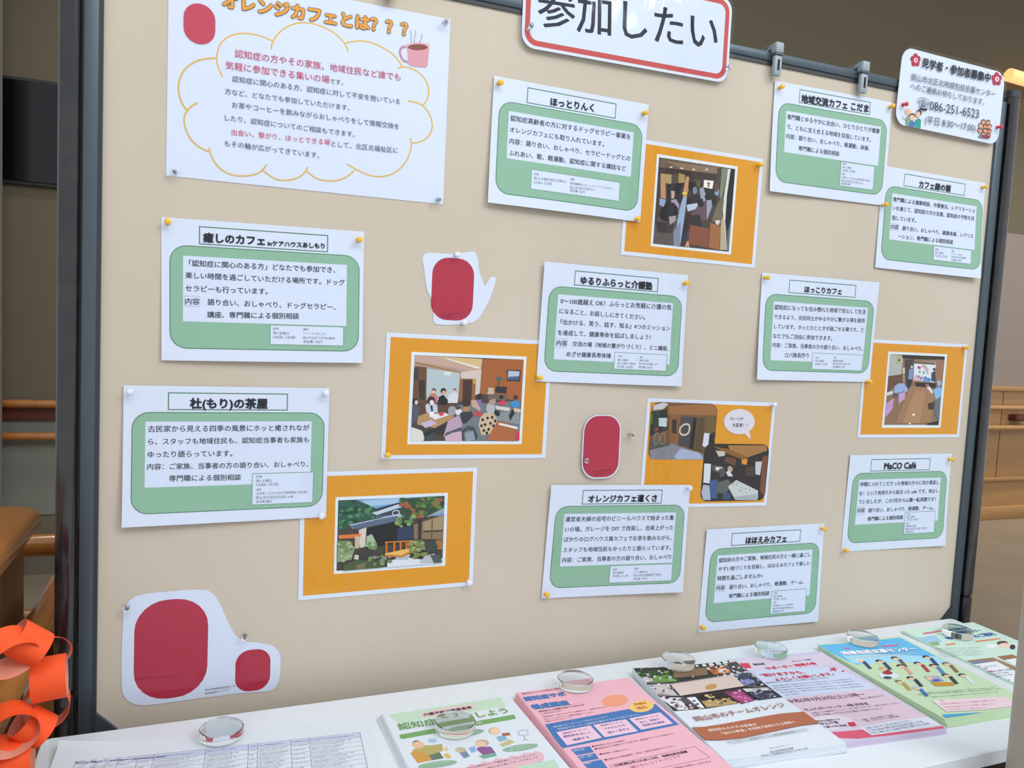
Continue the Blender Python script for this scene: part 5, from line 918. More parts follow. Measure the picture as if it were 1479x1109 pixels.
['p','242024',[(44.3,-25.6),(44.0,-27.2),(43.0,-28.5),(41.4,-29.4),(39.4,-29.7),(37.3,-29.4),(35.5,-28.5),(34.3,-27.2),(33.7,-25.6),(34.0,-24.0),(35.0,-22.7),(36.6,-21.8),(38.6,-21.5),(40.7,-21.8),(42.5,-22.7),(43.7,-24.0)]],
['p','4A5458',[(24.8,-29.7),(39.0,-25.6),(40.7,-42.1),(28.9,-46.2)]],
['p','38507A',[(39.6,-79.3),(56.6,-77.4),(58.0,-91.0),(40.8,-90.7)]],
['p','C8D0D0',[(50.4,-64.9),(68.7,-51.6),(123.9,-74.0),(125.5,-88.8),(70.5,-92.2)]],
['p','A8B4B8',[(70.5,-92.2),(67.4,-85.9),(124.5,-80.4),(124.7,-93.5)]],
['p','6A6458',[(64.0,-58.8),(63.1,-59.7),(61.2,-59.7),(60.2,-58.8),(61.1,-57.9),(63.0,-57.9)]],
['p','6A6458',[(71.7,-61.0),(70.8,-61.9),(68.8,-61.8),(67.7,-60.8),(68.6,-59.9),(70.6,-60.0)]],
['p','6A6458',[(75.0,-56.8),(74.1,-57.7),(72.1,-57.7),(71.0,-56.8),(71.9,-55.9),(73.9,-55.9)]],
['p','6A6458',[(84.8,-67.3),(83.9,-68.2),(81.9,-68.2),(80.8,-67.3),(81.7,-66.4),(83.7,-66.4)]],
['p','6A6458',[(95.1,-69.5),(94.2,-70.4),(92.2,-70.4),(91.1,-69.5),(92.0,-68.6),(94.0,-68.6)]],
['p','6A6458',[(105.4,-71.7),(104.5,-72.6),(102.5,-72.6),(101.4,-71.7),(102.3,-70.8),(104.3,-70.8)]],
['p','6A6458',[(83.0,-73.6),(82.1,-74.5),(80.1,-74.5),(79.0,-73.6),(79.9,-72.7),(81.9,-72.7)]],
['p','6A6458',[(98.5,-77.9),(97.6,-78.9),(95.6,-78.9),(94.5,-77.9),(95.4,-76.9),(97.4,-76.9)]],
['p','DCDAE4',[(100.6,66.0),(100.2,60.0),(97.6,54.2),(93.1,49.2),(86.9,45.0),(79.3,42.0),(70.9,40.4),(62.1,40.2),(53.3,41.4),(45.2,44.1),(38.2,48.0),(32.6,52.8),(28.9,58.4),(27.2,64.4),(27.6,70.4),(30.2,76.2),(34.7,81.2),(40.9,85.4),(48.5,88.4),(56.9,90.0),(65.7,90.2),(74.5,89.0),(82.6,86.3),(89.6,82.4),(95.2,77.6),(98.9,72.0)]],
['p','DCDAE4',[(76.1,43.8),(89.3,48.2),(95.0,29.6)]],
['t','20242C',(40.8,70.4,72.7,71.2),'ガレージが',0.02,N],
['t','20242C',(47.4,58.1,83.2,58.8),'大変身！！',0.02,N],
]),
'P5':({'x': 1582.5,'z': 1215.6,'th': -0.00098,'w': 297,'h': 210,'mode': 'board','hgt': 0,'clip': [-77.2,-77.1,82.5,75.7]},[
['r','E09A1E',[-141.5,-98,141.5,98],0,N,0],
['r','E4EEF4',[-82.5,-83.3,89.0,80.9],0,N,0.8],
['r','4A4038',[-77.2,-77.1,82.5,75.7],0,N,0.8],
['p','8E6E54',[(-76.7,76.1),(82.4,75.2),(82.5,-78.0),(-77.7,-76.2)]],
['p','B4B8B0',[(-76.6,75.1),(-39.8,73.2),(-40.6,32.4),(-77.2,27.3)]],
['p','2C2824',[(-42.8,75.2),(82.4,75.2),(81.9,67.7),(-8.3,66.9),(-41.9,67.9)]],
['p','6A4838',[(-77.3,28.3),(-35.1,33.6),(-30.3,15.8),(-57.0,6.8),(-79.7,-10.3)]],
['p','4C4038',[(-34.8,66.1),(-8.3,66.9),(-7.9,16.3),(-30.3,15.8)]],
['p','B8B088',[(-58.5,72.6),(-43.7,71.0),(-44.5,54.3),(-57.7,55.9)]],
['p','4A4A40',[(-54.1,65.4),(-47.2,65.7),(-47.3,61.5),(-53.9,61.3)]],
['p','9A7258',[(57.0,69.0),(80.5,67.7),(79.3,18.2),(60.2,19.9)]],
['p','E0E8EC',[(-6.8,65.9),(57.6,64.8),(57.6,17.7),(-4.2,20.6)]],
['p','8A6A50',[(-6.8,65.9),(57.6,64.4),(57.4,61.6),(-6.3,62.4)]],
['p','6E5844',[(-7.7,62.3),(56.9,60.9),(55.7,56.2),(-7.7,57.5)]],
['p','D8B0C0',[(-1.5,33.4),(24.5,29.8),(20.1,19.0),(-2.9,21.7)]],
['p','6898D8',[(24.5,29.8),(47.9,26.1),(46.1,17.5),(22.9,19.1)]],
['p','C83070',[(4.7,52.6),(14.8,50.7),(12.6,45.4),(3.9,47.3)]],
['l','D05030',[(18.6,55.1),(27.6,51.1),(34.4,42.8),(36.8,34.3)],1.8,False],
['l','E0B838',[(22.7,56.3),(31.9,51.2),(38.6,42.9)],1.5,False],
['l','5878C8',[(16.0,52.9),(25.2,47.9),(32.0,38.5)],1.5,False],
['p','5870B0',[(14.4,40.1),(13.4,37.5),(10.9,37.5),(9.4,40.1),(10.4,42.7),(12.9,42.7)]],
['p','5870B0',[(26.0,38.3),(25.0,35.7),(22.5,35.6),(21.0,38.1),(22.0,40.7),(24.5,40.8)]],
['p','5870B0',[(12.9,29.5),(11.9,26.9),(9.3,26.8),(7.7,29.3),(8.7,31.9),(11.3,32.0)]],
['p','5870B0',[(33.0,27.8),(32.0,25.2),(29.4,25.2),(27.8,27.8),(28.8,30.4),(31.4,30.4)]],
['p','5870B0',[(20.5,25.4),(19.5,22.8),(16.9,22.8),(15.3,25.4),(16.3,28.0),(18.9,28.0)]],
['p','5870B0',[(42.1,23.8),(41.1,21.2),(38.5,21.1),(36.9,23.6),(37.9,26.2),(40.5,26.3)]],
['p','7A94C0',[(-19.5,43.4),(-10.3,47.9),(-6.7,41.7),(-8.7,22.6),(-19.9,22.4)]],
['p','C8D0DC',[(-9.1,50.0),(-9.2,48.9),(-9.8,47.9),(-10.8,47.3),(-12.1,47.0),(-13.4,47.2),(-14.6,47.8),(-15.5,48.7),(-15.9,49.8),(-15.8,50.9),(-15.2,51.9),(-14.2,52.5),(-12.9,52.8),(-11.6,52.6),(-10.4,52.0),(-9.5,51.1)]],
['p','2A2A34',[(-25.4,22.2),(-7.3,22.7),(-11.5,-0.7),(-23.2,3.3)]],
['p','3C4458',[(46.3,38.8),(57.3,43.4),(61.6,20.0),(48.7,19.7)]],
['p','20202A',[(57.2,46.6),(57.0,45.4),(56.3,44.3),(55.2,43.6),(53.8,43.3),(52.4,43.5),(51.1,44.2),(50.2,45.2),(49.8,46.4),(50.0,47.6),(50.7,48.7),(51.8,49.4),(53.2,49.7),(54.6,49.5),(55.9,48.8),(56.8,47.8)]],
['p','D8D0C4',[(-38.1,47.1),(-32.6,47.3),(-31.1,34.7),(-36.6,34.6)]],
['p','A88868',[(-37.8,32.4),(-30.8,32.6),(-27.5,15.9),(-34.4,15.7)]],
['p','241E20',[(0.5,16.5),(63.6,15.7),(62.0,4.9),(4.4,8.1)]],
['p','A47C58',[(-12.5,7.7),(59.2,4.9),(60.0,-72.7),(-45.0,-73.0)]],
['p','B88C64',[(2.5,-0.4),(34.1,-2.0),(25.4,-72.8),(-25.5,-72.9)]],
['l','8A6444',[(-0.3,-0.5),(-39.5,-73.0)],0.6,False],
['l','8A6444',[(3.7,-0.4),(-32.5,-72.9)],0.6,False],
['l','8A6444',[(7.6,-0.4),(-25.5,-72.9)],0.6,False],
['l','8A6444',[(11.6,-0.3),(-18.5,-72.9)],0.6,False],
['l','8A6444',[(15.6,-0.2),(-11.5,-72.9)],0.6,False],
['l','8A6444',[(19.5,-0.1),(-4.4,-72.9)],0.6,False],
['l','8A6444',[(23.5,-0.1),(2.6,-72.8)],0.6,False],
['l','8A6444',[(27.5,0.0),(9.7,-72.8)],0.6,False],
['l','8A6444',[(31.5,0.1),(16.8,-72.8)],0.6,False],
['l','8A6444',[(35.5,0.2),(24.0,-72.8)],0.6,False],
['p','FFF0E0',[(8.7,-54.7),(7.7,-56.5),(5.0,-57.2),(2.1,-56.5),(0.7,-54.7),(1.7,-52.9),(4.4,-52.2),(7.3,-52.9)]],
['p','FFF0E0',[(-0.1,-73.9),(-1.1,-75.0),(-3.8,-75.4),(-6.6,-75.0),(-7.9,-73.9),(-6.9,-72.8),(-4.2,-72.4),(-1.4,-72.8)]],
['p','9CB0D8',[(-57.0,6.8),(-46.7,13.4),(-32.8,13.6),(-19.0,3.4),(-19.4,-5.1),(-30.9,-3.2),(-49.5,-9.8),(-58.0,-7.8)]],
['p','6A5450',[(-58.0,-7.8),(-44.2,-7.6),(-45.8,-18.1),(-58.2,-18.3)]],
['p','C8A0D0',[(-44.0,-9.7),(-25.2,-4.1),(-24.7,-20.0),(-41.6,-30.7)]],
['p','C898CC',[(-79.9,-33.3),(-56.8,-18.3),(-56.9,-41.4),(-77.9,-62.6)]],
['p','D8DCDC',[(-80.0,-8.2),(-61.4,-2.7),(-60.6,-10.0),(-79.2,-14.5)]],
['l','B08858',[(-46.3,-13.9),(-40.0,-56.0)],1.5,False],
['l','B08858',[(-56.8,-18.3),(-49.4,-70.9)],1.5,False],
['l','A07848',[(-25.0,-5.2),(-22.0,-43.2)],1.2,False],
['p','E0E0E4',[(35.9,6.6),(44.2,8.9),(55.9,-3.8),(53.5,-8.1),(42.4,0.3)]],
['l','B89060',[(45.3,0.3),(42.8,-38.3)],1.3,False],
['l','B89060',[(54.7,-5.9),(51.5,-51.1)],1.3,False],
['p','A87858',[(42.5,11.0),(41.1,8.8),(37.2,7.9),(33.1,8.7),(31.1,10.8),(32.5,13.0),(36.4,13.9),(40.5,13.1)]],
['p','88BCE8',[(56.8,0.5),(70.3,8.3),(82.5,4.2),(81.6,-12.0),(65.2,-20.8)]],
['p','A8B4C4',[(63.1,20.0),(74.3,23.5),(79.9,13.9),(70.3,8.3)]],
['p','6A7078',[(65.2,-20.8),(80.7,-16.3),(83.3,-72.6),(66.0,-51.0)]],
['p','3A2A24',[(43.2,-29.7),(62.9,-25.2),(62.1,-42.4),(47.6,-42.6)]],
['p','241A18',[(45.6,-73.8),(79.8,-68.3),(81.9,-78.0),(47.6,-78.1)]],
]),
'F0':({'x': 168.6,'z': -256.8,'th': -0.06222,'w': 420,'h': 297,'mode': 'flat','hgt': 1},[
['t','2A3040',(-181.9,105.4,-70.9,99.8),'岡山市内で開催されている認知症カフェ一覧 (令和5年4月1日時点)',0.01,N],
['r','C6CDE6',[-181.8,94.85,192.7,108.85],0,N,0],
['l','6A7490',[(-181.8,108.8),(192.7,108.8)],0.6,False],
['l','6A7490',[(-181.8,94.8),(192.7,94.8)],0.6,False],
['l','6A7490',[(-181.8,83.3),(192.7,83.3)],0.6,False],
['l','6A7490',[(-181.8,71.8),(192.7,71.8)],0.6,False],
['l','6A7490',[(-181.8,60.3),(192.7,60.3)],0.6,False],
['l','6A7490',[(-181.8,48.8),(192.7,48.8)],0.6,False],
['l','6A7490',[(-181.8,37.3),(192.7,37.3)],0.6,False],
['l','6A7490',[(-181.8,25.8),(192.7,25.8)],0.6,False],
['l','6A7490',[(-181.8,14.3),(192.7,14.3)],0.6,False],
['l','6A7490',[(-181.8,2.8),(192.7,2.8)],0.6,False],
['l','6A7490',[(-181.8,-8.7),(192.7,-8.7)],0.6,False],
['l','6A7490',[(-181.8,-20.2),(192.7,-20.2)],0.6,False],
['l','6A7490',[(-181.8,-31.7),(192.7,-31.7)],0.6,False],
['l','6A7490',[(-181.8,-43.2),(192.7,-43.2)],0.6,False],
['l','6A7490',[(-181.8,-54.7),(192.7,-54.7)],0.6,False],
['l','6A7490',[(-181.8,-66.2),(192.7,-66.2)],0.6,False],
['l','6A7490',[(-181.8,-77.7),(192.7,-77.7)],0.6,False],
['l','6A7490',[(-181.8,108.85),(-181.8,-77.7)],0.6,False],
['l','6A7490',[(-129.9,108.85),(-129.9,-77.7)],0.6,False],
['l','6A7490',[(-105.7,108.85),(-105.7,-77.7)],0.6,False],
['l','6A7490',[(-85.4,108.85),(-85.4,-77.7)],0.6,False],
['l','6A7490',[(-20.0,108.85),(-20.0,-77.7)],0.6,False],
['l','6A7490',[(36.5,108.85),(36.5,-77.7)],0.6,False],
['l','6A7490',[(48.7,108.85),(48.7,-77.7)],0.6,False],
['l','6A7490',[(94.0,108.85),(94.0,-77.7)],0.6,False],
['l','6A7490',[(119.6,108.85),(119.6,-77.7)],0.6,False],
['l','6A7490',[(192.5,108.85),(192.5,-77.7)],0.6,False],
['t','5A6478',(-179.8,101.8,-148.6,101.8),'認知症の方とご家族などお',0,N],
['t','5A6478',(-127.9,101.8,-109.7,101.8),'問い合わせ先日',0,N],
['t','5A6478',(-103.7,101.8,-88.1,101.8),'問い合わせ先',0,N],
['t','5A6478',(-83.4,101.8,-36.6,101.8),'毎月第2水曜日問い合わせ先問い合わせ',0,N],
['t','5A6478',(-18.0,101.8,18.4,101.8),'認知症の方とご家族など毎月第',0,N],
['t','5A6478',(38.5,101.8,46.3,101.8),'公民館',0,N],
['t','5A6478',(50.7,101.8,84.5,101.8),'日時・開催場所認知症の方と',0,N],
['t','5A6478',(96.0,101.8,116.8,101.8),'参加費岡山市北区',0,N],
['t','5A6478',(121.6,101.8,184.0,101.8),'岡山市北区問い合わせ先公民館公民館公民館問い合わ',0,N],
['t','5A6478',(-179.8,90.8,-133.0,90.8),'認知症の方とご家族などお気軽にお越し',0,N],
['t','5A6478',(-179.8,86.8,-141.5,86.8),'認知症の方とご家族などお気軽にお越し',0,N],
['t','5A6478',(-127.9,90.8,-114.9,90.8),'認知症の方',0,N],
['t','5A6478',(-103.7,90.8,-90.7,90.8),'岡山市北区',0,N],
['t','5A6478',(-83.4,90.8,-28.8,90.8),'岡山市北区公民館公民館お気軽にお越しくださ',0,N],
['t','5A6478',(-83.4,86.8,-38.9,86.8),'岡山市北区公民館公民館お気軽にお越しくださ',0,N],
['t','5A6478',(-18.0,90.8,23.6,90.8),'公民館毎月第2水曜日お気軽にお越',0,N],
['t','5A6478',(-18.0,86.8,15.5,86.8),'公民館毎月第2水曜日お気軽にお越',0,N],
['t','5A6478',(38.5,90.8,46.3,90.8),'参加費',0,N],
['t','5A6478',(50.7,90.8,89.7,90.8),'認知症の方とご家族などお気軽に',0,N],
['t','5A6478',(50.7,86.8,83.7,86.8),'認知症の方とご家族などお気軽に',0,N],
['t','5A6478',(96.0,90.8,116.8,90.8),'日時・開催場所毎',0,N],
['t','5A6478',(121.6,90.8,178.8,90.8),'岡山市北区岡山市北区日時・開催場所日時・開催',0,N],
['t','5A6478',(121.6,86.8,167.4,86.8),'岡山市北区岡山市北区日時・開催場所日時・開催',0,N],
['t','5A6478',(-179.8,79.3,-143.4,79.3),'問い合わせ先日時・開催場所お',0,N],
['t','5A6478',(-179.8,75.3,-150.0,75.3),'問い合わせ先日時・開催場所お',0,N],
['t','5A6478',(-127.9,79.3,-109.7,79.3),'公民館認知症の',0,N],
['t','5A6478',(-103.7,79.3,-95.9,79.3),'公民館',0,N],
['t','5A6478',(-83.4,79.3,-26.2,79.3),'参加費参加費公民館お気軽にお越しください。岡',0,N],
['t','5A6478',(-83.4,75.3,-36.7,75.3),'参加費参加費公民館お気軽にお越しください。岡',0,N],
['t','5A6478',(-18.0,79.3,21.0,79.3),'参加費岡山市北区参加費日時・開',0,N],
['t','5A6478',(-18.0,75.3,14.9,75.3),'参加費岡山市北区参加費日時・開',0,N],
['t','5A6478',(38.5,79.3,43.7,79.3),'参加',0,N],
['t','5A6478',(50.7,79.3,89.7,79.3),'公民館岡山市北区岡山市北区認知',0,N],
['t','5A6478',(50.7,75.3,83.7,75.3),'公民館岡山市北区岡山市北区認知',0,N],
['t','5A6478',(96.0,79.3,114.2,79.3),'お気軽にお越し',0,N],
['t','5A6478',(121.6,79.3,165.8,79.3),'認知症の方とご家族など公民館公民館',0,N],
['t','5A6478',(121.6,75.3,159.0,75.3),'認知症の方とご家族など公民館公民館',0,N],
['t','5A6478',(-179.8,67.8,-135.6,67.8),'公民館日時・開催場所岡山市北区公民',0,N],
['t','5A6478',(-179.8,63.8,-142.8,63.8),'公民館日時・開催場所岡山市北区公民',0,N],
['t','5A6478',(-127.9,67.8,-109.7,67.8),'毎月第2水曜日',0,N],
['t','5A6478',(-103.7,67.8,-90.7,67.8),'岡山市北区',0,N],
['t','5A6478',(-83.4,67.8,-36.6,67.8),'参加費公民館お気軽にお越しください。',0,N],
['t','5A6478',(-83.4,63.8,-44.3,63.8),'参加費公民館お気軽にお越しください。',0,N],
['t','5A6478',(-18.0,67.8,18.4,67.8),'認知症の方とご家族など参加費',0,N],
['t','5A6478',(-18.0,63.8,12.3,63.8),'認知症の方とご家族など参加費',0,N],
['t','5A6478',(38.5,67.8,46.3,67.8),'お気軽',0,N],
['t','5A6478',(50.7,67.8,84.5,67.8),'岡山市北区問い合わせ先参加',0,N],
['t','5A6478',(50.7,63.8,78.7,63.8),'岡山市北区問い合わせ先参加',0,N],
['t','5A6478',(96.0,67.8,114.2,67.8),'参加費お気軽に',0,N],
['t','5A6478',(121.6,67.8,165.8,67.8),'問い合わせ先岡山市北区お気軽にお越',0,N],
['t','5A6478',(121.6,63.8,157.4,63.8),'問い合わせ先岡山市北区お気軽にお越',0,N],
['t','5A6478',(-179.8,56.3,-151.2,56.3),'認知症の方とご家族など',0,N],
['t','5A6478',(-179.8,52.3,-155.7,52.3),'認知症の方とご家族など',0,N],
['t','5A6478',(-127.9,56.3,-109.7,56.3),'岡山市北区岡山',0,N],
['t','5A6478',(-103.7,56.3,-88.1,56.3),'日時・開催場',0,N],
['t','5A6478',(-83.4,56.3,-28.8,56.3),'参加費認知症の方とご家族など岡山市北区毎月',0,N],
['t','5A6478',(-83.4,52.3,-39.1,52.3),'参加費認知症の方とご家族など岡山市北区毎月',0,N],
['t','5A6478',(-18.0,56.3,26.2,56.3),'岡山市北区毎月第2水曜日お気軽にお',0,N],
['t','5A6478',(-18.0,52.3,17.9,52.3),'岡山市北区毎月第2水曜日お気軽にお',0,N],
['t','5A6478',(38.5,56.3,43.7,56.3),'公民',0,N],
['t','5A6478',(50.7,56.3,84.5,56.3),'日時・開催場所日時・開催場',0,N],
['t','5A6478',(50.7,52.3,79.4,52.3),'日時・開催場所日時・開催場',0,N],
['t','5A6478',(96.0,56.3,114.2,56.3),'お気軽にお越し',0,N],
['t','5A6478',(121.6,56.3,178.8,56.3),'毎月第2水曜日問い合わせ先認知症の方とご家族',0,N],
['t','5A6478',(121.6,52.3,168.5,52.3),'毎月第2水曜日問い合わせ先認知症の方とご家族',0,N],
['t','5A6478',(-179.8,44.8,-153.8,44.8),'毎月第2水曜日問い合',0,N],
['t','5A6478',(-179.8,40.8,-157.5,40.8),'毎月第2水曜日問い合',0,N],
['t','5A6478',(-127.9,44.8,-114.9,44.8),'日時・開催',0,N],
['t','5A6478',(-103.7,44.8,-93.3,44.8),'毎月第2',0,N],
['t','5A6478',(-83.4,44.8,-41.8,44.8),'認知症の方とご家族など岡山市北区',0,N],
['t','5A6478',(-83.4,40.8,-49.8,40.8),'認知症の方とご家族など岡山市北区',0,N],
['t','5A6478',(-18.0,44.8,28.8,44.8),'日時・開催場所お気軽にお越しください',0,N],
['t','5A6478',(-18.0,40.8,21.0,40.8),'日時・開催場所お気軽にお越しください',0,N],
['t','5A6478',(38.5,44.8,46.3,44.8),'公民館',0,N],
['t','5A6478',(50.7,44.8,81.9,44.8),'岡山市北区問い合わせ先お',0,N],
['t','5A6478',(50.7,40.8,77.3,40.8),'岡山市北区問い合わせ先お',0,N],
['t','5A6478',(96.0,44.8,114.2,44.8),'岡山市北区公民',0,N],
['t','5A6478',(121.6,44.8,176.2,44.8),'参加費公民館認知症の方とご家族など毎月第2',0,N],
['t','5A6478',(121.6,40.8,165.7,40.8),'参加費公民館認知症の方とご家族など毎月第2',0,N],
['t','5A6478',(-179.8,33.3,-153.8,33.3),'公民館毎月第2水曜日',0,N],
['t','5A6478',(-179.8,29.3,-159.0,29.3),'公民館毎月第2水曜日',0,N],
['t','5A6478',(-127.9,33.3,-109.7,33.3),'岡山市北区お気',0,N],
['t','5A6478',(-103.7,33.3,-88.1,33.3),'日時・開催場',0,N],
['t','5A6478',(-83.4,33.3,-26.2,33.3),'岡山市北区日時・開催場所毎月第2水曜日参加費',0,N],
['t','5A6478',(-83.4,29.3,-37.0,29.3),'岡山市北区日時・開催場所毎月第2水曜日参加費',0,N],
['t','5A6478',(-18.0,33.3,31.4,33.3),'毎月第2水曜日公民館参加費参加費問い合',0,N],
['t','5A6478',(-18.0,29.3,23.0,29.3),'毎月第2水曜日公民館参加費参加費問い合',0,N],
['t','5A6478',(38.5,33.3,46.3,33.3),'認知症',0,N],
['t','5A6478',(50.7,33.3,81.9,33.3),'毎月第2水曜日参加費公民',0,N],
['t','5A6478',(50.7,29.3,77.0,29.3),'毎月第2水曜日参加費公民',0,N],
['t','5A6478',(96.0,33.3,109.0,33.3),'日時・開催',0,N],
['t','5A6478',(121.6,33.3,168.4,33.3),'岡山市北区問い合わせ先参加費お気軽に',0,N],
['t','5A6478',(121.6,29.3,159.7,29.3),'岡山市北区問い合わせ先参加費お気軽に',0,N],
['t','5A6478',(-179.8,21.8,-151.2,21.8),'日時・開催場所日時・開',0,N],
['t','5A6478',(-179.8,17.8,-154.9,17.8),'日時・開催場所日時・開',0,N],
['t','5A6478',(-127.9,21.8,-114.9,21.8),'岡山市北区',0,N],
['t','5A6478',(-103.7,21.8,-88.1,21.8),'参加費問い合',0,N],
['t','5A6478',(-83.4,21.8,-34.0,21.8),'公民館参加費岡山市北区毎月第2水曜日岡',0,N],
['t','5A6478',(-83.4,17.8,-42.4,17.8),'公民館参加費岡山市北区毎月第2水曜日岡',0,N],
['t','5A6478',(-18.0,21.8,23.6,21.8),'公民館参加費問い合わせ先お気軽に',0,N],
['t','5A6478',(-18.0,17.8,17.2,17.8),'公民館参加費問い合わせ先お気軽に',0,N],
['t','5A6478',(38.5,21.8,46.3,21.8),'参加費',0,N],
['t','5A6478',(50.7,21.8,87.1,21.8),'参加費日時・開催場所参加費日',0,N],
['t','5A6478',(50.7,17.8,81.5,17.8),'参加費日時・開催場所参加費日',0,N],
['t','5A6478',(96.0,21.8,114.2,21.8),'参加費日時・開',0,N],
['t','5A6478',(121.6,21.8,173.6,21.8),'問い合わせ先お気軽にお越しください。認知',0,N],
['t','5A6478',(121.6,17.8,164.3,17.8),'問い合わせ先お気軽にお越しください。認知',0,N],
['t','5A6478',(-179.8,10.3,-148.6,10.3),'お気軽にお越しください。',0,N],
['t','5A6478',(-179.8,6.3,-153.2,6.3),'お気軽にお越しください。',0,N],
['t','5A6478',(-127.9,10.3,-109.7,10.3),'岡山市北区お気',0,N],
['t','5A6478',(-103.7,10.3,-93.3,10.3),'お気軽に',0,N],
['t','5A6478',(-83.4,10.3,-39.2,10.3),'認知症の方とご家族など参加費公民館',0,N],
['t','5A6478',(-83.4,6.3,-47.1,6.3),'認知症の方とご家族など参加費公民館',0,N],
['t','5A6478',(-18.0,10.3,23.6,10.3),'参加費お気軽にお越しください。問',0,N],
['t','5A6478',(-18.0,6.3,16.1,6.3),'参加費お気軽にお越しください。問',0,N],
['t','5A6478',(38.5,10.3,46.3,10.3),'公民館',0,N],
['t','5A6478',(50.7,10.3,84.5,10.3),'公民館参加費お気軽にお越し',0,N],
['t','5A6478',(50.7,6.3,79.0,6.3),'公民館参加費お気軽にお越し',0,N],
['t','5A6478',(96.0,10.3,114.2,10.3),'お気軽にお越し',0,N],
['t','5A6478',(121.6,10.3,171.0,10.3),'公民館問い合わせ先参加費毎月第2水曜日',0,N],
['t','5A6478',(121.6,6.3,161.8,6.3),'公民館問い合わせ先参加費毎月第2水曜日',0,N],
['t','5A6478',(-179.8,-1.2,-143.4,-1.2),'日時・開催場所公民館毎月第2',0,N],
['t','5A6478',(-179.8,-5.2,-149.0,-5.2),'日時・開催場所公民館毎月第2',0,N],
['t','5A6478',(-127.9,-1.2,-112.3,-1.2),'参加費お気軽',0,N],
['t','5A6478',(-103.7,-1.2,-90.7,-1.2),'岡山市北区',0,N],
['t','5A6478',(-83.4,-1.2,-39.2,-1.2),'日時・開催場所公民館日時・開催場所',0,N],
['t','5A6478',(-83.4,-5.2,-46.3,-5.2),'日時・開催場所公民館日時・開催場所',0,N],
['t','5A6478',(-18.0,-1.2,23.6,-1.2),'日時・開催場所参加費問い合わせ先',0,N],
['t','5A6478',(-18.0,-5.2,16.1,-5.2),'日時・開催場所参加費問い合わせ先',0,N],
['t','5A6478',(38.5,-1.2,43.7,-1.2),'公民',0,N],
['t','5A6478',(50.7,-1.2,74.1,-1.2),'日時・開催場所日時',0,N],
['t','5A6478',(96.0,-1.2,114.2,-1.2),'公民館認知症の',0,N],
['t','5A6478',(121.6,-1.2,184.0,-1.2),'お気軽にお越しください。日時・開催場所参加費日時',0,N],
['t','5A6478',(121.6,-5.2,172.3,-5.2),'お気軽にお越しください。日時・開催場所参加費日時',0,N],
['t','5A6478',(-179.8,-12.7,-138.2,-12.7),'岡山市北区岡山市北区日時・開催場',0,N],
['t','5A6478',(-179.8,-16.7,-146.5,-16.7),'岡山市北区岡山市北区日時・開催場',0,N],
['t','5A6478',(-127.9,-12.7,-117.5,-12.7),'毎月第2',0,N],
['t','5A6478',(-103.7,-12.7,-93.3,-12.7),'日時・開',0,N],
['t','5A6478',(-83.4,-12.7,-23.6,-12.7),'参加費お気軽にお越しください。認知症の方とご家',0,N],
['t','5A6478',(-83.4,-16.7,-35.2,-16.7),'参加費お気軽にお越しください。認知症の方とご家',0,N],
['t','5A6478',(-18.0,-12.7,28.8,-12.7),'毎月第2水曜日認知症の方とご家族など',0,N],
['t','5A6478',(-18.0,-16.7,21.4,-16.7),'毎月第2水曜日認知症の方とご家族など',0,N],
['t','5A6478',(38.5,-12.7,46.3,-12.7),'公民館',0,N],
['t','5A6478',(50.7,-12.7,79.3,-12.7),'公民館お気軽にお越しく',0,N],
['t','5A6478',(50.7,-16.7,74.8,-16.7),'公民館お気軽にお越しく',0,N],
['t','5A6478',(96.0,-12.7,114.2,-12.7),'日時・開催場所',0,N],
['t','5A6478',(121.6,-12.7,173.6,-12.7),'公民館認知症の方とご家族など公民館問い合',0,N],
['t','5A6478',(121.6,-16.7,163.9,-16.7),'公民館認知症の方とご家族など公民館問い合',0,N],
['t','5A6478',(-179.8,-24.2,-151.2,-24.2),'公民館認知症の方とご家',0,N],
['t','5A6478',(-179.8,-28.2,-156.1,-28.2),'公民館認知症の方とご家',0,N],
['t','5A6478',(-127.9,-24.2,-114.9,-24.2),'問い合わせ',0,N],
['t','5A6478',(-103.7,-24.2,-88.1,-24.2),'問い合わせ先',0,N],
['t','5A6478',(-83.4,-24.2,-47.0,-24.2),'毎月第2水曜日認知症の方とご',0,N],
['t','5A6478',(-83.4,-28.2,-54.0,-28.2),'毎月第2水曜日認知症の方とご',0,N],
['t','5A6478',(-18.0,-24.2,23.6,-24.2),'お気軽にお越しください。毎月第2',0,N],
['t','5A6478',(-18.0,-28.2,16.5,-28.2),'お気軽にお越しください。毎月第2',0,N],
['t','5A6478',(38.5,-24.2,46.3,-24.2),'岡山市',0,N],
['t','5A6478',(50.7,-24.2,84.5,-24.2),'公民館岡山市北区毎月第2水',0,N],
['t','5A6478',(50.7,-28.2,79.8,-28.2),'公民館岡山市北区毎月第2水',0,N],
['t','5A6478',(96.0,-24.2,111.6,-24.2),'岡山市北区問',0,N],
['t','5A6478',(121.6,-24.2,184.0,-24.2),'毎月第2水曜日認知症の方とご家族などお気軽にお越',0,N],
['t','5A6478',(121.6,-28.2,171.9,-28.2),'毎月第2水曜日認知症の方とご家族などお気軽にお越',0,N],
['t','5A6478',(-179.8,-35.7,-148.6,-35.7),'問い合わせ先認知症の方と',0,N],
['t','5A6478',(-179.8,-39.7,-154.6,-39.7),'問い合わせ先認知症の方と',0,N],
['t','5A6478',(-127.9,-35.7,-112.3,-35.7),'問い合わせ先',0,N],
['t','5A6478',(-103.7,-35.7,-90.7,-35.7),'参加費問い',0,N],
['t','5A6478',(-83.4,-35.7,-23.6,-35.7),'日時・開催場所公民館参加費問い合わせ先毎月第2',0,N],
['t','5A6478',(-83.4,-39.7,-34.3,-39.7),'日時・開催場所公民館参加費問い合わせ先毎月第2',0,N],
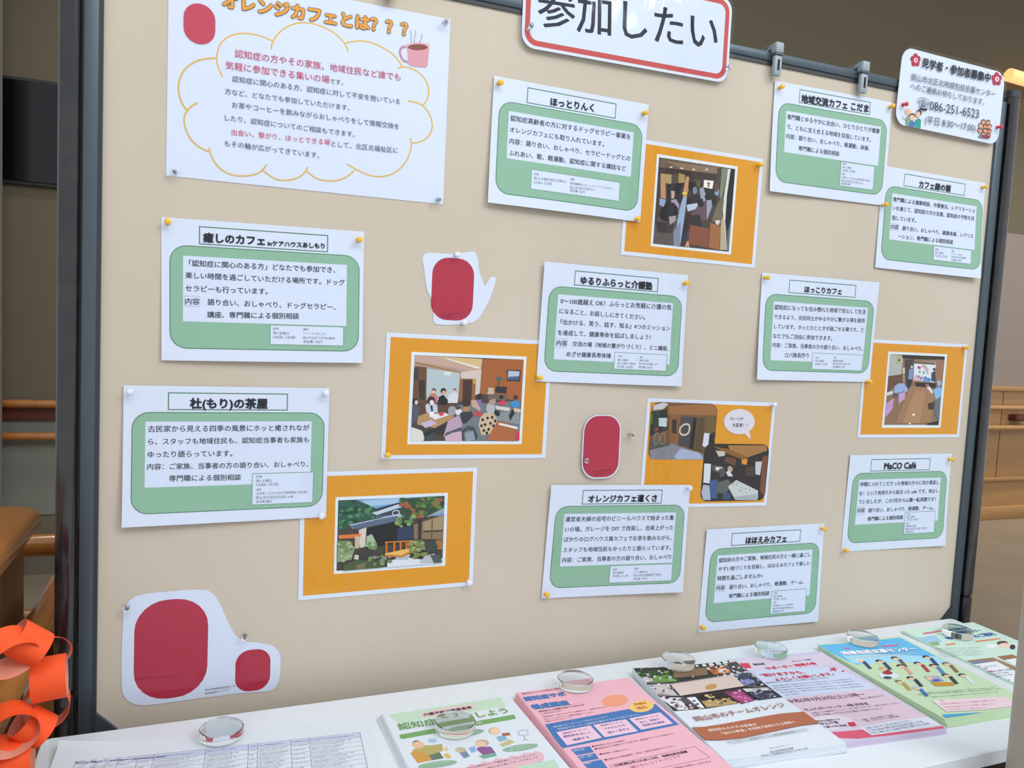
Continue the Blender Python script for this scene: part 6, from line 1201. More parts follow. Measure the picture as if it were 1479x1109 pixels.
['t','5A6478',(-18.0,-35.7,31.4,-35.7),'日時・開催場所毎月第2水曜日岡山市北区',0,N],
['t','5A6478',(-18.0,-39.7,22.7,-39.7),'日時・開催場所毎月第2水曜日岡山市北区',0,N],
['t','5A6478',(38.5,-35.7,46.3,-35.7),'岡山市',0,N],
['t','5A6478',(50.7,-35.7,74.1,-35.7),'参加費岡山市北区認',0,N],
['t','5A6478',(50.7,-39.7,71.1,-39.7),'参加費岡山市北区認',0,N],
['t','5A6478',(96.0,-35.7,116.8,-35.7),'お気軽にお越しく',0,N],
['t','5A6478',(121.6,-35.7,163.2,-35.7),'日時・開催場所日時・開催場所日時',0,N],
['t','5A6478',(121.6,-39.7,155.6,-39.7),'日時・開催場所日時・開催場所日時',0,N],
]),
'F1':({'x': 516.3,'z': -274.3,'th': 0.0283,'w': 210,'h': 297,'mode': 'flat','hgt': 9},[
['p','C2DCC4',[(-98.2,140.9),(89.2,145.7),(86.1,114.4),(-89.3,112.2)]],
['p','E8C4C8',[(42.1,129.0),(40.2,126.3),(35.1,123.6),(27.4,121.2),(17.4,119.1),(5.9,117.6),(-6.4,116.8),(-18.6,116.7),(-29.8,117.2),(-39.4,118.5),(-46.6,120.3),(-51.0,122.6),(-52.3,125.2),(-50.4,127.9),(-45.3,130.6),(-37.6,133.0),(-27.6,135.1),(-16.1,136.6),(-3.8,137.4),(8.4,137.5),(19.6,137.0),(29.2,135.7),(36.4,133.9),(40.8,131.6)]],
['t','4A3A40',(-46.8,125.2,32.5,127.0),'介護予防で健康長寿',0.02,N],
['t','5E9455',(-92.1,101.2,82.9,101.5),'認知症を予防しよう',0.03,'EEF6EE'],
['p','76A868',[(-95.5,80.7),(88.1,86.6),(87.0,75.2),(84.6,73.2),(-94.4,67.7),(-97.0,71.3)]],
['t','F0F6F0',(18.7,78.2,31.4,78.0),'作戦',0,N],
['p','B8AC6C',[(-70.7,42.4),(-54.6,39.0),(-43.7,39.0),(-47.3,21.7),(-72.2,10.0),(-86.5,27.4),(-89.7,35.0)]],
['p','CC9C50',[(-93.4,28.0),(-86.5,34.0),(-70.0,17.4),(-69.2,2.6),(-90.3,1.5)]],
['p','6C7C68',[(-70.5,15.9),(-53.6,18.7),(-52.6,2.2),(-69.3,2.1)]],
['p','5C5470',[(-72.4,49.7),(-73.6,47.2),(-75.5,45.3),(-77.7,44.4),(-80.0,44.6),(-82.0,45.8),(-83.4,47.9),(-83.9,50.5),(-83.6,53.3),(-82.4,55.8),(-80.5,57.7),(-78.3,58.6),(-76.0,58.4),(-74.0,57.2),(-72.6,55.1),(-72.1,52.5)]],
['p','E4BC9C',[(-68.3,43.3),(-69.9,40.0),(-72.7,37.6),(-76.0,36.5),(-79.5,36.8),(-82.6,38.5),(-84.8,41.4),(-85.8,45.0),(-85.5,48.7),(-83.9,52.0),(-81.1,54.4),(-77.8,55.5),(-74.3,55.2),(-71.2,53.5),(-69.0,50.6),(-68.0,47.0)]],
['p','A8C4E4',[(-48.6,49.2),(-49.8,46.9),(-51.7,45.3),(-54.1,44.5),(-56.5,44.7),(-58.7,45.9),(-60.2,47.8),(-60.9,50.3),(-60.6,52.8),(-59.4,55.1),(-57.5,56.7),(-55.1,57.5),(-52.7,57.3),(-50.5,56.1),(-49.0,54.2),(-48.3,51.7)]],
['p','D8BC68',[(-51.1,9.7),(-44.4,14.1),(-41.1,4.9),(-43.8,-0.6),(-48.6,0.9)]],
['p','E4C49C',[(-39.3,22.5),(-40.1,20.7),(-41.2,19.4),(-42.5,18.6),(-43.8,18.6),(-44.8,19.3),(-45.5,20.6),(-45.6,22.4),(-45.3,24.3),(-44.5,26.1),(-43.4,27.4),(-42.1,28.2),(-40.8,28.2),(-39.8,27.5),(-39.1,26.2),(-39.0,24.4)]],
['p','7890A8',[(-27.6,10.5),(-17.0,12.1),(-16.5,-4.5),(-26.1,-6.3)]],
['p','C8B89C',[(-16.1,13.5),(-17.5,11.1),(-19.9,9.5),(-22.8,8.8),(-25.8,9.2),(-28.5,10.6),(-30.5,12.8),(-31.4,15.4),(-31.1,18.1),(-29.7,20.5),(-27.3,22.1),(-24.4,22.8),(-21.4,22.4),(-18.7,21.0),(-16.7,18.8),(-15.8,16.2)]],
['p','C0A890',[(21.4,20.3),(19.5,17.2),(16.4,15.1),(12.6,14.2),(8.8,14.7),(5.4,16.5),(3.1,19.3),(2.1,22.8),(2.6,26.3),(4.5,29.4),(7.6,31.5),(11.4,32.4),(15.2,31.9),(18.6,30.1),(20.9,27.3),(21.9,23.8)]],
['p','E8C8AC',[(16.9,18.3),(15.2,15.5),(12.6,13.4),(9.5,12.5),(6.3,12.8),(3.6,14.3),(1.7,16.8),(1.0,19.9),(1.5,23.1),(3.2,25.9),(5.8,28.0),(8.9,28.9),(12.1,28.6),(14.8,27.1),(16.7,24.6),(17.4,21.5)]],
['p','8C5C94',[(-1.9,10.7),(5.3,15.1),(20.3,10.4),(21.1,-6.6),(2.5,-7.2)]],
['p','78AC98',[(-4.6,-6.6),(21.1,-6.6),(19.9,-14.4),(-0.7,-15.9)]],
['p','8CB4E0',[(-10.8,16.8),(-0.8,18.7),(-4.1,4.7),(-11.7,3.8)]],
['p','D0B898',[(48.1,47.5),(46.1,44.0),(43.1,41.3),(39.8,40.0),(36.5,40.2),(33.8,41.9),(32.1,44.7),(31.6,48.4),(32.5,52.3),(34.5,55.8),(37.5,58.5),(40.8,59.8),(44.1,59.6),(46.8,57.9),(48.5,55.1),(49.0,51.4)]],
['p','ECCCB0',[(49.6,45.2),(47.7,41.9),(44.9,39.5),(41.8,38.3),(38.7,38.5),(36.2,40.1),(34.6,42.8),(34.2,46.2),(35.0,49.8),(36.9,53.1),(39.7,55.5),(42.8,56.7),(45.9,56.5),(48.4,54.9),(50.0,52.2),(50.4,48.8)]],
['p','88B4D0',[(37.5,32.8),(50.5,34.1),(51.2,21.4),(36.8,18.9)]],
['p','C8BC88',[(34.4,12.8),(54.6,20.4),(58.2,10.5),(37.0,5.2)]],
['p','A86848',[(49.0,39.9),(60.1,38.3),(60.0,31.1),(47.5,31.4)]],
['l','8890A0',[(72.1,27.3),(75.3,37.2),(88.1,36.9),(83.7,23.7),(71.9,26.7)],0.8,False],
['l','8890A0',[(77.6,24.9),(76.0,13.7),(78.9,9.2)],0.8,False],
['l','8890A0',[(76.7,15.2),(71.2,11.6)],0.8,False],
['p','90B498',[(87.6,-6.0),(86.3,-8.2),(82.9,-10.1),(77.7,-11.6),(71.1,-12.5),(63.6,-12.9),(55.8,-12.6),(48.4,-11.6),(42.0,-10.2),(37.0,-8.2),(33.9,-6.1),(33.0,-3.8),(34.3,-1.6),(37.7,0.3),(42.9,1.8),(49.5,2.7),(57.0,3.1),(64.8,2.8),(72.2,1.8),(78.6,0.4),(83.6,-1.6),(86.7,-3.7)]],
['p','90B498',[(-37.9,-11.4),(-38.9,-13.4),(-42.1,-15.2),(-47.1,-16.4),(-53.5,-17.2),(-60.9,-17.3),(-68.7,-16.8),(-76.1,-15.7),(-82.7,-14.1),(-87.8,-12.1),(-91.1,-10.0),(-92.3,-7.8),(-91.3,-5.8),(-88.1,-4.0),(-83.1,-2.8),(-76.7,-2.0),(-69.3,-1.9),(-61.5,-2.4),(-54.1,-3.5),(-47.5,-5.1),(-42.4,-7.1),(-39.1,-9.2)]],
['p','90B498',[(26.7,54.9),(25.5,52.5),(22.1,50.4),(16.8,48.7),(9.9,47.6),(2.2,47.2),(-6.0,47.4),(-13.7,48.4),(-20.5,49.9),(-25.8,51.9),(-29.2,54.2),(-30.3,56.7),(-29.1,59.1),(-25.7,61.2),(-20.4,62.9),(-13.5,64.0),(-5.8,64.4),(2.4,64.2),(10.1,63.2),(16.9,61.7),(22.2,59.7),(25.6,57.4)]],
['t','E8F2EA',(44.1,-0.5,74.2,-1.4),'毎日の生活の中で',0,N],
['t','E8F2EA',(43.3,-6.9,73.3,-8.0),'楽しく続けましょう',0,N],
['t','E8F2EA',(-81.6,-4.4,-47.7,-7.3),'いろいろな人とふれあい',0,N],
['p','E4B8C4',[(-60.7,-36.9),(-42.2,-27.7),(-30.7,-29.9),(-23.0,-23.0),(-14.2,-28.0),(-2.9,-21.6),(6.3,-26.1),(17.6,-20.1),(28.5,-25.2),(39.9,-19.7),(49.0,-24.6),(60.8,-19.1),(70.5,-22.8),(77.5,-19.7),(84.6,-27.3),(83.0,-37.6),(75.4,-47.1),(65.5,-46.5),(55.3,-52.7),(44.1,-49.1),(32.6,-54.7),(19.9,-50.6),(8.8,-56.2),(-6.3,-54.3),(-17.1,-59.7),(-56.5,-50.0)]],
['t','5C3C50',(-34.8,-31.6,72.9,-27.9),'自分から興味をもって頭を使い、ウォーキングや',0,N],
['t','5C3C50',(-22.3,-40.8,73.6,-34.7),'運動も音楽を入れて楽しくやってみましょう',0,N],
['p','BCD8C0',[(24.0,-58.0),(40.9,-48.1),(92.6,-48.1),(92.4,-64.5),(80.2,-82.1)]],
]),
'F2':({'x': 737.4,'z': -271.0,'th': 0.01331,'w': 210,'h': 297,'mode': 'flat','hgt': 11},[
['t','8A4858',(-98.2,141.4,-22.2,143.4),'認知症の人とその家族を応援する',0.01,N],
['t','4A78B4',(-101.6,123.8,-29.4,124.0),'認知症サポ',0.06,N],
['t','4A78B4',(-100.5,96.6,-36.9,95.2),'養成講座',0.06,N],
['t','6A4058',(-95.0,80.5,-14.2,81.7),'認知症の人の理解を深めてみませんか',0.02,N],
['t','6A4058',(-95.3,73.0,-59.3,73.6),'いきませんか？',0,N],
['t','7A5068',(-95.1,63.6,17.7,65.1),'認知症は、誰でもなりうる病気です。地域で支え合う',0,N],
['t','7A5068',(-96.4,56.1,-10.6,56.1),'まちづくりをめざして講座を開催しています。',0,N],
['t','7A5068',(-97.6,49.6,-52.8,50.4),'受講された方にはカードを',0,N],
['l','8A5878',[(-35.8,106.6),(-38.7,87.2),(-17.7,87.7)],0.6,False],
['p','F0A080',[(65.7,81.2),(62.9,75.3),(57.9,69.9),(51.1,65.5),(43.4,62.4),(35.3,61.0),(27.7,61.5),(21.4,63.7),(16.9,67.5),(14.8,72.5),(15.1,78.2),(17.9,84.1),(22.9,89.5),(29.7,93.9),(37.4,97.0),(45.5,98.4),(53.1,97.9),(59.4,95.7),(63.9,91.9),(66.0,86.9)]],
['p','4A78B4',[(-101.9,42.7),(99.6,51.1),(99.0,-17.0),(-106.8,-26.7)]],
['p','F0C878',[(96.1,52.1),(93.7,47.5),(90.0,43.1),(85.1,39.3),(79.4,36.4),(73.3,34.5),(67.2,33.7),(61.5,34.2),(56.7,35.8),(53.0,38.5),(50.6,42.1),(49.9,46.3),(50.7,50.9),(53.1,55.5),(56.8,59.9),(61.7,63.7),(67.4,66.6),(73.5,68.5),(79.6,69.3),(85.3,68.8),(90.1,67.2),(93.8,64.5),(96.2,60.9),(96.9,56.7)]],
['t','D87840',(63.8,59.3,87.0,58.7),'受講料',0.02,N],
['t','D87840',(61.8,46.9,80.4,46.5),'無料',0.02,N],
['p','EEC8DA',[(-94.6,16.7),(-35.7,20.2),(-35.6,-17.0),(-94.8,-21.0)]],
['p','EEC8DA',[(-30.7,20.1),(26.9,21.1),(26.4,-15.8),(-30.9,-17.1)]],
['p','EEC8DA',[(32.9,21.7),(91.4,25.2),(91.8,-11.2),(33.4,-13.5)]],
['t','DCE4F4',(-92.7,31.1,3.3,36.4),'認知症サポーターとして何をするんですか？',0,N],
['t','DCE4F4',(-89.1,23.4,56.4,29.1),'認知症サポーターは特別な事をする人ではありません。',0,N],
['t','5A3A68',(-86.9,10.2,-46.0,12.1),'認知症サポーターは',0,N],
['t','5A5A98',(-89.8,1.6,-45.0,2.1),'認知症を正しく',0.01,N],
['t','5A5A98',(-80.4,-10.8,-53.5,-9.6),'理解する',0.01,N],
['t','5A3A68',(-21.2,14.6,18.6,15.7),'認知症サポーターは',0,N],
['t','5A5A98',(-20.4,4.5,17.0,6.1),'その人たちを',0.01,N],
['t','5A5A98',(-20.4,-6.9,16.6,-5.5),'温かく見守る',0.01,N],
['t','5A3A68',(40.6,15.7,82.1,16.9),'認知症サポーターは',0,N],
['t','5A5A98',(42.5,5.9,78.5,7.0),'本人・家族の',0.01,N],
['t','5A5A98',(42.0,-3.5,81.5,-2.7),'地域の応援者',0.01,N],
['p','28203C',[(-58.1,-34.8),(-59.1,-36.3),(-60.6,-36.9),(-61.7,-36.2),(-61.7,-34.6),(-60.7,-33.1),(-59.2,-32.5),(-58.1,-33.2)]],
['p','28203C',[(-57.3,-41.9),(-58.3,-43.4),(-59.8,-44.0),(-60.9,-43.3),(-60.9,-41.7),(-59.9,-40.2),(-58.4,-39.6),(-57.3,-40.3)]],
['p','28203C',[(-57.2,-56.2),(-58.2,-57.7),(-59.7,-58.2),(-60.8,-57.5),(-60.8,-56.0),(-59.8,-54.5),(-58.3,-54.0),(-57.2,-54.7)]],
['p','28203C',[(-57.3,-71.3),(-58.3,-72.8),(-59.7,-73.3),(-60.8,-72.6),(-60.9,-71.1),(-59.9,-69.6),(-58.5,-69.1),(-57.4,-69.8)]],
['t','6A4868',(-57.1,-34.7,-6.2,-34.1),'認知症とはどんな病気？',0,N],
['t','6A4868',(-56.5,-42.6,76.1,-37.1),'認知症の人や家族とのつきあい方、認知症サポーターの役割 など',0,N],
['t','6A4868',(-57.0,-56.7,-10.4,-55.9),'事務局にご相談ください。',0,N],
['t','6A4868',(-56.9,-71.5,59.8,-67.5),'お申込みの電話番号・氏名・住所をお知らせください。',0,N],
['p','4A78B4',[(-94.5,-32.4),(-64.2,-32.6),(-65.7,-49.0),(-93.6,-49.2)]],
['p','4A78B4',[(-93.9,-52.2),(-65.4,-51.8),(-66.8,-66.2),(-93.4,-66.9)]],
['p','4A78B4',[(-94.1,-70.5),(-64.7,-68.7),(-66.9,-97.9),(-92.5,-95.6)]],
['t','DCE4F4',(-92.6,-37.0,-74.8,-37.1),'講座内容',0,N],
['t','DCE4F4',(-92.6,-56.5,-71.7,-55.8),'日時・場所',0,N],
['t','DCE4F4',(-91.5,-72.0,-82.6,-72.4),'申込',0,N],
['l','7A4868',[(-59.9,-85.3),(85.3,-78.0),(89.3,-110.1),(-57.5,-113.4)],0.6,True],
['t','3A2848',(-54.7,-88.4,66.2,-86.5),'(公財)岡山市ふれあい公社\u3000地域包括支援課',0.02,N],
['t','B04868',(-35.4,-98.7,48.1,-94.1),'☎０８６−２７４−５１３４',0,N],
['t','6A4868',(-14.4,-117.5,86.2,-118.8),'市民の皆さまのご参加をお待ちしております。',0,N],
]),
'F3':({'x': 958.3,'z': -250.3,'th': -0.06215,'w': 210,'h': 297,'mode': 'flat','hgt': 10},[
['p','3A3634',[(-115.9,142.1),(-114.8,154.5),(135.5,155.4),(130.2,2.6),(48.1,3.5),(-44.3,-5.6),(-103.8,-2.1),(-122.1,1.2)]],
['p','3C5A34',[(-106.0,138.7),(-37.6,133.1),(-41.1,90.8),(-102.3,95.8)]],
['p','6A9848',[(-88.6,113.5),(-50.1,118.2),(-49.1,92.2),(-90.6,96.0)]],
['p','C8B8C8',[(-108.7,114.2),(-82.9,118.1),(-88.8,98.9),(-106.9,97.7)]],
['p','8A7058',[(-33.2,135.2),(35.7,132.5),(23.2,105.9),(-43.1,105.9)]],
['p','C87840',[(35.8,123.8),(71.2,129.6),(70.8,103.6),(34.1,104.1)]],
['p','E8DCD8',[(52.5,121.0),(71.1,120.8),(65.3,104.5),(46.9,104.8)]],
['p','4A4A54',[(74.2,138.0),(104.3,142.1),(101.0,104.3),(81.9,101.8)]],
['p','C8C0C0',[(-103.4,89.1),(-67.9,85.7),(-71.3,45.1),(-104.1,55.8)]],
['p','E4E4E8',[(-107.2,46.3),(-70.7,37.5),(-77.8,-2.0),(-95.5,0.2)]],
['p','5A5058',[(-76.1,33.5),(-45.3,33.1),(-49.7,2.4),(-74.5,6.8)]],
['p','E8ECF0',[(-60.5,35.7),(-44.4,34.4),(-49.0,-2.5),(-57.6,-0.9)]],
['p','C8C0D0',[(-83.1,123.1),(-86.6,120.4),(-90.0,121.0),(-89.9,124.3),(-86.4,127.0),(-83.0,126.4)]],
['p','E0E0D8',[(-74.7,115.5),(-77.2,113.4),(-79.7,113.8),(-79.7,116.3),(-77.2,118.4),(-74.7,118.0)]],
['p','C8C0D0',[(-47.9,110.8),(-50.3,109.0),(-52.6,109.3),(-52.5,111.4),(-50.1,113.2),(-47.8,112.9)]],
['p','4A6A3A',[(-96.1,129.2),(-99.8,126.3),(-103.3,126.9),(-103.1,130.4),(-99.4,133.3),(-95.9,132.7)]],
['p','E0E0D8',[(-75.5,113.6),(-78.2,111.5),(-80.8,111.9),(-80.7,114.4),(-78.0,116.5),(-75.4,116.1)]],
['p','C8C0D0',[(-52.3,98.7),(-55.1,96.6),(-57.7,97.1),(-57.5,99.7),(-54.7,101.8),(-52.1,101.3)]],
['p','2C3A28',[(-84.7,113.3),(-88.0,110.7),(-91.2,111.2),(-91.1,114.3),(-87.8,116.9),(-84.6,116.4)]],
['p','E0E0D8',[(-56.3,133.2),(-59.2,130.9),(-61.9,131.4),(-61.7,134.2),(-58.8,136.5),(-56.1,136.0)]],
['p','88B060',[(-50.8,103.8),(-54.7,100.8),(-58.4,101.4),(-58.2,105.0),(-54.3,108.0),(-50.6,107.4)]],
['p','88B060',[(-43.4,127.9),(-47.9,124.4),(-52.1,125.1),(-51.8,129.3),(-47.3,132.8),(-43.1,132.1)]],
['p','2C3A28',[(-35.2,101.2),(-38.9,98.4),(-42.4,99.0),(-42.2,102.4),(-38.5,105.2),(-35.0,104.6)]],
['p','C8C0D0',[(-68.0,106.6),(-71.2,104.2),(-74.2,104.7),(-74.0,107.6),(-70.8,110.0),(-67.8,109.5)]],
['p','88B060',[(-50.4,100.9),(-52.8,99.1),(-55.0,99.5),(-54.8,101.7),(-52.4,103.5),(-50.2,103.1)]],
['p','C8C0D0',[(-46.8,108.0),(-50.8,105.0),(-54.6,105.7),(-54.4,109.4),(-50.4,112.4),(-46.6,111.7)]],
['p','88B060',[(-99.2,130.0),(-101.3,128.2),(-103.3,128.5),(-103.2,130.6),(-101.1,132.4),(-99.1,132.1)]],
['p','C8C0D0',[(-98.4,106.0),(-101.3,103.8),(-104.1,104.2),(-104.0,106.8),(-101.1,109.0),(-98.3,108.6)]],
['p','4A6A3A',[(-53.5,108.1),(-57.9,104.8),(-62.0,105.5),(-61.7,109.5),(-57.3,112.8),(-53.2,112.1)]],
['p','2C3A28',[(-88.6,132.2),(-91.7,129.8),(-94.6,130.3),(-94.4,133.2),(-91.3,135.6),(-88.4,135.1)]],
['p','88B060',[(-47.5,98.3),(-51.1,95.7),(-54.5,96.3),(-54.3,99.5),(-50.7,102.1),(-47.3,101.5)]],
['p','88B060',[(-45.2,95.6),(-48.6,93.0),(-51.8,93.6),(-51.6,96.8),(-48.2,99.4),(-45.0,98.8)]],
['p','C8C0D0',[(-55.1,126.0),(-57.8,123.9),(-60.3,124.3),(-60.1,126.8),(-57.4,128.9),(-54.9,128.5)]],
['p','2C3A28',[(-80.3,113.2),(-83.8,110.5),(-87.1,111.1),(-86.9,114.4),(-83.4,117.1),(-80.1,116.5)]],
['p','E0E0D8',[(-95.9,101.3),(-99.1,98.9),(-102.2,99.4),(-102.1,102.3),(-98.9,104.7),(-95.8,104.2)]],
['p','88B060',[(-100.5,112.7),(-102.7,110.9),(-104.9,111.3),(-104.9,113.5),(-102.7,115.3),(-100.5,114.9)]],
['p','88B060',[(-70.2,112.9),(-73.4,110.5),(-76.5,111.0),(-76.4,113.9),(-73.2,116.3),(-70.1,115.8)]],
['p','2C3A28',[(-34.8,122.1),(-39.1,118.9),(-43.1,119.6),(-42.8,123.5),(-38.5,126.7),(-34.5,126.0)]],
['p','E4E0E4',[(-99.4,78.1),(-102.9,75.5),(-106.3,76.1),(-106.2,79.3),(-102.7,81.9),(-99.3,81.3)]],
['p','E4E0E4',[(-65.2,82.1),(-68.1,80.0),(-70.8,80.4),(-70.6,82.9),(-67.7,85.0),(-65.0,84.6)]],
['p','4A4650',[(-83.5,66.5),(-85.5,65.0),(-87.4,65.3),(-87.3,67.1),(-85.3,68.6),(-83.4,68.3)]],
['p','8C8890',[(-64.6,69.7),(-68.6,66.8),(-72.3,67.4),(-72.0,70.9),(-68.0,73.8),(-64.3,73.2)]],
['p','8C8890',[(-68.7,64.5),(-71.0,62.9),(-73.1,63.3),(-72.9,65.3),(-70.6,66.9),(-68.5,66.5)]],
['p','A89A98',[(-95.5,54.5),(-99.1,51.9),(-102.5,52.5),(-102.3,55.7),(-98.7,58.3),(-95.3,57.7)]],
['p','A89A98',[(-87.5,59.0),(-90.7,56.7),(-93.8,57.2),(-93.7,60.0),(-90.5,62.3),(-87.4,61.8)]],
['p','A89A98',[(-100.1,69.8),(-102.1,68.3),(-104.0,68.6),(-103.9,70.4),(-101.9,71.9),(-100.0,71.6)]],
['p','8C8890',[(-66.5,67.6),(-68.9,65.8),(-71.2,66.2),(-71.1,68.4),(-68.7,70.2),(-66.4,69.8)]],
['p','4A4650',[(-67.3,69.2),(-70.2,67.1),(-73.0,67.5),(-72.9,70.0),(-70.0,72.1),(-67.2,71.7)]],
['p','E4E0E4',[(-71.8,75.9),(-73.8,74.4),(-75.7,74.7),(-75.6,76.5),(-73.6,78.0),(-71.7,77.7)]],
['p','E4E0E4',[(-92.5,73.4),(-96.5,70.4),(-100.4,71.0),(-100.3,74.6),(-96.3,77.6),(-92.4,77.0)]],
['p','E4E0E4',[(-77.7,65.3),(-81.3,62.7),(-84.6,63.3),(-84.3,66.5),(-80.7,69.1),(-77.4,68.5)]],
['p','8C8890',[(-97.2,82.6),(-100.3,80.2),(-103.3,80.7),(-103.2,83.6),(-100.1,86.0),(-97.1,85.5)]],
['p','E4E0E4',[(-81.5,85.6),(-85.2,82.8),(-88.8,83.4),(-88.7,86.8),(-85.0,89.6),(-81.4,89.0)]],
['p','E4E0E4',[(-86.9,71.3),(-88.9,69.8),(-90.8,70.1),(-90.7,71.9),(-88.7,73.4),(-86.8,73.1)]],
['p','4A4650',[(-95.5,73.1),(-97.9,71.3),(-100.2,71.7),(-100.1,73.9),(-97.7,75.7),(-95.4,75.3)]],
['p','8C8890',[(-73.0,71.0),(-75.3,69.3),(-77.4,69.7),(-77.2,71.8),(-74.9,73.5),(-72.8,73.1)]],
['p','4A4650',[(-85.9,64.4),(-87.9,62.9),(-89.8,63.2),(-89.7,65.0),(-87.7,66.5),(-85.8,66.2)]],
['p','A89A98',[(-72.6,71.0),(-74.8,69.4),(-76.9,69.8),(-76.8,71.8),(-74.6,73.4),(-72.5,73.0)]],
['p','E8E8EC',[(-102.3,37.7),(-104.3,36.3),(-106.2,36.7),(-106.1,38.5),(-104.1,39.9),(-102.2,39.5)]],
['p','3A3840',[(-51.3,21.2),(-54.4,19.1),(-57.3,19.6),(-57.1,22.2),(-54.0,24.3),(-51.1,23.8)]],
['p','E8E8EC',[(-94.1,16.9),(-98.2,14.0),(-102.1,14.7),(-101.9,18.3),(-97.8,21.2),(-93.9,20.5)]],
['p','C0A8A8',[(-83.7,19.5),(-86.8,17.2),(-89.8,17.7),(-89.7,20.5),(-86.6,22.8),(-83.6,22.3)]],
['p','6A6470',[(-66.5,2.1),(-69.6,-0.1),(-72.6,0.4),(-72.5,3.1),(-69.4,5.3),(-66.4,4.8)]],
['p','C0A8A8',[(-86.0,24.0),(-88.4,22.3),(-90.8,22.7),(-90.8,24.8),(-88.4,26.5),(-86.0,26.1)]],
['p','C0A8A8',[(-81.7,8.4),(-85.7,5.6),(-89.5,6.2),(-89.3,9.6),(-85.3,12.4),(-81.5,11.8)]],
['p','E8E8EC',[(-65.7,9.6),(-68.3,7.7),(-70.8,8.1),(-70.7,10.4),(-68.1,12.3),(-65.6,11.9)]],
['p','3A3840',[(-56.0,-1.3),(-59.0,-3.3),(-61.8,-2.8),(-61.6,-0.3),(-58.6,1.7),(-55.8,1.2)]],
['p','6A6470',[(-89.8,23.1),(-93.6,20.4),(-97.3,21.0),(-97.2,24.3),(-93.4,27.0),(-89.7,26.4)]],
['p','6A6470',[(-86.5,40.5),(-88.8,38.9),(-91.0,39.3),(-90.9,41.3),(-88.6,42.9),(-86.4,42.5)]],
['p','6A6470',[(-90.1,8.6),(-93.3,6.3),(-96.5,6.9),(-96.5,9.8),(-93.3,12.1),(-90.1,11.5)]],
['p','E8E8EC',[(-83.4,14.4),(-85.4,13.0),(-87.3,13.3),(-87.2,15.0),(-85.2,16.4),(-83.3,16.1)]],
['p','3A3840',[(-79.0,3.3),(-81.0,1.9),(-83.0,2.2),(-83.0,3.9),(-81.0,5.3),(-79.0,5.0)]],
['p','3A3840',[(-70.4,11.2),(-74.1,8.6),(-77.6,9.2),(-77.4,12.4),(-73.7,15.0),(-70.2,14.4)]],
['p','3A3840',[(-88.0,13.5),(-91.7,10.9),(-95.2,11.5),(-95.0,14.7),(-91.3,17.3),(-87.8,16.7)]],
['p','6A6470',[(-51.2,9.9),(-55.1,7.2),(-58.7,7.9),(-58.4,11.3),(-54.5,14.0),(-50.9,13.3)]],
['p','E8E8EC',[(-95.3,43.9),(-97.9,42.0),(-100.4,42.4),(-100.3,44.7),(-97.7,46.6),(-95.2,46.2)]],
['p','3A3840',[(-80.7,33.0),(-84.4,30.4),(-87.9,31.0),(-87.7,34.2),(-84.0,36.8),(-80.5,36.2)]],
['p','6A6470',[(-86.4,13.8),(-89.7,11.5),(-92.9,12.0),(-92.8,14.8),(-89.5,17.1),(-86.3,16.6)]],
['p','6A6470',[(-75.3,29.4),(-77.9,27.5),(-80.4,28.0),(-80.3,30.4),(-77.7,32.3),(-75.2,31.8)]],
['p','C0A8A8',[(-67.1,0.5),(-71.4,-2.4),(-75.4,-1.7),(-75.1,1.9),(-70.8,4.8),(-66.8,4.1)]],
['p','C0A8A8',[(-56.1,-4.6),(-59.1,-6.7),(-61.9,-6.2),(-61.7,-3.6),(-58.7,-1.5),(-55.9,-2.0)]],
['p','E8E8EC',[(-82.4,15.7),(-84.3,14.4),(-86.1,14.7),(-86.0,16.3),(-84.1,17.6),(-82.3,17.3)]],
['p','3A3840',[(-91.1,39.2),(-94.7,36.6),(-98.1,37.2),(-97.9,40.4),(-94.3,43.0),(-90.9,42.4)]],
['p','6A6470',[(-64.5,36.1),(-67.6,33.9),(-70.5,34.4),(-70.3,37.1),(-67.2,39.3),(-64.3,38.8)]],
['p','6A6058',[(98.5,125.2),(95.1,122.9),(92.2,123.4),(92.7,126.2),(96.1,128.5),(99.0,128.0)]],
['p','D8C898',[(80.9,132.3),(76.7,129.4),(73.1,130.0),(73.7,133.5),(77.9,136.4),(81.5,135.8)]],
['p','E0A060',[(48.9,132.1),(45.7,129.8),(42.9,130.3),(43.3,133.1),(46.5,135.4),(49.3,134.9)]],
['p','6A6058',[(51.1,121.9),(47.0,119.0),(43.4,119.6),(43.9,123.1),(48.0,126.0),(51.6,125.4)]],
['p','B06838',[(53.0,130.8),(49.6,128.4),(46.6,128.9),(47.0,131.8),(50.4,134.2),(53.4,133.7)]],
['p','B06838',[(51.0,104.2),(47.0,101.5),(43.6,102.1),(44.2,105.4),(48.2,108.1),(51.6,107.5)]],
['p','E0A060',[(72.6,115.8),(69.9,113.9),(67.6,114.3),(68.0,116.6),(70.7,118.5),(73.0,118.1)]],
['p','6A6058',[(100.4,120.7),(95.7,117.5),(91.7,118.2),(92.4,122.1),(97.1,125.3),(101.1,124.6)]],
['p','B06838',[(71.7,126.3),(69.3,124.6),(67.2,125.0),(67.5,127.1),(69.9,128.8),(72.0,128.4)]],
['p','F0E8E4',[(97.0,116.3),(94.0,114.2),(91.4,114.6),(91.8,117.1),(94.8,119.2),(97.4,118.8)]],
['p','F0E8E4',[(73.4,130.2),(70.9,128.4),(68.7,128.7),(69.0,130.8),(71.5,132.6),(73.7,132.3)]],
['p','D8C898',[(56.8,107.3),(53.8,105.2),(51.2,105.7),(51.6,108.3),(54.6,110.4),(57.2,109.9)]],
['p','E0A060',[(65.9,136.3),(63.5,134.6),(61.5,134.9),(61.9,136.9),(64.3,138.6),(66.3,138.3)]],
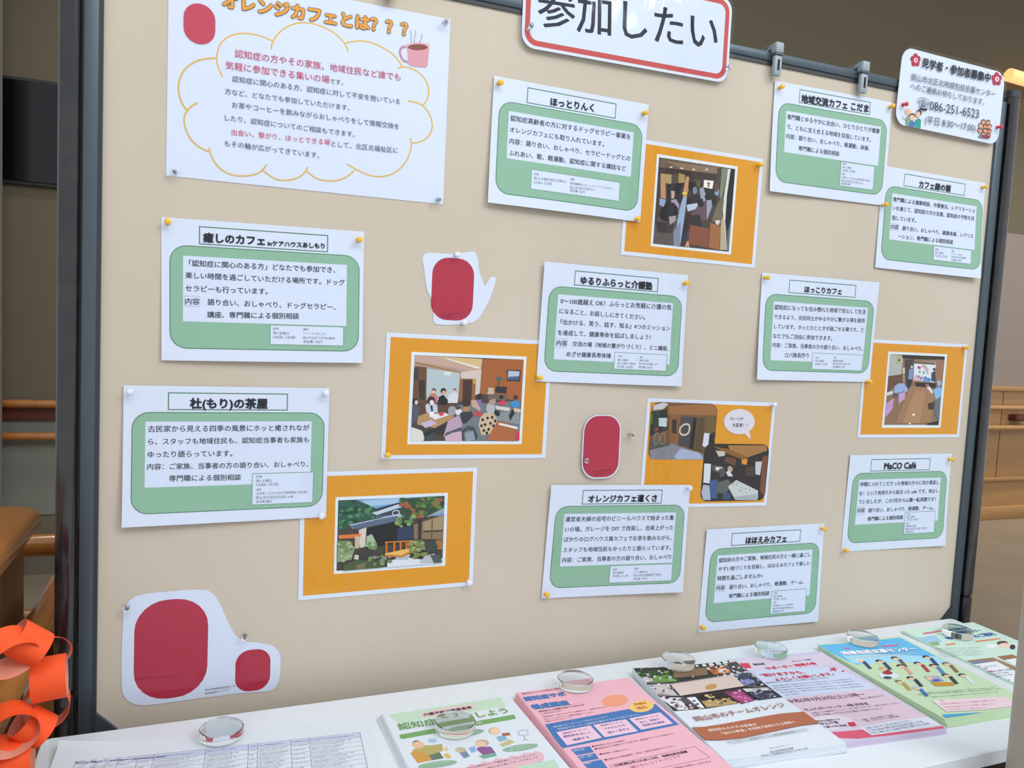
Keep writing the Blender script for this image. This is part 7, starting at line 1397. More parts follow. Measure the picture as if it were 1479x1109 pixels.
['p','B06838',[(65.0,110.4),(60.6,107.3),(56.7,107.9),(57.2,111.6),(61.6,114.7),(65.5,114.1)]],
['p','6A6058',[(78.1,123.5),(74.3,120.9),(71.0,121.5),(71.5,124.7),(75.3,127.3),(78.6,126.7)]],
['p','B06838',[(43.2,113.0),(38.7,109.8),(34.8,110.5),(35.4,114.4),(39.9,117.6),(43.8,116.9)]],
['p','6A6058',[(75.1,128.9),(72.2,126.8),(69.7,127.2),(70.1,129.7),(73.0,131.8),(75.5,131.4)]],
['p','D8C898',[(57.3,119.1),(54.1,116.8),(51.3,117.2),(51.7,119.9),(54.9,122.2),(57.7,121.8)]],
['p','B06838',[(97.4,138.5),(93.6,135.9),(90.4,136.5),(91.0,139.7),(94.8,142.3),(98.0,141.7)]],
['p','F0E8E4',[(84.4,102.6),(81.5,100.5),(79.0,100.9),(79.4,103.4),(82.3,105.5),(84.8,105.1)]],
['p','F0E8E4',[(89.5,121.6),(85.9,119.1),(82.8,119.7),(83.3,122.8),(86.9,125.3),(90.0,124.7)]],
['p','6A6058',[(52.8,127.1),(48.6,124.1),(44.9,124.7),(45.4,128.3),(49.6,131.3),(53.3,130.7)]],
['p','B06838',[(43.8,132.1),(40.2,129.4),(36.9,129.9),(37.2,133.1),(40.8,135.8),(44.1,135.3)]],
['p','E0A060',[(66.6,106.1),(62.4,103.2),(58.7,103.8),(59.2,107.3),(63.4,110.2),(67.1,109.6)]],
['p','DCC8BE',[(-64.7,82.5),(66.7,94.7),(62.4,51.4),(-68.0,41.5)]],
['p','C89858',[(14.6,62.2),(10.2,57.2),(3.5,53.2),(-3.7,51.2),(-9.4,51.7),(-12.2,54.7),(-11.2,59.2),(-6.8,64.2),(-0.1,68.2),(7.1,70.2),(12.8,69.7),(15.6,66.7)]],
['p','444860',[(70.5,94.1),(100.1,97.0),(98.2,52.2),(64.0,51.1)]],
['p','8488B8',[(64.9,71.3),(89.5,75.3),(89.0,59.1),(63.6,53.8)]],
['p','2A2824',[(-38.4,36.9),(14.2,39.4),(11.0,23.3),(-37.7,19.5)]],
['p','B89C68',[(-43.0,18.0),(2.6,19.8),(15.0,-1.8),(-45.9,-3.9)]],
['p','8A3C68',[(13.2,38.1),(47.0,39.9),(48.3,2.0),(18.4,-4.8),(14.5,20.2)]],
['p','C05C90',[(14.3,27.8),(40.1,30.9),(45.3,7.5),(25.9,1.1)]],
['p','D8D4CC',[(52.4,43.1),(98.9,37.3),(97.8,28.6),(52.2,31.3)]],
['p','3C4054',[(53.1,28.6),(97.8,28.6),(100.4,2.8),(54.7,0.9)]],
['p','A4A8B4',[(67.2,39.0),(84.9,38.6),(81.8,23.7),(62.6,21.9)]],
['p','3A3C50',[(101.8,73.8),(96.7,70.4),(92.3,71.2),(93.0,75.4),(98.1,78.8),(102.5,78.0)]],
['p','A8A8D0',[(72.8,72.7),(70.5,71.1),(68.4,71.5),(68.6,73.5),(70.9,75.1),(73.0,74.7)]],
['p','6C70A0',[(98.3,88.3),(95.5,86.4),(93.2,86.8),(93.7,89.1),(96.5,91.0),(98.8,90.6)]],
['p','A8A8D0',[(91.0,64.4),(88.3,62.7),(86.0,63.1),(86.4,65.2),(89.1,66.9),(91.4,66.5)]],
['p','A8A8D0',[(71.7,67.6),(69.1,65.9),(66.8,66.3),(67.1,68.4),(69.7,70.1),(72.0,69.7)]],
['p','3A3C50',[(93.0,77.9),(90.3,76.1),(88.1,76.4),(88.6,78.5),(91.3,80.3),(93.5,80.0)]],
['p','3A3C50',[(80.0,94.2),(76.8,92.0),(74.1,92.5),(74.6,95.2),(77.8,97.4),(80.5,96.9)]],
['p','A8A8D0',[(77.3,90.6),(72.4,87.2),(68.1,87.9),(68.7,92.0),(73.6,95.4),(77.9,94.7)]],
['p','A8A8D0',[(79.4,63.5),(76.2,61.4),(73.5,61.9),(74.0,64.5),(77.2,66.6),(79.9,66.1)]],
['p','3A3C50',[(100.4,68.9),(95.7,65.8),(91.6,66.4),(92.2,70.1),(96.9,73.2),(101.0,72.6)]],
['p','3A3C50',[(92.9,73.6),(89.1,71.0),(85.8,71.6),(86.3,74.8),(90.1,77.4),(93.4,76.8)]],
['p','6C70A0',[(72.1,62.0),(69.1,60.0),(66.5,60.5),(66.9,63.0),(69.9,65.0),(72.5,64.5)]],
['p','3A3C50',[(99.4,53.1),(96.6,51.4),(94.3,51.8),(94.8,53.9),(97.6,55.6),(99.9,55.2)]],
['p','3A3C50',[(96.6,77.7),(92.2,74.9),(88.5,75.5),(89.2,78.9),(93.6,81.7),(97.3,81.1)]],
['p','8C7448',[(-33.9,16.9),(-37.0,14.8),(-39.9,15.3),(-39.7,17.9),(-36.6,20.0),(-33.7,19.5)]],
['p','3C342C',[(8.6,25.3),(5.4,23.1),(2.5,23.6),(2.8,26.3),(6.0,28.5),(8.9,28.0)]],
['p','3C342C',[(0.1,8.5),(-3.7,5.9),(-7.1,6.5),(-6.7,9.7),(-2.9,12.3),(0.5,11.7)]],
['p','3C342C',[(-9.2,33.2),(-12.5,30.9),(-15.5,31.4),(-15.2,34.2),(-11.9,36.5),(-8.9,36.0)]],
['p','3C342C',[(16.7,22.4),(13.5,20.3),(10.6,20.8),(10.9,23.4),(14.1,25.5),(17.0,25.0)]],
['p','8C7448',[(-8.5,15.5),(-11.9,13.2),(-15.0,13.7),(-14.7,16.5),(-11.3,18.8),(-8.2,18.3)]],
['p','D8C08C',[(-14.7,9.8),(-16.9,8.3),(-18.9,8.6),(-18.7,10.4),(-16.5,11.9),(-14.5,11.6)]],
['p','8C7448',[(-7.0,8.8),(-9.7,7.0),(-12.2,7.4),(-12.0,9.6),(-9.3,11.4),(-6.8,11.0)]],
['p','D8C08C',[(-25.3,15.0),(-29.4,12.2),(-33.3,12.8),(-33.1,16.2),(-29.0,19.0),(-25.1,18.4)]],
['p','C8AC74',[(12.5,16.1),(9.0,13.8),(5.9,14.4),(6.3,17.3),(9.8,19.6),(12.9,19.0)]],
['p','3C342C',[(-19.5,16.1),(-22.5,14.0),(-25.3,14.4),(-25.1,16.9),(-22.1,19.0),(-19.3,18.6)]],
['p','D8C08C',[(13.2,1.6),(10.9,0.1),(8.9,0.5),(9.2,2.4),(11.5,3.9),(13.5,3.5)]],
['p','C8AC74',[(-20.6,30.3),(-23.6,28.3),(-26.3,28.8),(-26.0,31.3),(-23.0,33.3),(-20.3,32.8)]],
['p','3C342C',[(-12.1,25.7),(-14.2,24.3),(-16.1,24.6),(-15.9,26.3),(-13.8,27.7),(-11.9,27.4)]],
['p','8C7448',[(-10.8,3.3),(-14.8,0.7),(-18.5,1.3),(-18.2,4.5),(-14.2,7.1),(-10.5,6.5)]],
['p','D8C08C',[(-16.6,7.0),(-18.9,5.5),(-21.0,5.8),(-20.8,7.6),(-18.5,9.1),(-16.4,8.8)]],
['p','8C7448',[(-13.1,33.1),(-15.9,31.1),(-18.4,31.5),(-18.1,33.9),(-15.3,35.9),(-12.8,35.5)]],
['p','D8C08C',[(-19.9,32.5),(-24.1,29.6),(-28.0,30.3),(-27.7,33.9),(-23.5,36.8),(-19.6,36.1)]],
['p','D8C08C',[(-19.9,27.5),(-22.9,25.4),(-25.6,25.9),(-25.3,28.5),(-22.3,30.6),(-19.6,30.1)]],
['p','C8AC74',[(-12.3,25.5),(-15.9,23.0),(-19.2,23.6),(-18.9,26.7),(-15.3,29.2),(-12.0,28.6)]],
['p','3C342C',[(16.4,18.9),(12.1,16.1),(8.2,16.7),(8.6,20.1),(12.9,22.9),(16.8,22.3)]],
['p','3C342C',[(-4.2,17.5),(-8.4,14.7),(-12.2,15.3),(-11.8,18.7),(-7.6,21.5),(-3.8,20.9)]],
['p','C8AC74',[(-18.1,24.8),(-21.7,22.4),(-25.0,22.9),(-24.7,25.8),(-21.1,28.2),(-17.8,27.7)]],
['p','D8C08C',[(-33.9,3.0),(-36.3,1.4),(-38.5,1.8),(-38.3,3.8),(-35.9,5.4),(-33.7,5.0)]],
['p','8A3C68',[(33.0,24.5),(29.7,22.3),(26.8,22.8),(27.2,25.5),(30.5,27.7),(33.4,27.2)]],
['p','8A3C68',[(25.2,28.0),(20.7,25.1),(16.8,25.8),(17.4,29.4),(21.9,32.3),(25.8,31.6)]],
['p','B85088',[(42.3,21.9),(38.8,19.6),(35.8,20.1),(36.3,22.9),(39.8,25.2),(42.8,24.7)]],
['p','D880AC',[(43.9,3.9),(41.3,2.2),(39.0,2.6),(39.3,4.7),(41.9,6.4),(44.2,6.0)]],
['p','E4A0C4',[(33.9,0.0),(30.3,-2.4),(27.0,-1.8),(27.3,1.2),(30.9,3.6),(34.2,3.0)]],
['p','D880AC',[(36.7,30.3),(34.1,28.6),(31.8,29.0),(32.1,31.1),(34.7,32.8),(37.0,32.4)]],
['p','D880AC',[(33.5,29.1),(29.0,26.2),(25.1,26.9),(25.7,30.5),(30.2,33.4),(34.1,32.7)]],
['p','B85088',[(23.3,25.1),(20.6,23.3),(18.2,23.7),(18.5,25.9),(21.2,27.7),(23.6,27.3)]],
['p','B85088',[(28.5,29.2),(24.6,26.6),(21.1,27.2),(21.5,30.4),(25.4,33.0),(28.9,32.4)]],
['p','E4A0C4',[(33.0,32.8),(30.5,31.1),(28.2,31.5),(28.4,33.6),(30.9,35.3),(33.2,34.9)]],
['p','E4A0C4',[(38.2,10.9),(35.6,9.3),(33.4,9.7),(33.8,11.7),(36.4,13.3),(38.6,12.9)]],
['p','B85088',[(40.4,19.3),(37.8,17.7),(35.6,18.1),(36.0,20.1),(38.6,21.7),(40.8,21.3)]],
['p','E4A0C4',[(45.7,36.4),(41.5,33.6),(37.8,34.2),(38.3,37.6),(42.5,40.4),(46.2,39.8)]],
['p','E4A0C4',[(29.9,13.8),(27.1,12.0),(24.7,12.4),(25.1,14.6),(27.9,16.4),(30.3,16.0)]],
['p','B85088',[(43.7,30.7),(39.6,28.1),(36.0,28.7),(36.5,31.9),(40.6,34.5),(44.2,33.9)]],
['p','B85088',[(28.1,25.1),(25.7,23.5),(23.5,23.9),(23.7,25.9),(26.1,27.5),(28.3,27.1)]],
['p','E4A0C4',[(31.9,15.3),(27.6,12.5),(23.8,13.2),(24.3,16.7),(28.6,19.5),(32.4,18.8)]],
['p','8A3C68',[(41.5,37.8),(38.5,35.7),(35.8,36.1),(36.1,38.6),(39.1,40.7),(41.8,40.3)]],
['p','B85088',[(34.6,7.2),(30.0,4.3),(25.9,5.0),(26.4,8.6),(31.0,11.5),(35.1,10.8)]],
['p','B85088',[(31.7,8.8),(28.9,7.0),(26.4,7.4),(26.7,9.6),(29.5,11.4),(32.0,11.0)]],
['p','8A3C68',[(29.7,14.4),(27.0,12.6),(24.5,13.0),(24.7,15.2),(27.4,17.0),(29.9,16.6)]],
['p','8A3C68',[(39.6,21.4),(37.3,19.8),(35.2,20.1),(35.4,22.0),(37.7,23.6),(39.8,23.3)]],
['p','8C90A0',[(62.3,10.8),(59.8,9.3),(57.6,9.7),(57.9,11.6),(60.4,13.1),(62.6,12.7)]],
['p','5A6078',[(66.6,3.6),(63.3,1.5),(60.5,2.0),(61.0,4.6),(64.3,6.7),(67.1,6.2)]],
['p','2C3040',[(85.7,25.8),(82.3,23.7),(79.4,24.2),(79.9,26.8),(83.3,28.9),(86.2,28.4)]],
['p','5A6078',[(60.0,23.4),(56.6,21.3),(53.7,21.8),(54.2,24.4),(57.6,26.5),(60.5,26.0)]],
['p','C8C8D0',[(71.7,24.1),(67.5,21.5),(63.8,22.1),(64.3,25.3),(68.5,27.9),(72.2,27.3)]],
['p','2C3040',[(80.4,28.7),(77.4,26.8),(74.8,27.3),(75.2,29.7),(78.2,31.6),(80.8,31.1)]],
['p','2C3040',[(59.2,9.4),(55.1,6.8),(51.5,7.4),(52.0,10.6),(56.1,13.2),(59.7,12.6)]],
['p','5A6078',[(70.3,26.4),(67.4,24.5),(64.9,24.9),(65.3,27.2),(68.2,29.1),(70.7,28.7)]],
['p','8C90A0',[(83.6,6.2),(80.9,4.6),(78.6,5.0),(79.0,7.0),(81.7,8.6),(84.0,8.2)]],
['p','2C3040',[(80.0,30.0),(76.0,27.4),(72.5,28.0),(73.0,31.2),(77.0,33.8),(80.5,33.2)]],
['p','8C90A0',[(65.3,18.1),(62.4,16.2),(59.8,16.7),(60.1,19.1),(63.0,21.0),(65.6,20.5)]],
['p','8C90A0',[(93.2,13.4),(89.5,11.1),(86.3,11.7),(86.8,14.6),(90.5,16.9),(93.7,16.3)]],
['p','2C3040',[(73.8,25.3),(69.7,22.7),(66.1,23.3),(66.6,26.5),(70.7,29.1),(74.3,28.5)]],
['p','2C3040',[(95.0,23.8),(91.1,21.4),(87.8,22.0),(88.4,25.0),(92.3,27.4),(95.6,26.8)]],
['p','C8C8D0',[(92.6,5.5),(89.6,3.6),(87.1,4.0),(87.6,6.3),(90.6,8.2),(93.1,7.8)]],
['p','5A6078',[(85.5,12.6),(81.2,9.9),(77.5,10.6),(78.1,14.0),(82.4,16.7),(86.1,16.0)]],
['p','C8C8D0',[(71.5,29.8),(67.2,27.0),(63.5,27.7),(64.1,31.2),(68.4,34.0),(72.1,33.3)]],
['p','5A6078',[(71.3,8.8),(68.8,7.3),(66.6,7.7),(66.9,9.6),(69.4,11.1),(71.6,10.7)]],
['p','2C3040',[(85.2,11.2),(82.7,9.7),(80.6,10.1),(81.0,12.0),(83.5,13.5),(85.6,13.1)]],
['p','8C90A0',[(100.3,27.2),(96.5,24.8),(93.3,25.4),(93.9,28.4),(97.7,30.8),(100.9,30.2)]],
['p','8C90A0',[(89.8,12.3),(86.1,10.0),(82.9,10.5),(83.4,13.3),(87.1,15.6),(90.3,15.1)]],
['p','5A6078',[(59.4,12.2),(57.2,10.9),(55.3,11.2),(55.6,12.8),(57.8,14.1),(59.7,13.8)]],
['l','E4DCD8',[(-106.0,94.3),(-63.9,82.9),(67.6,95.1),(102.7,98.3)],0.8,False],
['l','E4DCD8',[(-109.2,47.6),(-68.0,41.5),(62.4,51.4),(100.0,35.0)],0.8,False],
['t','96503E',(-86.5,-34.5,88.4,-21.9),'岡山市のチームオレンジ',0.012,N],
['p','B06A4C',[(-121.4,-54.5),(-82.4,-59.0),(-54.7,-57.6),(-11.1,-53.7),(34.0,-49.4),(63.5,-47.8),(94.8,-49.8),(119.2,-49.9),(134.5,-89.6),(71.3,-87.7),(26.0,-92.2),(-18.9,-97.7),(-47.6,-100.6),(-85.0,-98.5),(-104.6,-93.7),(-129.5,-89.1)]],
['t','F4E8E0',(-84.1,-70.5,2.6,-69.3),'認知症の人やその家族が',0.015,N],
['t','F4E8E0',(-68.5,-83.3,69.3,-75.7),'「自分の希望」を地域で実現できる環境へ',0.015,N],
['l','8A8C94',[(-73.8,-104.9),(75.5,-97.0),(71.9,-103.1),(-71.7,-111.6)],0.5,True],
['t','6A6E78',(-73.0,-108.2,69.8,-100.2),'チームオレンジ 認知症サポーター活動支援事業 推進イメージ',0,N],
['t','6A6E78',(-20.6,-135.1,22.6,-132.2),'お問い合わせ先ホームページ',0,N],
['t','5A5E68',(-26.1,-144.7,15.5,-141.8),'岡山市地域包括支援',0.01,N],
['t','5A5E68',(-44.9,-150.5,36.6,-147.6),'岡山市・公益財団法人岡山市ふれあい公社',0.01,N],
]),
'F4':({'x': 1159.8,'z': -253.4,'th': -0.06267,'w': 210,'h': 297,'mode': 'flat','hgt': 8},[
['p','DCCEE0',[(-103.5,148.0),(108.3,137.0),(101.0,91.4),(-28.8,96.9),(-99.8,97.0)]],
['p','D8485C',[(-91.4,129.2),(-72.9,127.9),(-78.9,108.3),(-98.5,107.1)]],
['t','3A3A48',(-67.8,119.6,-43.3,119.5),'認知症',0.03,N],
['t','D03850',(-53.8,100.3,57.1,103.3),'サポーター 地域の会',0.05,N],
['t','5A4878',(15.4,117.9,59.4,119.5),'ボランティア募集',0.02,N],
['p','CDD8EE',[(-84.3,98.4),(-0.6,91.1),(80.0,83.6),(88.8,72.8),(97.4,-2.1),(83.1,-9.8),(-21.6,-5.7),(-103.3,-4.4),(-109.8,0.5)]],
['t','C83850',(-81.6,77.4,8.9,74.6),'“助けますから、',0.05,N],
['t','C83850',(-66.0,57.5,57.7,57.7),'よろしくお願いします。',0.05,N],
['p','C84A60',[(70.5,82.5),(73.0,77.8),(82.9,83.0),(78.7,75.5),(84.9,74.2),(75.2,70.3),(71.9,64.0),(68.5,69.3),(59.2,66.6),(67.0,73.2)]],
['p','C84A60',[(84.1,66.1),(90.2,66.1),(86.7,61.0),(80.3,59.9)]],
['t','6A5A70',(-89.8,49.4,38.4,45.8),'認知症の人と地域でともに暮らし続けるために',0,N],
['t','4A5068',(-87.7,36.8,78.2,31.9),'認知症の理解を深め、地域で支え合うまちづくりを進めるために、ささえあいの輪を広げます',0,N],
['t','4A5068',(-89.2,29.2,78.4,23.6),'認知症の理解を深め、地域で支え合うまちづくりを進めるために、ささえあいの輪を広げます',0,N],
['t','4A5068',(-89.8,21.0,79.1,12.5),'認知症の理解を深め、地域で支え合うまちづくりを進めるために、ささえあいの輪を広げます',0,N],
['t','4A5068',(-86.5,12.1,78.4,3.5),'認知症の理解を深め、地域で支え合うまちづくりを進めるために、ささえあいの輪を広げます',0,N],
['t','4A5068',(-85.2,2.7,-56.1,2.6),'ささえあい',0,N],
['p','DDC4D4',[(-96.4,-9.8),(75.1,-8.1),(91.7,-14.2),(105.0,-110.3),(101.1,-123.1),(11.3,-113.1),(-35.2,-115.0),(-96.0,-84.3)]],
['t','7A5A70',(-97.1,-18.5,57.4,-22.5),'令和5年9月30日(土)15時～',0.03,N],
['t','5A4A60',(35.8,-36.1,88.1,-34.1),'（受付14時30分から）',0,N],
['t','6A4A68',(-87.3,-49.1,38.4,-52.4),'北ふれあいセンター4階 研修室',0.02,N],
['t','5A4A60',(-82.5,-61.2,96.6,-62.0),'会場までの地図はホームページをご覧いただくか、お問い合わせください。',0,N],
['t','5A4A60',(-84.3,-68.1,47.8,-72.2),'お車でお越しの方は公共交通をご利用ください',0,N],
['p','E0D6E4',[(-30.7,-94.2),(-34.6,-99.0),(-40.9,-103.6),(-49.4,-107.5),(-59.4,-110.7),(-70.5,-112.9),(-82.0,-113.9),(-93.2,-113.8),(-103.5,-112.5),(-112.3,-110.1),(-119.0,-106.8),(-123.3,-102.7),(-124.9,-98.1),(-123.7,-93.2),(-119.8,-88.4),(-113.5,-83.8),(-105.0,-79.9),(-95.0,-76.7),(-83.9,-74.5),(-72.4,-73.5),(-61.2,-73.6),(-50.9,-74.9),(-42.1,-77.3),(-35.4,-80.6),(-31.1,-84.7),(-29.5,-89.3)]],
['t','4A4058',(-93.1,-85.8,-48.4,-88.1),'参加は無料です',0.02,N],
['t','4A4058',(-92.5,-94.6,-58.6,-95.6),'申込不要',0.02,N],
['t','4A4058',(-95.3,-103.9,-51.4,-106.3),'先着100名程度',0.02,N],
['p','C84058',[(-44.4,-99.1),(-31.7,-99.7),(-35.9,-111.4),(-47.1,-112.4),(-49.2,-108.5)]],
['p','DCE0EE',[(-36.9,-116.8),(25.6,-111.0),(113.6,-112.2),(108.8,-138.1),(-31.8,-141.8)]],
['t','4A5070',(-14.8,-97.7,50.1,-95.1),'主催：北区北地域ケア会議',0,N],
['t','4A5070',(-12.3,-102.6,58.6,-100.2),'共催：ふれあいセンター運営協議会',0,N],
['t','4A5070',(-28.6,-121.6,65.7,-116.2),'お問い合わせ：北ふれあいセンター',0,N],
['t','4A5070',(-30.2,-128.9,82.3,-123.4),'〒700-0000 岡山市北区谷万成二丁目',0,N],
['t','4A5070',(-30.5,-136.3,89.8,-130.4),'TEL 086-251-6500 FAX 086-251-6601',0,N],
['p','D45C74',[(-100.3,-118.3),(-75.7,-120.9),(-35.0,-123.6),(-34.2,-141.3),(22.8,-141.5),(103.9,-142.3),(102.3,-148.9),(-10.5,-147.8),(-65.1,-145.0),(-97.9,-135.3)]],
]),
'F5':({'x': 1385.6,'z': -241.1,'th': -0.03275,'w': 210,'h': 297,'mode': 'flat','hgt': 9},[
['p','66BCEA',[(-111.7,144.6),(100.7,143.3),(98.2,14.6),(56.3,33.3),(8.0,43.8),(-32.2,54.2),(-67.5,54.3),(-93.4,56.5)]],
['p','A8DCF4',[(-87.4,111.1),(98.6,51.5),(96.8,15.0),(56.3,33.3),(8.0,43.8),(-32.2,54.2),(-67.5,54.3),(-94.4,63.1)]],
['p','D0609C',[(24.9,118.0),(66.7,117.7),(67.6,111.6),(26.5,111.8)]],
['t','F8E8F0',(31.8,117.2,61.5,116.4),'ご存じですか？',0,N],
['p','D0609C',[(-61.1,125.8),(-46.4,125.2),(-47.4,120.0),(-61.5,120.4)]],
['t','F4F8FC',(-85.0,103.7,86.0,90.1),'地域包括支援センター',0.05,'6090C0'],
['l','D8B8A0',[(-65.9,83.2),(77.5,73.3)],2.2,False],
['p','40507A',[(-71.7,67.0),(-62.7,65.4),(-74.9,35.1),(-84.5,34.0)]],
['p','E8E0D8',[(-64.9,69.9),(-69.1,67.2),(-74.4,66.4),(-78.7,67.8),(-80.4,70.9),(-78.9,74.5),(-74.7,77.2),(-69.4,78.0),(-65.1,76.6),(-63.4,73.5)]],
['p','ECC4A4',[(-67.4,65.6),(-71.0,63.1),(-75.3,62.2),(-78.7,63.3),(-79.8,66.0),(-78.2,69.2),(-74.6,71.7),(-70.3,72.6),(-66.9,71.5),(-65.8,68.8)]],
['p','404C6C',[(-35.0,55.1),(-25.8,53.4),(-39.0,23.4),(-48.8,22.4)]],
['p','3A3030',[(-28.0,58.0),(-32.4,55.3),(-37.8,54.5),(-42.1,55.9),(-43.8,59.0),(-42.2,62.6),(-37.8,65.3),(-32.4,66.1),(-28.1,64.7),(-26.4,61.6)]],
['p','ECC4A4',[(-30.6,53.7),(-34.4,51.2),(-38.8,50.3),(-42.2,51.4),(-43.3,54.1),(-41.6,57.3),(-37.8,59.8),(-33.4,60.7),(-30.0,59.6),(-28.9,56.9)]],
['p','6A6460',[(7.3,59.5),(16.6,57.8),(2.3,27.2),(-7.8,26.2)]],
['p','4A3A34',[(14.6,62.4),(10.0,59.6),(4.4,58.8),(-0.1,60.3),(-1.8,63.5),(-0.0,67.2),(4.6,70.0),(10.2,70.8),(14.7,69.3),(16.4,66.1)]],
['p','ECC4A4',[(11.8,58.1),(7.9,55.6),(3.3,54.7),(-0.2,55.8),(-1.2,58.5),(0.6,61.7),(4.5,64.2),(9.1,65.1),(12.6,64.0),(13.6,61.3)]],
['p','A84848',[(32.5,30.1),(41.8,28.3),(27.0,-1.2),(17.0,-2.2)]],
['p','303848',[(39.8,32.8),(35.2,30.2),(29.7,29.4),(25.3,30.9),(23.7,33.9),(25.6,37.4),(30.2,40.0),(35.7,40.8),(40.1,39.3),(41.7,36.3)]],
['p','ECC4A4',[(37.0,28.6),(33.1,26.2),(28.5,25.4),(25.0,26.5),(24.0,29.1),(25.8,32.2),(29.7,34.6),(34.3,35.4),(37.8,34.3),(38.8,31.7)]],
['p','3A4A78',[(74.9,49.0),(84.5,47.3),(68.3,16.6),(57.8,15.5)]],
['p','383040',[(82.5,51.9),(77.7,49.1),(71.9,48.3),(67.4,49.8),(65.9,53.0),(67.9,56.7),(72.7,59.5),(78.5,60.3),(83.0,58.8),(84.5,55.6)]],
['p','ECC4A4',[(79.4,47.6),(75.2,45.0),(70.5,44.1),(67.0,45.2),(66.2,47.9),(68.2,51.2),(72.4,53.8),(77.1,54.7),(80.6,53.6),(81.4,50.9)]],
['p','D8A08C',[(-10.9,28.4),(-1.8,26.7),(-15.4,-2.4),(-25.2,-3.3)]],
['p','4A3430',[(-3.9,31.1),(-8.3,28.5),(-13.7,27.7),(-18.0,29.2),(-19.6,32.2),(-17.9,35.7),(-13.5,38.3),(-8.1,39.1),(-3.8,37.6),(-2.2,34.6)]],
['p','ECC4A4',[(-6.6,27.0),(-10.4,24.6),(-14.8,23.8),(-18.1,24.9),(-19.1,27.5),(-17.4,30.6),(-13.6,33.0),(-9.2,33.8),(-5.9,32.7),(-4.9,30.1)]],
['p','5A80B8',[(54.4,14.7),(63.7,13.0),(48.4,-16.1),(38.3,-17.0)]],
['p','3C3434',[(61.8,17.4),(57.1,14.8),(51.5,14.1),(47.0,15.6),(45.5,18.6),(47.4,22.0),(52.1,24.6),(57.7,25.3),(62.2,23.8),(63.7,20.8)]],
['p','ECC4A4',[(58.8,13.3),(54.8,10.9),(50.2,10.1),(46.8,11.2),(45.9,13.8),(47.8,16.9),(51.8,19.3),(56.4,20.1),(59.8,19.0),(60.7,16.4)]],
['p','8A6A50',[(87.7,15.4),(97.1,13.6),(81.0,-15.8),(70.6,-16.7)]],
['p','70685C',[(95.3,18.1),(90.6,15.4),(84.8,14.7),(80.3,16.2),(78.7,19.3),(80.7,22.9),(85.4,25.6),(91.2,26.3),(95.7,24.8),(97.3,21.7)]],
['p','ECC4A4',[(92.2,13.9),(88.1,11.5),(83.4,10.7),(79.9,11.8),(79.0,14.4),(81.0,17.5),(85.1,19.9),(89.8,20.7),(93.3,19.6),(94.2,17.0)]],
['p','983838',[(-55.9,25.9),(-47.0,24.2),(-59.3,-4.4),(-68.8,-5.4)]],
['p','C8A058',[(-49.1,28.5),(-53.3,25.9),(-58.5,25.2),(-62.8,26.7),(-64.5,29.7),(-62.9,33.1),(-58.7,35.7),(-53.5,36.4),(-49.2,34.9),(-47.5,31.9)]],
['p','ECC4A4',[(-51.6,24.5),(-55.2,22.1),(-59.4,21.3),(-62.7,22.4),(-63.8,24.9),(-62.2,27.9),(-58.6,30.3),(-54.4,31.1),(-51.1,30.0),(-50.0,27.5)]],
['p','303848',[(-34.7,-17.8),(-26.0,-19.5),(-38.5,-46.5),(-47.8,-47.3)]],
['p','3C3438',[(-28.0,-15.3),(-32.1,-17.7),(-37.3,-18.3),(-41.5,-17.0),(-43.1,-14.1),(-41.6,-10.9),(-37.5,-8.5),(-32.3,-7.9),(-28.1,-9.2),(-26.5,-12.1)]],
['p','ECC4A4',[(-30.5,-19.1),(-34.1,-21.3),(-38.3,-22.0),(-41.5,-21.0),(-42.5,-18.6),(-40.9,-15.7),(-37.3,-13.5),(-33.1,-12.8),(-29.9,-13.8),(-28.9,-16.2)]],
['p','B89858',[(-69.0,-24.6),(-60.5,-26.3),(-72.1,-52.8),(-81.2,-53.5)]],
['p','6A7C50',[(-62.6,-22.3),(-66.6,-24.6),(-71.6,-25.2),(-75.7,-23.8),(-77.4,-21.0),(-76.0,-17.9),(-72.0,-15.6),(-67.0,-15.0),(-62.9,-16.4),(-61.2,-19.2)]],
['p','ECC4A4',[(-65.0,-26.0),(-68.4,-28.1),(-72.4,-28.8),(-75.6,-27.8),(-76.6,-25.4),(-75.2,-22.6),(-71.8,-20.5),(-67.8,-19.8),(-64.6,-20.8),(-63.6,-23.2)]],
['p','3C4C44',[(42.0,-24.2),(51.0,-26.0),(36.5,-53.4),(26.7,-54.1)]],
['p','3C5048',[(49.1,-21.8),(44.6,-24.2),(39.2,-24.8),(34.9,-23.4),(33.4,-20.5),(35.3,-17.2),(39.8,-14.8),(45.2,-14.2),(49.5,-15.6),(51.0,-18.5)]],
['p','ECC4A4',[(46.3,-25.6),(42.4,-27.8),(38.0,-28.5),(34.7,-27.5),(33.8,-25.1),(35.7,-22.2),(39.6,-20.0),(44.0,-19.3),(47.3,-20.3),(48.2,-22.7)]],
['p','D0E4E4',[(74.4,-31.3),(83.5,-33.0),(68.2,-60.4),(58.2,-61.1)]],
['p','3A3C40',[(81.7,-28.8),(77.1,-31.2),(71.6,-31.8),(67.3,-30.4),(65.8,-27.5),(67.7,-24.2),(72.3,-21.8),(77.8,-21.2),(82.1,-22.6),(83.6,-25.5)]],
['p','ECC4A4',[(78.7,-32.7),(74.7,-34.9),(70.3,-35.6),(67.0,-34.5),(66.2,-32.0),(68.1,-29.1),(72.1,-26.9),(76.5,-26.2),(79.8,-27.3),(80.6,-29.8)]],
['p','4878B8',[(-57.9,-52.1),(-49.5,-53.8),(-61.2,-79.3),(-70.2,-79.9)]],
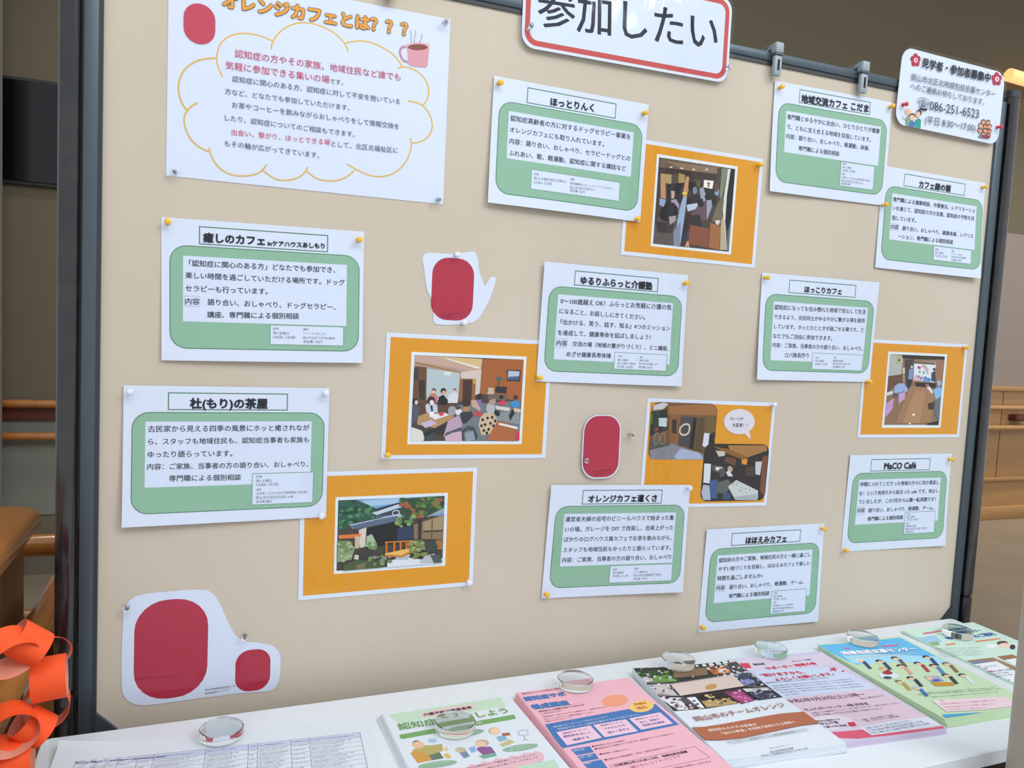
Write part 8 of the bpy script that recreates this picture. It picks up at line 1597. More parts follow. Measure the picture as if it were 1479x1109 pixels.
['p','A8C0D8',[(-51.6,-49.9),(-55.5,-52.1),(-60.5,-52.6),(-64.5,-51.2),(-66.1,-48.5),(-64.6,-45.5),(-60.7,-43.3),(-55.7,-42.8),(-51.7,-44.2),(-50.1,-46.9)]],
['p','ECC4A4',[(-53.9,-53.4),(-57.3,-55.4),(-61.3,-56.1),(-64.4,-55.1),(-65.4,-52.9),(-63.9,-50.2),(-60.5,-48.2),(-56.5,-47.5),(-53.4,-48.5),(-52.4,-50.7)]],
['p','D8E4EC',[(-49.3,-3.1),(-55.2,-7.3),(-63.0,-10.0),(-71.5,-10.7),(-79.4,-9.3),(-85.5,-6.1),(-88.9,-1.5),(-89.0,3.8),(-85.9,8.9),(-80.0,13.1),(-72.2,15.8),(-63.7,16.5),(-55.8,15.1),(-49.7,11.9),(-46.3,7.3),(-46.2,2.0)]],
['p','A03838',[(-52.1,9.6),(-55.1,7.5),(-59.2,6.1),(-63.5,5.8),(-67.6,6.5),(-70.7,8.2),(-72.5,10.5),(-72.5,13.2),(-70.9,15.8),(-67.9,17.9),(-63.8,19.3),(-59.5,19.6),(-55.4,18.9),(-52.3,17.2),(-50.5,14.9),(-50.5,12.2)]],
['p','3A4450',[(-69.6,-6.2),(-71.8,-7.7),(-74.9,-8.5),(-78.3,-8.6),(-81.6,-8.0),(-84.3,-6.7),(-85.9,-5.0),(-86.2,-3.0),(-85.2,-1.2),(-83.0,0.3),(-79.9,1.1),(-76.5,1.2),(-73.2,0.6),(-70.5,-0.7),(-68.9,-2.4),(-68.6,-4.4)]],
['p','C89038',[(-13.8,-37.9),(28.5,-46.1),(22.1,-58.2),(-16.8,-52.1)]],
['p','B0A8C8',[(-5.1,-14.7),(26.0,-19.0),(17.8,-39.7),(-10.2,-36.2)]],
['p','ECC4A4',[(4.3,-26.6),(1.8,-28.4),(-1.3,-29.6),(-4.4,-30.1),(-7.0,-29.8),(-8.8,-28.7),(-9.5,-27.0),(-9.0,-24.9),(-7.3,-22.8),(-4.8,-21.0),(-1.7,-19.8),(1.4,-19.3),(4.0,-19.6),(5.8,-20.7),(6.5,-22.4),(6.0,-24.5)]],
['p','5060B0',[(-3.4,-29.8),(14.3,-29.8),(12.5,-38.0),(-4.1,-37.1)]],
['t','6A8068',(-57.9,-68.2,87.7,-82.3),'高齢者のみなさんが住み慣れた地域で安心して暮らせるようお手伝いします',0,N],
['t','6A8068',(-76.0,-71.2,94.2,-88.9),'高齢者のみなさんが住み慣れた地域で安心して暮らせるようお手伝いします',0,N],
['t','6A8068',(-60.8,-83.6,79.1,-96.7),'高齢者のみなさんが住み慣れた地域で安心して暮らせるようお手伝いします',0,N],
['p','EAD2DA',[(-71.6,-93.8),(11.1,-104.6),(73.9,-114.0),(73.1,-140.0),(78.4,-147.0),(-14.4,-140.6),(-80.9,-132.5)]],
['p','F6F0F0',[(-65.9,-95.2),(-41.6,-98.3),(-43.3,-103.8),(-67.5,-100.7)]],
['t','C85878',(-63.6,-98.0,-45.8,-100.0),'ご相談は',0,N],
['t','C86884',(-67.9,-108.6,44.9,-120.1),'お住まいの地域のセンターへお気軽にご相談ください',0,N],
['t','C86884',(-70.9,-119.0,29.8,-129.6),'お住まいの地域のセンターへお気軽にご相談ください',0,N],
['t','C86884',(-71.6,-127.0,3.7,-136.9),'お住まいの地域のセンターへお気軽にご相談ください',0,N],
['p','4CA4DC',[(-97.0,-138.4),(-22.6,-147.6),(70.1,-153.3),(67.5,-163.5),(-32.7,-156.1),(-101.6,-149.8)]],
]),
'F6':({'x': 1644.2,'z': -210.9,'th': -0.00389,'w': 210,'h': 297,'mode': 'flat','hgt': 4},[
['p','D86890',[(-72.4,127.0),(-14.5,129.1),(-16.4,123.9),(-73.7,119.3)]],
['p','A4CCE8',[(-111.7,109.0),(-54.7,110.7),(-63.5,85.6),(-96.8,67.5),(-111.4,86.1)]],
['p','90B878',[(-102.0,83.8),(-77.8,83.8),(-87.9,68.3),(-110.5,69.4)]],
['t','4868A8',(-32.3,106.9,76.7,107.1),'地域包括支援センター',0.04,N],
['t','4868A8',(26.7,84.5,87.5,85.7),'のご案内',0.05,N],
['t','4868A8',(-44.7,91.1,26.3,91.0),'地域包括支',0.05,N],
['p','E09070',[(7.6,65.8),(78.4,64.8),(75.3,58.5),(3.4,59.2)]],
['p','E09070',[(-74.4,69.4),(-46.9,68.6),(-50.8,62.0),(-76.6,62.5)]],
['p','D84868',[(33.6,128.3),(56.7,127.7),(52.1,120.5),(30.8,120.6)]],
['p','6A4A44',[(69.9,39.0),(64.3,35.8),(57.7,33.5),(50.9,32.5),(45.1,33.0),(41.1,34.9),(39.6,37.9),(40.7,41.5),(44.3,45.2),(49.9,48.4),(56.5,50.7),(63.3,51.7),(69.1,51.2),(73.1,49.3),(74.6,46.3),(73.5,42.7)]],
['p','F0D4C4',[(65.9,27.1),(59.6,23.5),(52.0,21.1),(44.1,20.1),(37.3,20.8),(32.5,23.0),(30.5,26.4),(31.5,30.5),(35.5,34.7),(41.8,38.3),(49.4,40.7),(57.3,41.7),(64.1,41.0),(68.9,38.8),(70.9,35.4),(69.9,31.3)]],
['p','4A3A4C',[(65.3,19.8),(59.7,16.1),(54.0,13.2),(49.0,11.6),(45.6,11.4),(44.2,12.7),(45.1,15.4),(48.1,18.9),(52.7,22.8),(58.3,26.5),(64.0,29.4),(69.0,31.0),(72.4,31.2),(73.8,29.9),(72.9,27.2),(69.9,23.7)]],
['p','F6F0F4',[(29.3,33.2),(24.7,30.6),(19.0,28.9),(12.8,28.4),(7.3,29.0),(3.2,30.7),(1.1,33.3),(1.5,36.4),(4.1,39.4),(8.7,42.0),(14.4,43.7),(20.6,44.2),(26.1,43.6),(30.2,41.9),(32.3,39.3),(31.9,36.2)]],
['t','7A8C88',(-117.5,56.5,-13.8,35.8),'高齢者の総合相談窓口です。お気軽にご相談ください。',0,N],
['t','7A8C88',(-122.0,47.5,-32.3,30.9),'高齢者の総合相談窓口です。お気軽にご相談ください。',0,N],
['t','7A8C88',(-128.0,39.1,-25.2,20.4),'高齢者の総合相談窓口です。お気軽にご相談ください。',0,N],
['t','7A8C88',(-131.1,31.4,-39.6,15.4),'高齢者の総合相談窓口です。お気軽にご相談ください。',0,N],
['t','7A8C88',(-133.9,22.3,-37.3,7.8),'高齢者の総合相談窓口です。お気軽にご相談ください。',0,N],
['p','A08468',[(-124.1,-3.4),(-34.2,-7.0),(-30.2,-50.7),(-56.2,-98.1),(-146.0,-130.7),(-135.8,-89.5)]],
['p','E8ECF4',[(-125.4,-21.7),(-44.2,-22.4),(-55.6,-92.1),(-133.3,-122.6),(-127.1,-85.7)]],
['p','6888C0',[(-114.2,-12.6),(-58.3,-13.3),(-60.6,-18.2),(-116.0,-18.8)]],
['p','A07858',[(-22.5,-5.8),(20.9,-6.9),(18.1,-32.7),(-26.1,-41.8)]],
['p','E8F0F4',[(-22.3,-22.5),(16.8,-22.0),(3.6,-49.4),(-27.7,-54.6)]],
['p','D878A0',[(-116.6,-28.5),(-98.9,-29.2),(-99.7,-32.9),(-117.5,-32.9)]],
['p','D878A0',[(-112.6,-40.6),(-95.0,-41.3),(-95.9,-45.0),(-113.5,-44.9)]],
['p','D878A0',[(-112.4,-51.0),(-94.9,-51.7),(-95.7,-55.3),(-113.3,-55.2)]],
['p','D878A0',[(-115.9,-88.7),(-98.8,-89.5),(-99.7,-92.9),(-116.7,-92.7)]],
['t','7A7888',(-97.9,-36.6,-63.9,-37.4),'認知症に関する相談',0,N],
['t','7A7888',(-112.4,-55.4,-47.3,-57.4),'認知症に関する相談',0,N],
['t','7A7888',(-118.5,-64.6,-70.7,-66.2),'認知症に関する相談',0,N],
['t','7A7888',(-113.6,-73.9,-71.6,-75.5),'認知症に関する相談',0,N],
]),
}
PINS=[('clear',493.3,1793.1,'poster'),('clear',96.0,1510.3,'poster'),('clear',494.3,1510.6,'poster'),('yellow',88.2,1436.9,'T_A'),('yellow',366.9,1435.5,'T_A'),('white',42.0,1186.2,'T_B'),('white',322.1,1188.3,'T_B'),('white',322.8,990.8,'T_B'),('yellow',590.5,1714.0,'T_C'),('yellow',868.8,1703.8,'T_C'),('yellow',867.4,1514.8,'T_C'),('yellow',1129.5,1643.7,'P1'),('yellow',1163.7,1793.9,'T_D'),('yellow',1443.6,1798.0,'T_D'),('yellow',1447.7,1599.7,'T_D'),('yellow',1730.5,1667.1,'T_E'),('yellow',978.8,1407.0,'T_F'),('yellow',691.3,1222.4,'T_F'),('yellow',1161.6,1430.6,'T_G'),('yellow',1445.3,1231.8,'T_G'),('white',1016.9,1016.4,'T_H'),('yellow',728.3,828.5,'T_H'),('yellow',1356.3,919.7,'T_I'),('yellow',1072.0,734.0,'T_I'),('yellow',1705.5,1062.1,'T_J'),('yellow',1422.7,868.6,'T_J'),('red',1472.5,1805.8,'call'),('red',1748.1,1797.6,'call'),('yellow',426.3,1087.6,'P2'),('white',578.7,861.4,'P3'),('white',1204.6,1179.1,'P4'),('yellow',1718.5,1313.8,'P5'),('clear',41.3,860.9,'card1'),('clear',210.0,800.1,'card1'),('white',530.8,1425.0,'card2'),('white',548.2,1312.0,'card2'),('clear',790.9,1072.7,'card3'),('clear',882.6,1118.4,'card3'),('clear',638.5,1810.9,'header'),('clear',1036.0,1807.5,'header')]

# ---------------- the setting ----------------
struct(bobj('floor', (-3.2, 9, -2.6, 3.0, -.02, 0), M['floor']))
struct(bobj('wall_back', (-3.2, 9, 3.0, 3.1, 0, 4.3), M['wall']))
struct(bobj('ceiling', (-3.2, 9, .9, 3.1, 4.3, 4.4), M['ceil']))
struct(bobj('trim_1', (-3.2, 3.4, 2.985, 3.0, .29, .76), M['wall_low']))
struct(bobj('baseboard_back', (-3.2, 3.4, 2.97, 3.0, 0, .285), mat('tan_base', '6E6657', .7)))
struct(bobj('lit_wall_panel', (3.4, 9, 2.985, 3.0, 1.035, 2.2), M['wall_r']))  # lower wall coloured lighter to imitate the brightness gradient down the wall
# column at the far left
struct(bobj('trim_3', (-1.25, -.728, 2.55, 2.85, 0, 3.2), mat('column_paint', 'A49E96', .8), bev=.02))
# black display on the back wall at the left
dp = empty('wall_display', (-.45, 2.97, 2.09), 'black wall display panel high on the dim wall left of the pinboard', 'display')
bobj('screen', (-.42, .42, -.01, .01, -.225, .225), M['black'], dp); bobj('bezel', (-.44, .44, 0, .03, -.24, .24), M['dark'], dp)
def handrail(name, x0, x1, y, z, r, label, m='wood', brackets=()):
    o = empty(name, ((x0 + x1) / 2, y, z), label, 'handrail', None); h = (x1 - x0) / 2
    from_bm('rail', tube(bmesh.new(), [(-h, 0, 0), (h, 0, 0)], r, 16), M[m], o, smooth=True)
    for bx in brackets:
        bm = bmesh.new(); tube(bm, [(bx, 0, -r * .6), (bx, 0, -.06), (bx, 3.0 - y, -.06)], .008, 8); from_bm('bracket', bm, M['maroon'], o)
    return o
handrail('handrail', -1.6, 1.2, 2.92, .836, .019, 'upper orange wooden handrail on the grey wall left of the board', 'wood', (.9,))
handrail('handrail', -1.6, 1.2, 2.92, .682, .019, 'lower orange wooden handrail on the grey wall left of the board', 'wood', (.9,))
struct(bobj('painted_reflection_strip', (-3.2, 1.4, 2.965, 2.985, .752, .81), M['maroon']))  # added strip, its dark colour imitates the brown reflection between the rails
# wainscot on the right
wn = empty('trim_5', (6.2, 2.98, 0)); wn['kind'] = 'structure'
for i in range(4):
    x = -1.6 + i * 1.246 - .005
    bobj('panel', (x, x + 1.236, -.03, .02, .33, 1.0), M['wood_l'], wn)
bobj('top_trim', (-2.2, 2.8, -.05, .02, 1.0, 1.035), M['wood_l'], wn, .006); bobj('middle_trim', (-2.2, 2.8, -.05, .02, .3, .33), M['wood_l'], wn, .006)
bobj('lower_panel', (-2.2, 2.8, -.03, .02, .1, .3), M['wood_l'], wn); bobj('bottom_trim', (-2.2, 2.8, -.05, .02, 0, .1), M['wood_l'], wn, .006); bobj('seam_backing', (-2.2, 2.8, -.02, .01, .3, 1.0), M['maroon'], wn)
hr = handrail('handrail', 4.6, 8.6, 2.89, .876, .02, 'upper light wooden handrail on the panelled wall right of the board', 'wood_l')
handrail('handrail', 4.6, 8.6, 2.89, .724, .02, 'lower light wooden handrail on the panelled wall right of the board', 'wood_l')
bobj('bracket', (-.69, -.55, -.01, .06, -.10, -.05), M['maroon'], hr, .008); bobj('bracket', (-.56, -.545, -.01, .008, -.14, -.005), M['maroon'], hr)
lp = empty('wall_lamp', (6.2, 2.86, 3.245), 'warm glowing curved wall lamp strip beyond the top right pole', 'lamp')
bm = bmesh.new(); tube(bm, [(-.75, 0, .04), (-.5, -.02, .02), (0, -.03, -.01), (.6, 0, -.02)], .045, 12); from_bm('lamp_shade', bm, M['lamp'], lp, smooth=True)

# ---------------- wooden counter and rails at the left ----------------
ct = empty('counter', (-.30, .05, 0), 'wooden counter with rounded orange top and slatted brown side', 'counter')
bm = bmesh.new(); prism(bm, [(-.55, -.6), (.18, -.6), (.18, .222), (.165, .255), (.135, .272), (-.55, .285)], .912, .95)
bmesh.ops.bevel(bm, geom=[e for e in bm.edges if abs(e.verts[0].co.z - e.verts[1].co.z) < 1e-6], offset=.016, segments=4, profile=.5, affect='EDGES')
from_bm('countertop', bm, M['wood'], ct, smooth=True)
for i in range(6): bobj('slat', (.118, .148, -.6 + i * .143 + .002, -.6 + (i + 1) * .143 - .002, 0, .912), M['wood_d'], ct, .003)
bobj('carcass', (-.5, .12, -.58, .25, 0, .912), M['wood_d'], ct)
o = empty('handrail', (-.114, -.08, .775), 'pair of parallel wooden handrails running back beside the left board pole', 'handrail')
from_bm('upper_rail', tube(bmesh.new(), [(.008, -.47, 0), (.008, .48, 0)], .0235, 20), M['wood'], o, smooth=True)
from_bm('lower_rail', tube(bmesh.new(), [(-.004, -.47, -.198), (-.004, .46, -.198)], .0235, 20), M['wood'], o, smooth=True)
from_bm('support_post', tube(bmesh.new(), [(0, .44, -.775), (0, .44, -.005)], .016, 12), M['wood_d'], o, smooth=True)
o = empty('handrail', (.0, .47, .832), 'short level wooden handrail between counter side and board pole', 'handrail')
from_bm('rail', tube(bmesh.new(), [(-.19, 0, 0), (.3, 0, 0)], .022, 16), M['wood'], o, smooth=True)
from_bm('lower_rail', tube(bmesh.new(), [(-.19, 0, -.15), (.3, 0, -.15)], .022, 16), M['wood'], o, smooth=True)
from_bm('support_post', tube(bmesh.new(), [(.28, 0, -.83), (.28, 0, 0)], .016, 12), M['wood_d'], o, smooth=True)

# ---------------- pinboard ----------------
pb = empty('pinboard', (.877, 0, 0), 'large beige cloth pinboard in a slate grey frame between two glossy black poles', 'pinboard')
X0, X1, TOP = -.877, .877, 1.836
bobj('cloth_panel', (X0, X1, 0, .02, .62, TOP), M['cloth'], pb)
bobj('left_frame', (X0 - .0235, X0, -.006, .026, .58, TOP + .021), M['frame'], pb, .0025)
bobj('left_lip', (X0 - .004, X0 + .0015, -.0065, .0, .62, TOP), M['frame_d'], pb)
bobj('right_frame', (X1, X1 + .0235, -.006, .026, .58, TOP + .021), M['frame'], pb, .0025)
bobj('right_groove', (X1 + .0235, X1 + .029, .004, .02, .58, TOP + .021), M['black'], pb)
bobj('left_groove', (X0 - .0265, X0 - .0235, .002, .02, .58, TOP + .021), M['black'], pb)
bobj('top_rail', (X0 - .002, X1 + .002, -.006, .026, TOP + .004, TOP + .021), M['frame'], pb, .0025)
bobj('top_lip', (X0, X1, -.003, .02, TOP - .003, TOP + .005), M['frame_d'], pb)
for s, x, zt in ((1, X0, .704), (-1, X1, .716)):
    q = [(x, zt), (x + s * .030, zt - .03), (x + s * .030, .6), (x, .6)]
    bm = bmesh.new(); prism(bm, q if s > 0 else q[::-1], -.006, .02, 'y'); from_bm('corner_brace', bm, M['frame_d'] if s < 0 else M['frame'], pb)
bobj('bottom_rail', (X0, X1, -.006, .026, .6, .64), M['frame'], pb)
for s, x in ((-1, X0 - .0405), (1, X1 + .0425)):
    for z0, z1 in ((.745, 1.868), (.14, .738)):
        bm = bmesh.new(); prism(bm, rrect(-.0135 + x, -.014, .0135 + x, .022, .008, 5), z0, z1); from_bm('pole', bm, M['pole'], pb, smooth=True)
    bm = bmesh.new(); prism(bm, rrect(-.0105 + x, -.011, .0105 + x, .018, .006, 5), .73, .75); from_bm('pole_joint', bm, M['black'], pb)
    bm = bmesh.new(); prism(bm, rrect(-.0145 + x, -.015, .0145 + x, .023, .008, 5), 1.868, 1.884); bmesh.ops.bevel(bm, geom=[e for e in bm.edges if e.verts[0].co.z > 1.88 and e.verts[1].co.z > 1.88], offset=.003, segments=2, affect='EDGES'); from_bm('pole_cap', bm, M['polecap'], pb, smooth=True)
    bobj('foot', (x - .02, x + .02, -.25, .25, 0, .04), M['dark'], pb, .006); bobj('foot_riser', (x - .012, x + .012, -.02, .02, .03, .15), M['dark'], pb, .003)
# cloth stains as thin fabric blotches are part of the material of the cloth

# ---------------- table ----------------
tb = empty('table', (.84, -.26, 0), 'long white folding table standing along the foot of the pinboard', 'table', rotz=.0185)
L, Wd = 1.79, .437
bm = bmesh.new(); prism(bm, rrect(-L / 2, -Wd / 2, L / 2, Wd / 2, .012, 4), .677, .70)
bmesh.ops.bevel(bm, geom=[e for e in bm.edges if e.verts[0].co.z > .699 and e.verts[1].co.z > .699], offset=.0015, segments=2, affect='EDGES')
from_bm('tabletop', bm, M['table'], tb, smooth=True)
for sx in (-1, 1):
    for sy in (-1, 1): bobj('leg', (sx * (L / 2 - .06) - .015, sx * (L / 2 - .06) + .015, sy * (Wd / 2 - .05) - .015, sy * (Wd / 2 - .05) + .015, 0, .64), M['dark'], tb, .003)
bobj('apron', (-L / 2 + .03, .37, -Wd / 2 + .012, -Wd / 2 + .03, .6, .677), M['table_edge'], tb); bobj('rear_apron', (-L / 2 + .03, L / 2 - .03, Wd / 2 - .06, Wd / 2 - .04, .62, .677), M['dark'], tb)
bobj('shelf', (-L / 2 + .06, L / 2 - .06, -Wd / 2 + .04, Wd / 2 - .06, .50, .512), M['dark'], tb)

# ---------------- printed sheets ----------------
_tc = {}
def text_mesh(st, wt):
    k = (st, wt)
    if k in _tc: return _tc[k]
    cu = bpy.data.curves.new('t', 'FONT'); cu.body = st; cu.size = 1; cu.offset = wt; cu.resolution_u = 2
    o = bpy.data.objects.new('t', cu); COL.objects.link(o)
    me = bpy.data.meshes.new_from_object(o.evaluated_get(bpy.context.evaluated_depsgraph_get()))
    vs = [(v.co.x, v.co.y) for v in me.vertices]; fs = [tuple(p.vertices) for p in me.polygons]
    bpy.data.objects.remove(o); bpy.data.curves.remove(cu); bpy.data.meshes.remove(me)
    _tc[k] = (vs, fs); return _tc[k]
def clip_poly(pts, x0, y0, x1, y1):
    for ax, lim, s in ((0, x0, 1), (0, x1, -1), (1, y0, 1), (1, y1, -1)):
        out = []
        for i in range(len(pts)):
            a, b = pts[i - 1], pts[i]; ia = (a[ax] - lim) * s >= 0; ib = (b[ax] - lim) * s >= 0
            if ia != ib: t = (lim - a[ax]) / (b[ax] - a[ax]); out.append((a[0] + (b[0] - a[0]) * t, a[1] + (b[1] - a[1]) * t))
            if ib: out.append(b)
        pts = out
        if len(pts) < 3: return []
    return pts
class Ink:
    def __init__(s): s.v = []; s.f = []; s.c = []
    def add(s, vs, fs, z, col):
        b = len(s.v); s.v += [(x, y, z) for x, y in vs]; s.f += [tuple(i + b for i in f) for f in fs]; s.c += [col] * len(fs)
    def build(s, name, parent, bend, flat, cell=8.0):
        if not s.f: return None
        me = bpy.data.meshes.new(name); me.from_pydata([(x, y, z) for x, y, z in s.v], [], s.f); me.update()
        ca = me.attributes.new('ink', 'FLOAT_COLOR', 'FACE'); ca.data.foreach_set('color', [c for q in s.c for c in (*lin(q), 1)])
        if bend and cell:
            bm = bmesh.new(); bm.from_mesh(me)
            for ax in (0, 1):
                vals = [v.co[ax] for v in bm.verts]
                k = math.floor(min(vals) / cell) + 1
                while k * cell < max(vals):
                    nrm = Vector((1, 0, 0)) if ax == 0 else Vector((0, 1, 0))
                    bmesh.ops.bisect_plane(bm, geom=bm.verts[:] + bm.edges[:] + bm.faces[:], plane_co=nrm * (k * cell), plane_no=nrm, dist=1e-5); k += 1
            bm.to_mesh(me); bm.free()
        for v in me.vertices:
            x, y, z = v.co; h = z + (bend(x, y) if bend else 0)
            v.co = (x * MM, y * MM, h * MM) if flat else (x * MM, -h * MM, y * MM)
        # face the viewer
        me.update(); me.materials.append(INK)
        o = bpy.data.objects.new(name, me); COL.objects.link(o); o.parent = parent; return o
def stroke(pts, w, closed):
    vs = []; fs = []
    P = [Vector(p) for p in pts]
    if closed and (P[0] - P[-1]).length < 1e-6: P.pop()
    n = len(P); m = n + 1 if closed else n
    for i in range(m):
        j = i % n; a = P[j - 1] if (closed or j) else None; b = P[(j + 1) % n] if (closed or j < n - 1) else None
        d1 = (P[j] - a).normalized() if a is not None else None; d2 = (b - P[j]).normalized() if b is not None else None
        d1 = d1 or d2; d2 = d2 or d1; n1 = Vector((-d1.y, d1.x)); n2 = Vector((-d2.y, d2.x)); s_ = n1 + n2
        nn = s_ * (w / max(s_.dot(s_), .5))
        vs += [tuple(P[j] + nn), tuple(P[j] - nn)]
        if i: k = 2 * i; fs.append((k - 2, k - 1, k + 1, k))
    return vs, fs
def smooth_pts(pts):
    P = [Vector(p) for p in pts]; out = []
    for i in range(len(P) - 1):
        p0, p1, p2, p3 = P[max(i - 1, 0)], P[i], P[i + 1], P[min(i + 2, len(P) - 1)]
        for k in range(4):
            t = k / 4; out.append(tuple(.5 * ((2 * p1) + (p2 - p0) * t + (2 * p0 - 5 * p1 + 4 * p2 - p3) * t * t + (3 * p1 - p0 - 3 * p2 + p3) * t ** 3)))
    out.append(tuple(P[-1])); return out
def add_text(ink, it, z):
    _, col, (x0, y0, x1, y1), st, wt, out = it
    layers = [(out, wt + .035, z), (col, wt, z + .05)] if out else [(col, wt, z)]
    for c, w, zz in layers:
        vs, fs = text_mesh(st, 0)
        if not vs: return
        bx0 = min(v[0] for v in vs); bx1 = max(v[0] for v in vs); W_ = math.hypot(x1 - x0, y1 - y0)
        sc = W_ / max(bx1 - bx0, 1e-4); ca, sa = (x1 - x0) / W_, (y1 - y0) / W_
        ym = .345 if all(ord(q) < 256 for q in st) else .385
        for j, (sx, sy) in enumerate([(0, 0)] + ([(w * math.cos(k * math.pi / 4), w * math.sin(k * math.pi / 4)) for k in range(8)] if w >= .02 else ([(w, 0), (-w, 0), (0, w)] if w >= .01 else []))):
            q = [((vx + sx - bx0) * sc, (vy + sy - ym) * sc) for vx, vy in vs]
            ink.add([(x0 + a * ca - b * sa, y0 + a * sa + b * ca) for a, b in q], fs, zz + j * .002, c)
def part_name(key, i, it, rc, prev):
    if key.startswith('T_'):
        if it[0] != 'r': return None
        if rc == 0: return 'title_frame'
        if rc == 1: return 'green_panel'
        if rc == 2: return 'text_panel'
        return 'word_frame' if it[1] is None else 'info_box'
    if key == 'poster': return {0: 'cloud_outline', 11: 'mug_picture', 19: 'red_shape'}.get(i)
    if key == 'call': return {0: 'red_flower', 8: 'red_flower', 16: 'family_picture', 25: 'crowd_picture'}.get(i)
    if key == 'header': return ('red_border', 'white_field')[i]
    if key in ('card1', 'card2'): return 'red_shape'
    if key == 'card3': return ('white_backing', 'red_shape')[i]
    if key in ('P1', 'P2', 'P3', 'P5'): return ('orange_background', 'photo_mount', 'photo_print')[rc] if it[0] == 'r' and rc < 3 else None
    if key == 'P4':
        if it[0] == 'r': return 'orange_background' if rc == 0 else 'photo_print'
        if it[1] == 'DCDAE4' and prev != 'speech_bubble': return 'speech_bubble'
def draw(d, items, parent, base, lay, bend, flat, names=('printed_artwork', 'lettering'), key=''):
    art, txt = Ink(), Ink(); arts = [(names[0], art)]; cnt = rc = 0; z = base; w, h = d['w'] / 2 - .3, d['h'] / 2 - .3
    cl = (-w, -h, w, h); nclip = 0
    for it in items:
        if it[0] == 't': continue
        z += lay; pn = part_name(key, cnt, it, rc, arts[-1][0]) if key else None; cnt += 1; rc += it[0] == 'r'
        if pn: art = Ink(); arts.append((pn, art))
        if it[0] == 'r':
            _, col, (x0, y0, x1, y1), r, edge, ew = it
            if edge:
                if col: art.add(rrect(x0, y0, x1, y1, r), [tuple(range(len(rrect(x0, y0, x1, y1, r))))], z, edge); z += lay; r2 = max(r - ew, 0); q = rrect(x0 + ew, y0 + ew, x1 - ew, y1 - ew, r2); art.add(q, [tuple(range(len(q)))], z, col)
                else: vs, fs = stroke(rrect(x0 + ew / 2, y0 + ew / 2, x1 - ew / 2, y1 - ew / 2, 0), ew, True); art.add(vs, fs, z, edge)
            else: q = rrect(x0, y0, x1, y1, r); q = clip_poly(q, -w, -h, w, h); art.add(q, [tuple(range(len(q)))], z, col)
            if 'clip' in d and list(d['clip']) == [x0, y0, x1, y1]: cl = (x0, y0, x1, y1)
        elif it[0] == 'p':
            q = clip_poly([tuple(p) for p in it[2]], *cl)
            if len(q) >= 3: art.add(q, [tuple(range(len(q)))], z, it[1])
        elif it[0] == 'l':
            pts = smooth_pts(it[2]) if (len(it[2]) > 4 and not it[4]) else it[2]
            vs, fs = stroke(pts, it[3], it[4])
            vs = [(min(max(a, cl[0]), cl[2]), min(max(b, cl[1]), cl[3])) for a, b in vs]; art.add(vs, fs, z, it[1])
    z += .12
    for it in items:
        if it[0] == 't': add_text(txt, it, z)
    for pn, a_ in arts: a_.build(pn, parent, bend, flat)
    t = txt.build(names[1], parent, bend, flat, 0)
    if t: t['kind'] = 'stuff'
    return z + .1
def corner_bend(w, h, tl=0, tr=0, br=0, bl=0, wav=0):
    def f(x, y):
        u = x / w + .5; v = y / h + .5
        u = min(max(u, 0), 1); v = min(max(v, 0), 1)
        def k(a, b): return max(0, a * b) ** 1.8
        return tl * k(1 - u, v) + tr * k(u, v) + br * k(u, 1 - v) + bl * k(1 - u, 1 - v) + wav * (1 - v) ** 2 * (4 * u * (1 - u))
    return f
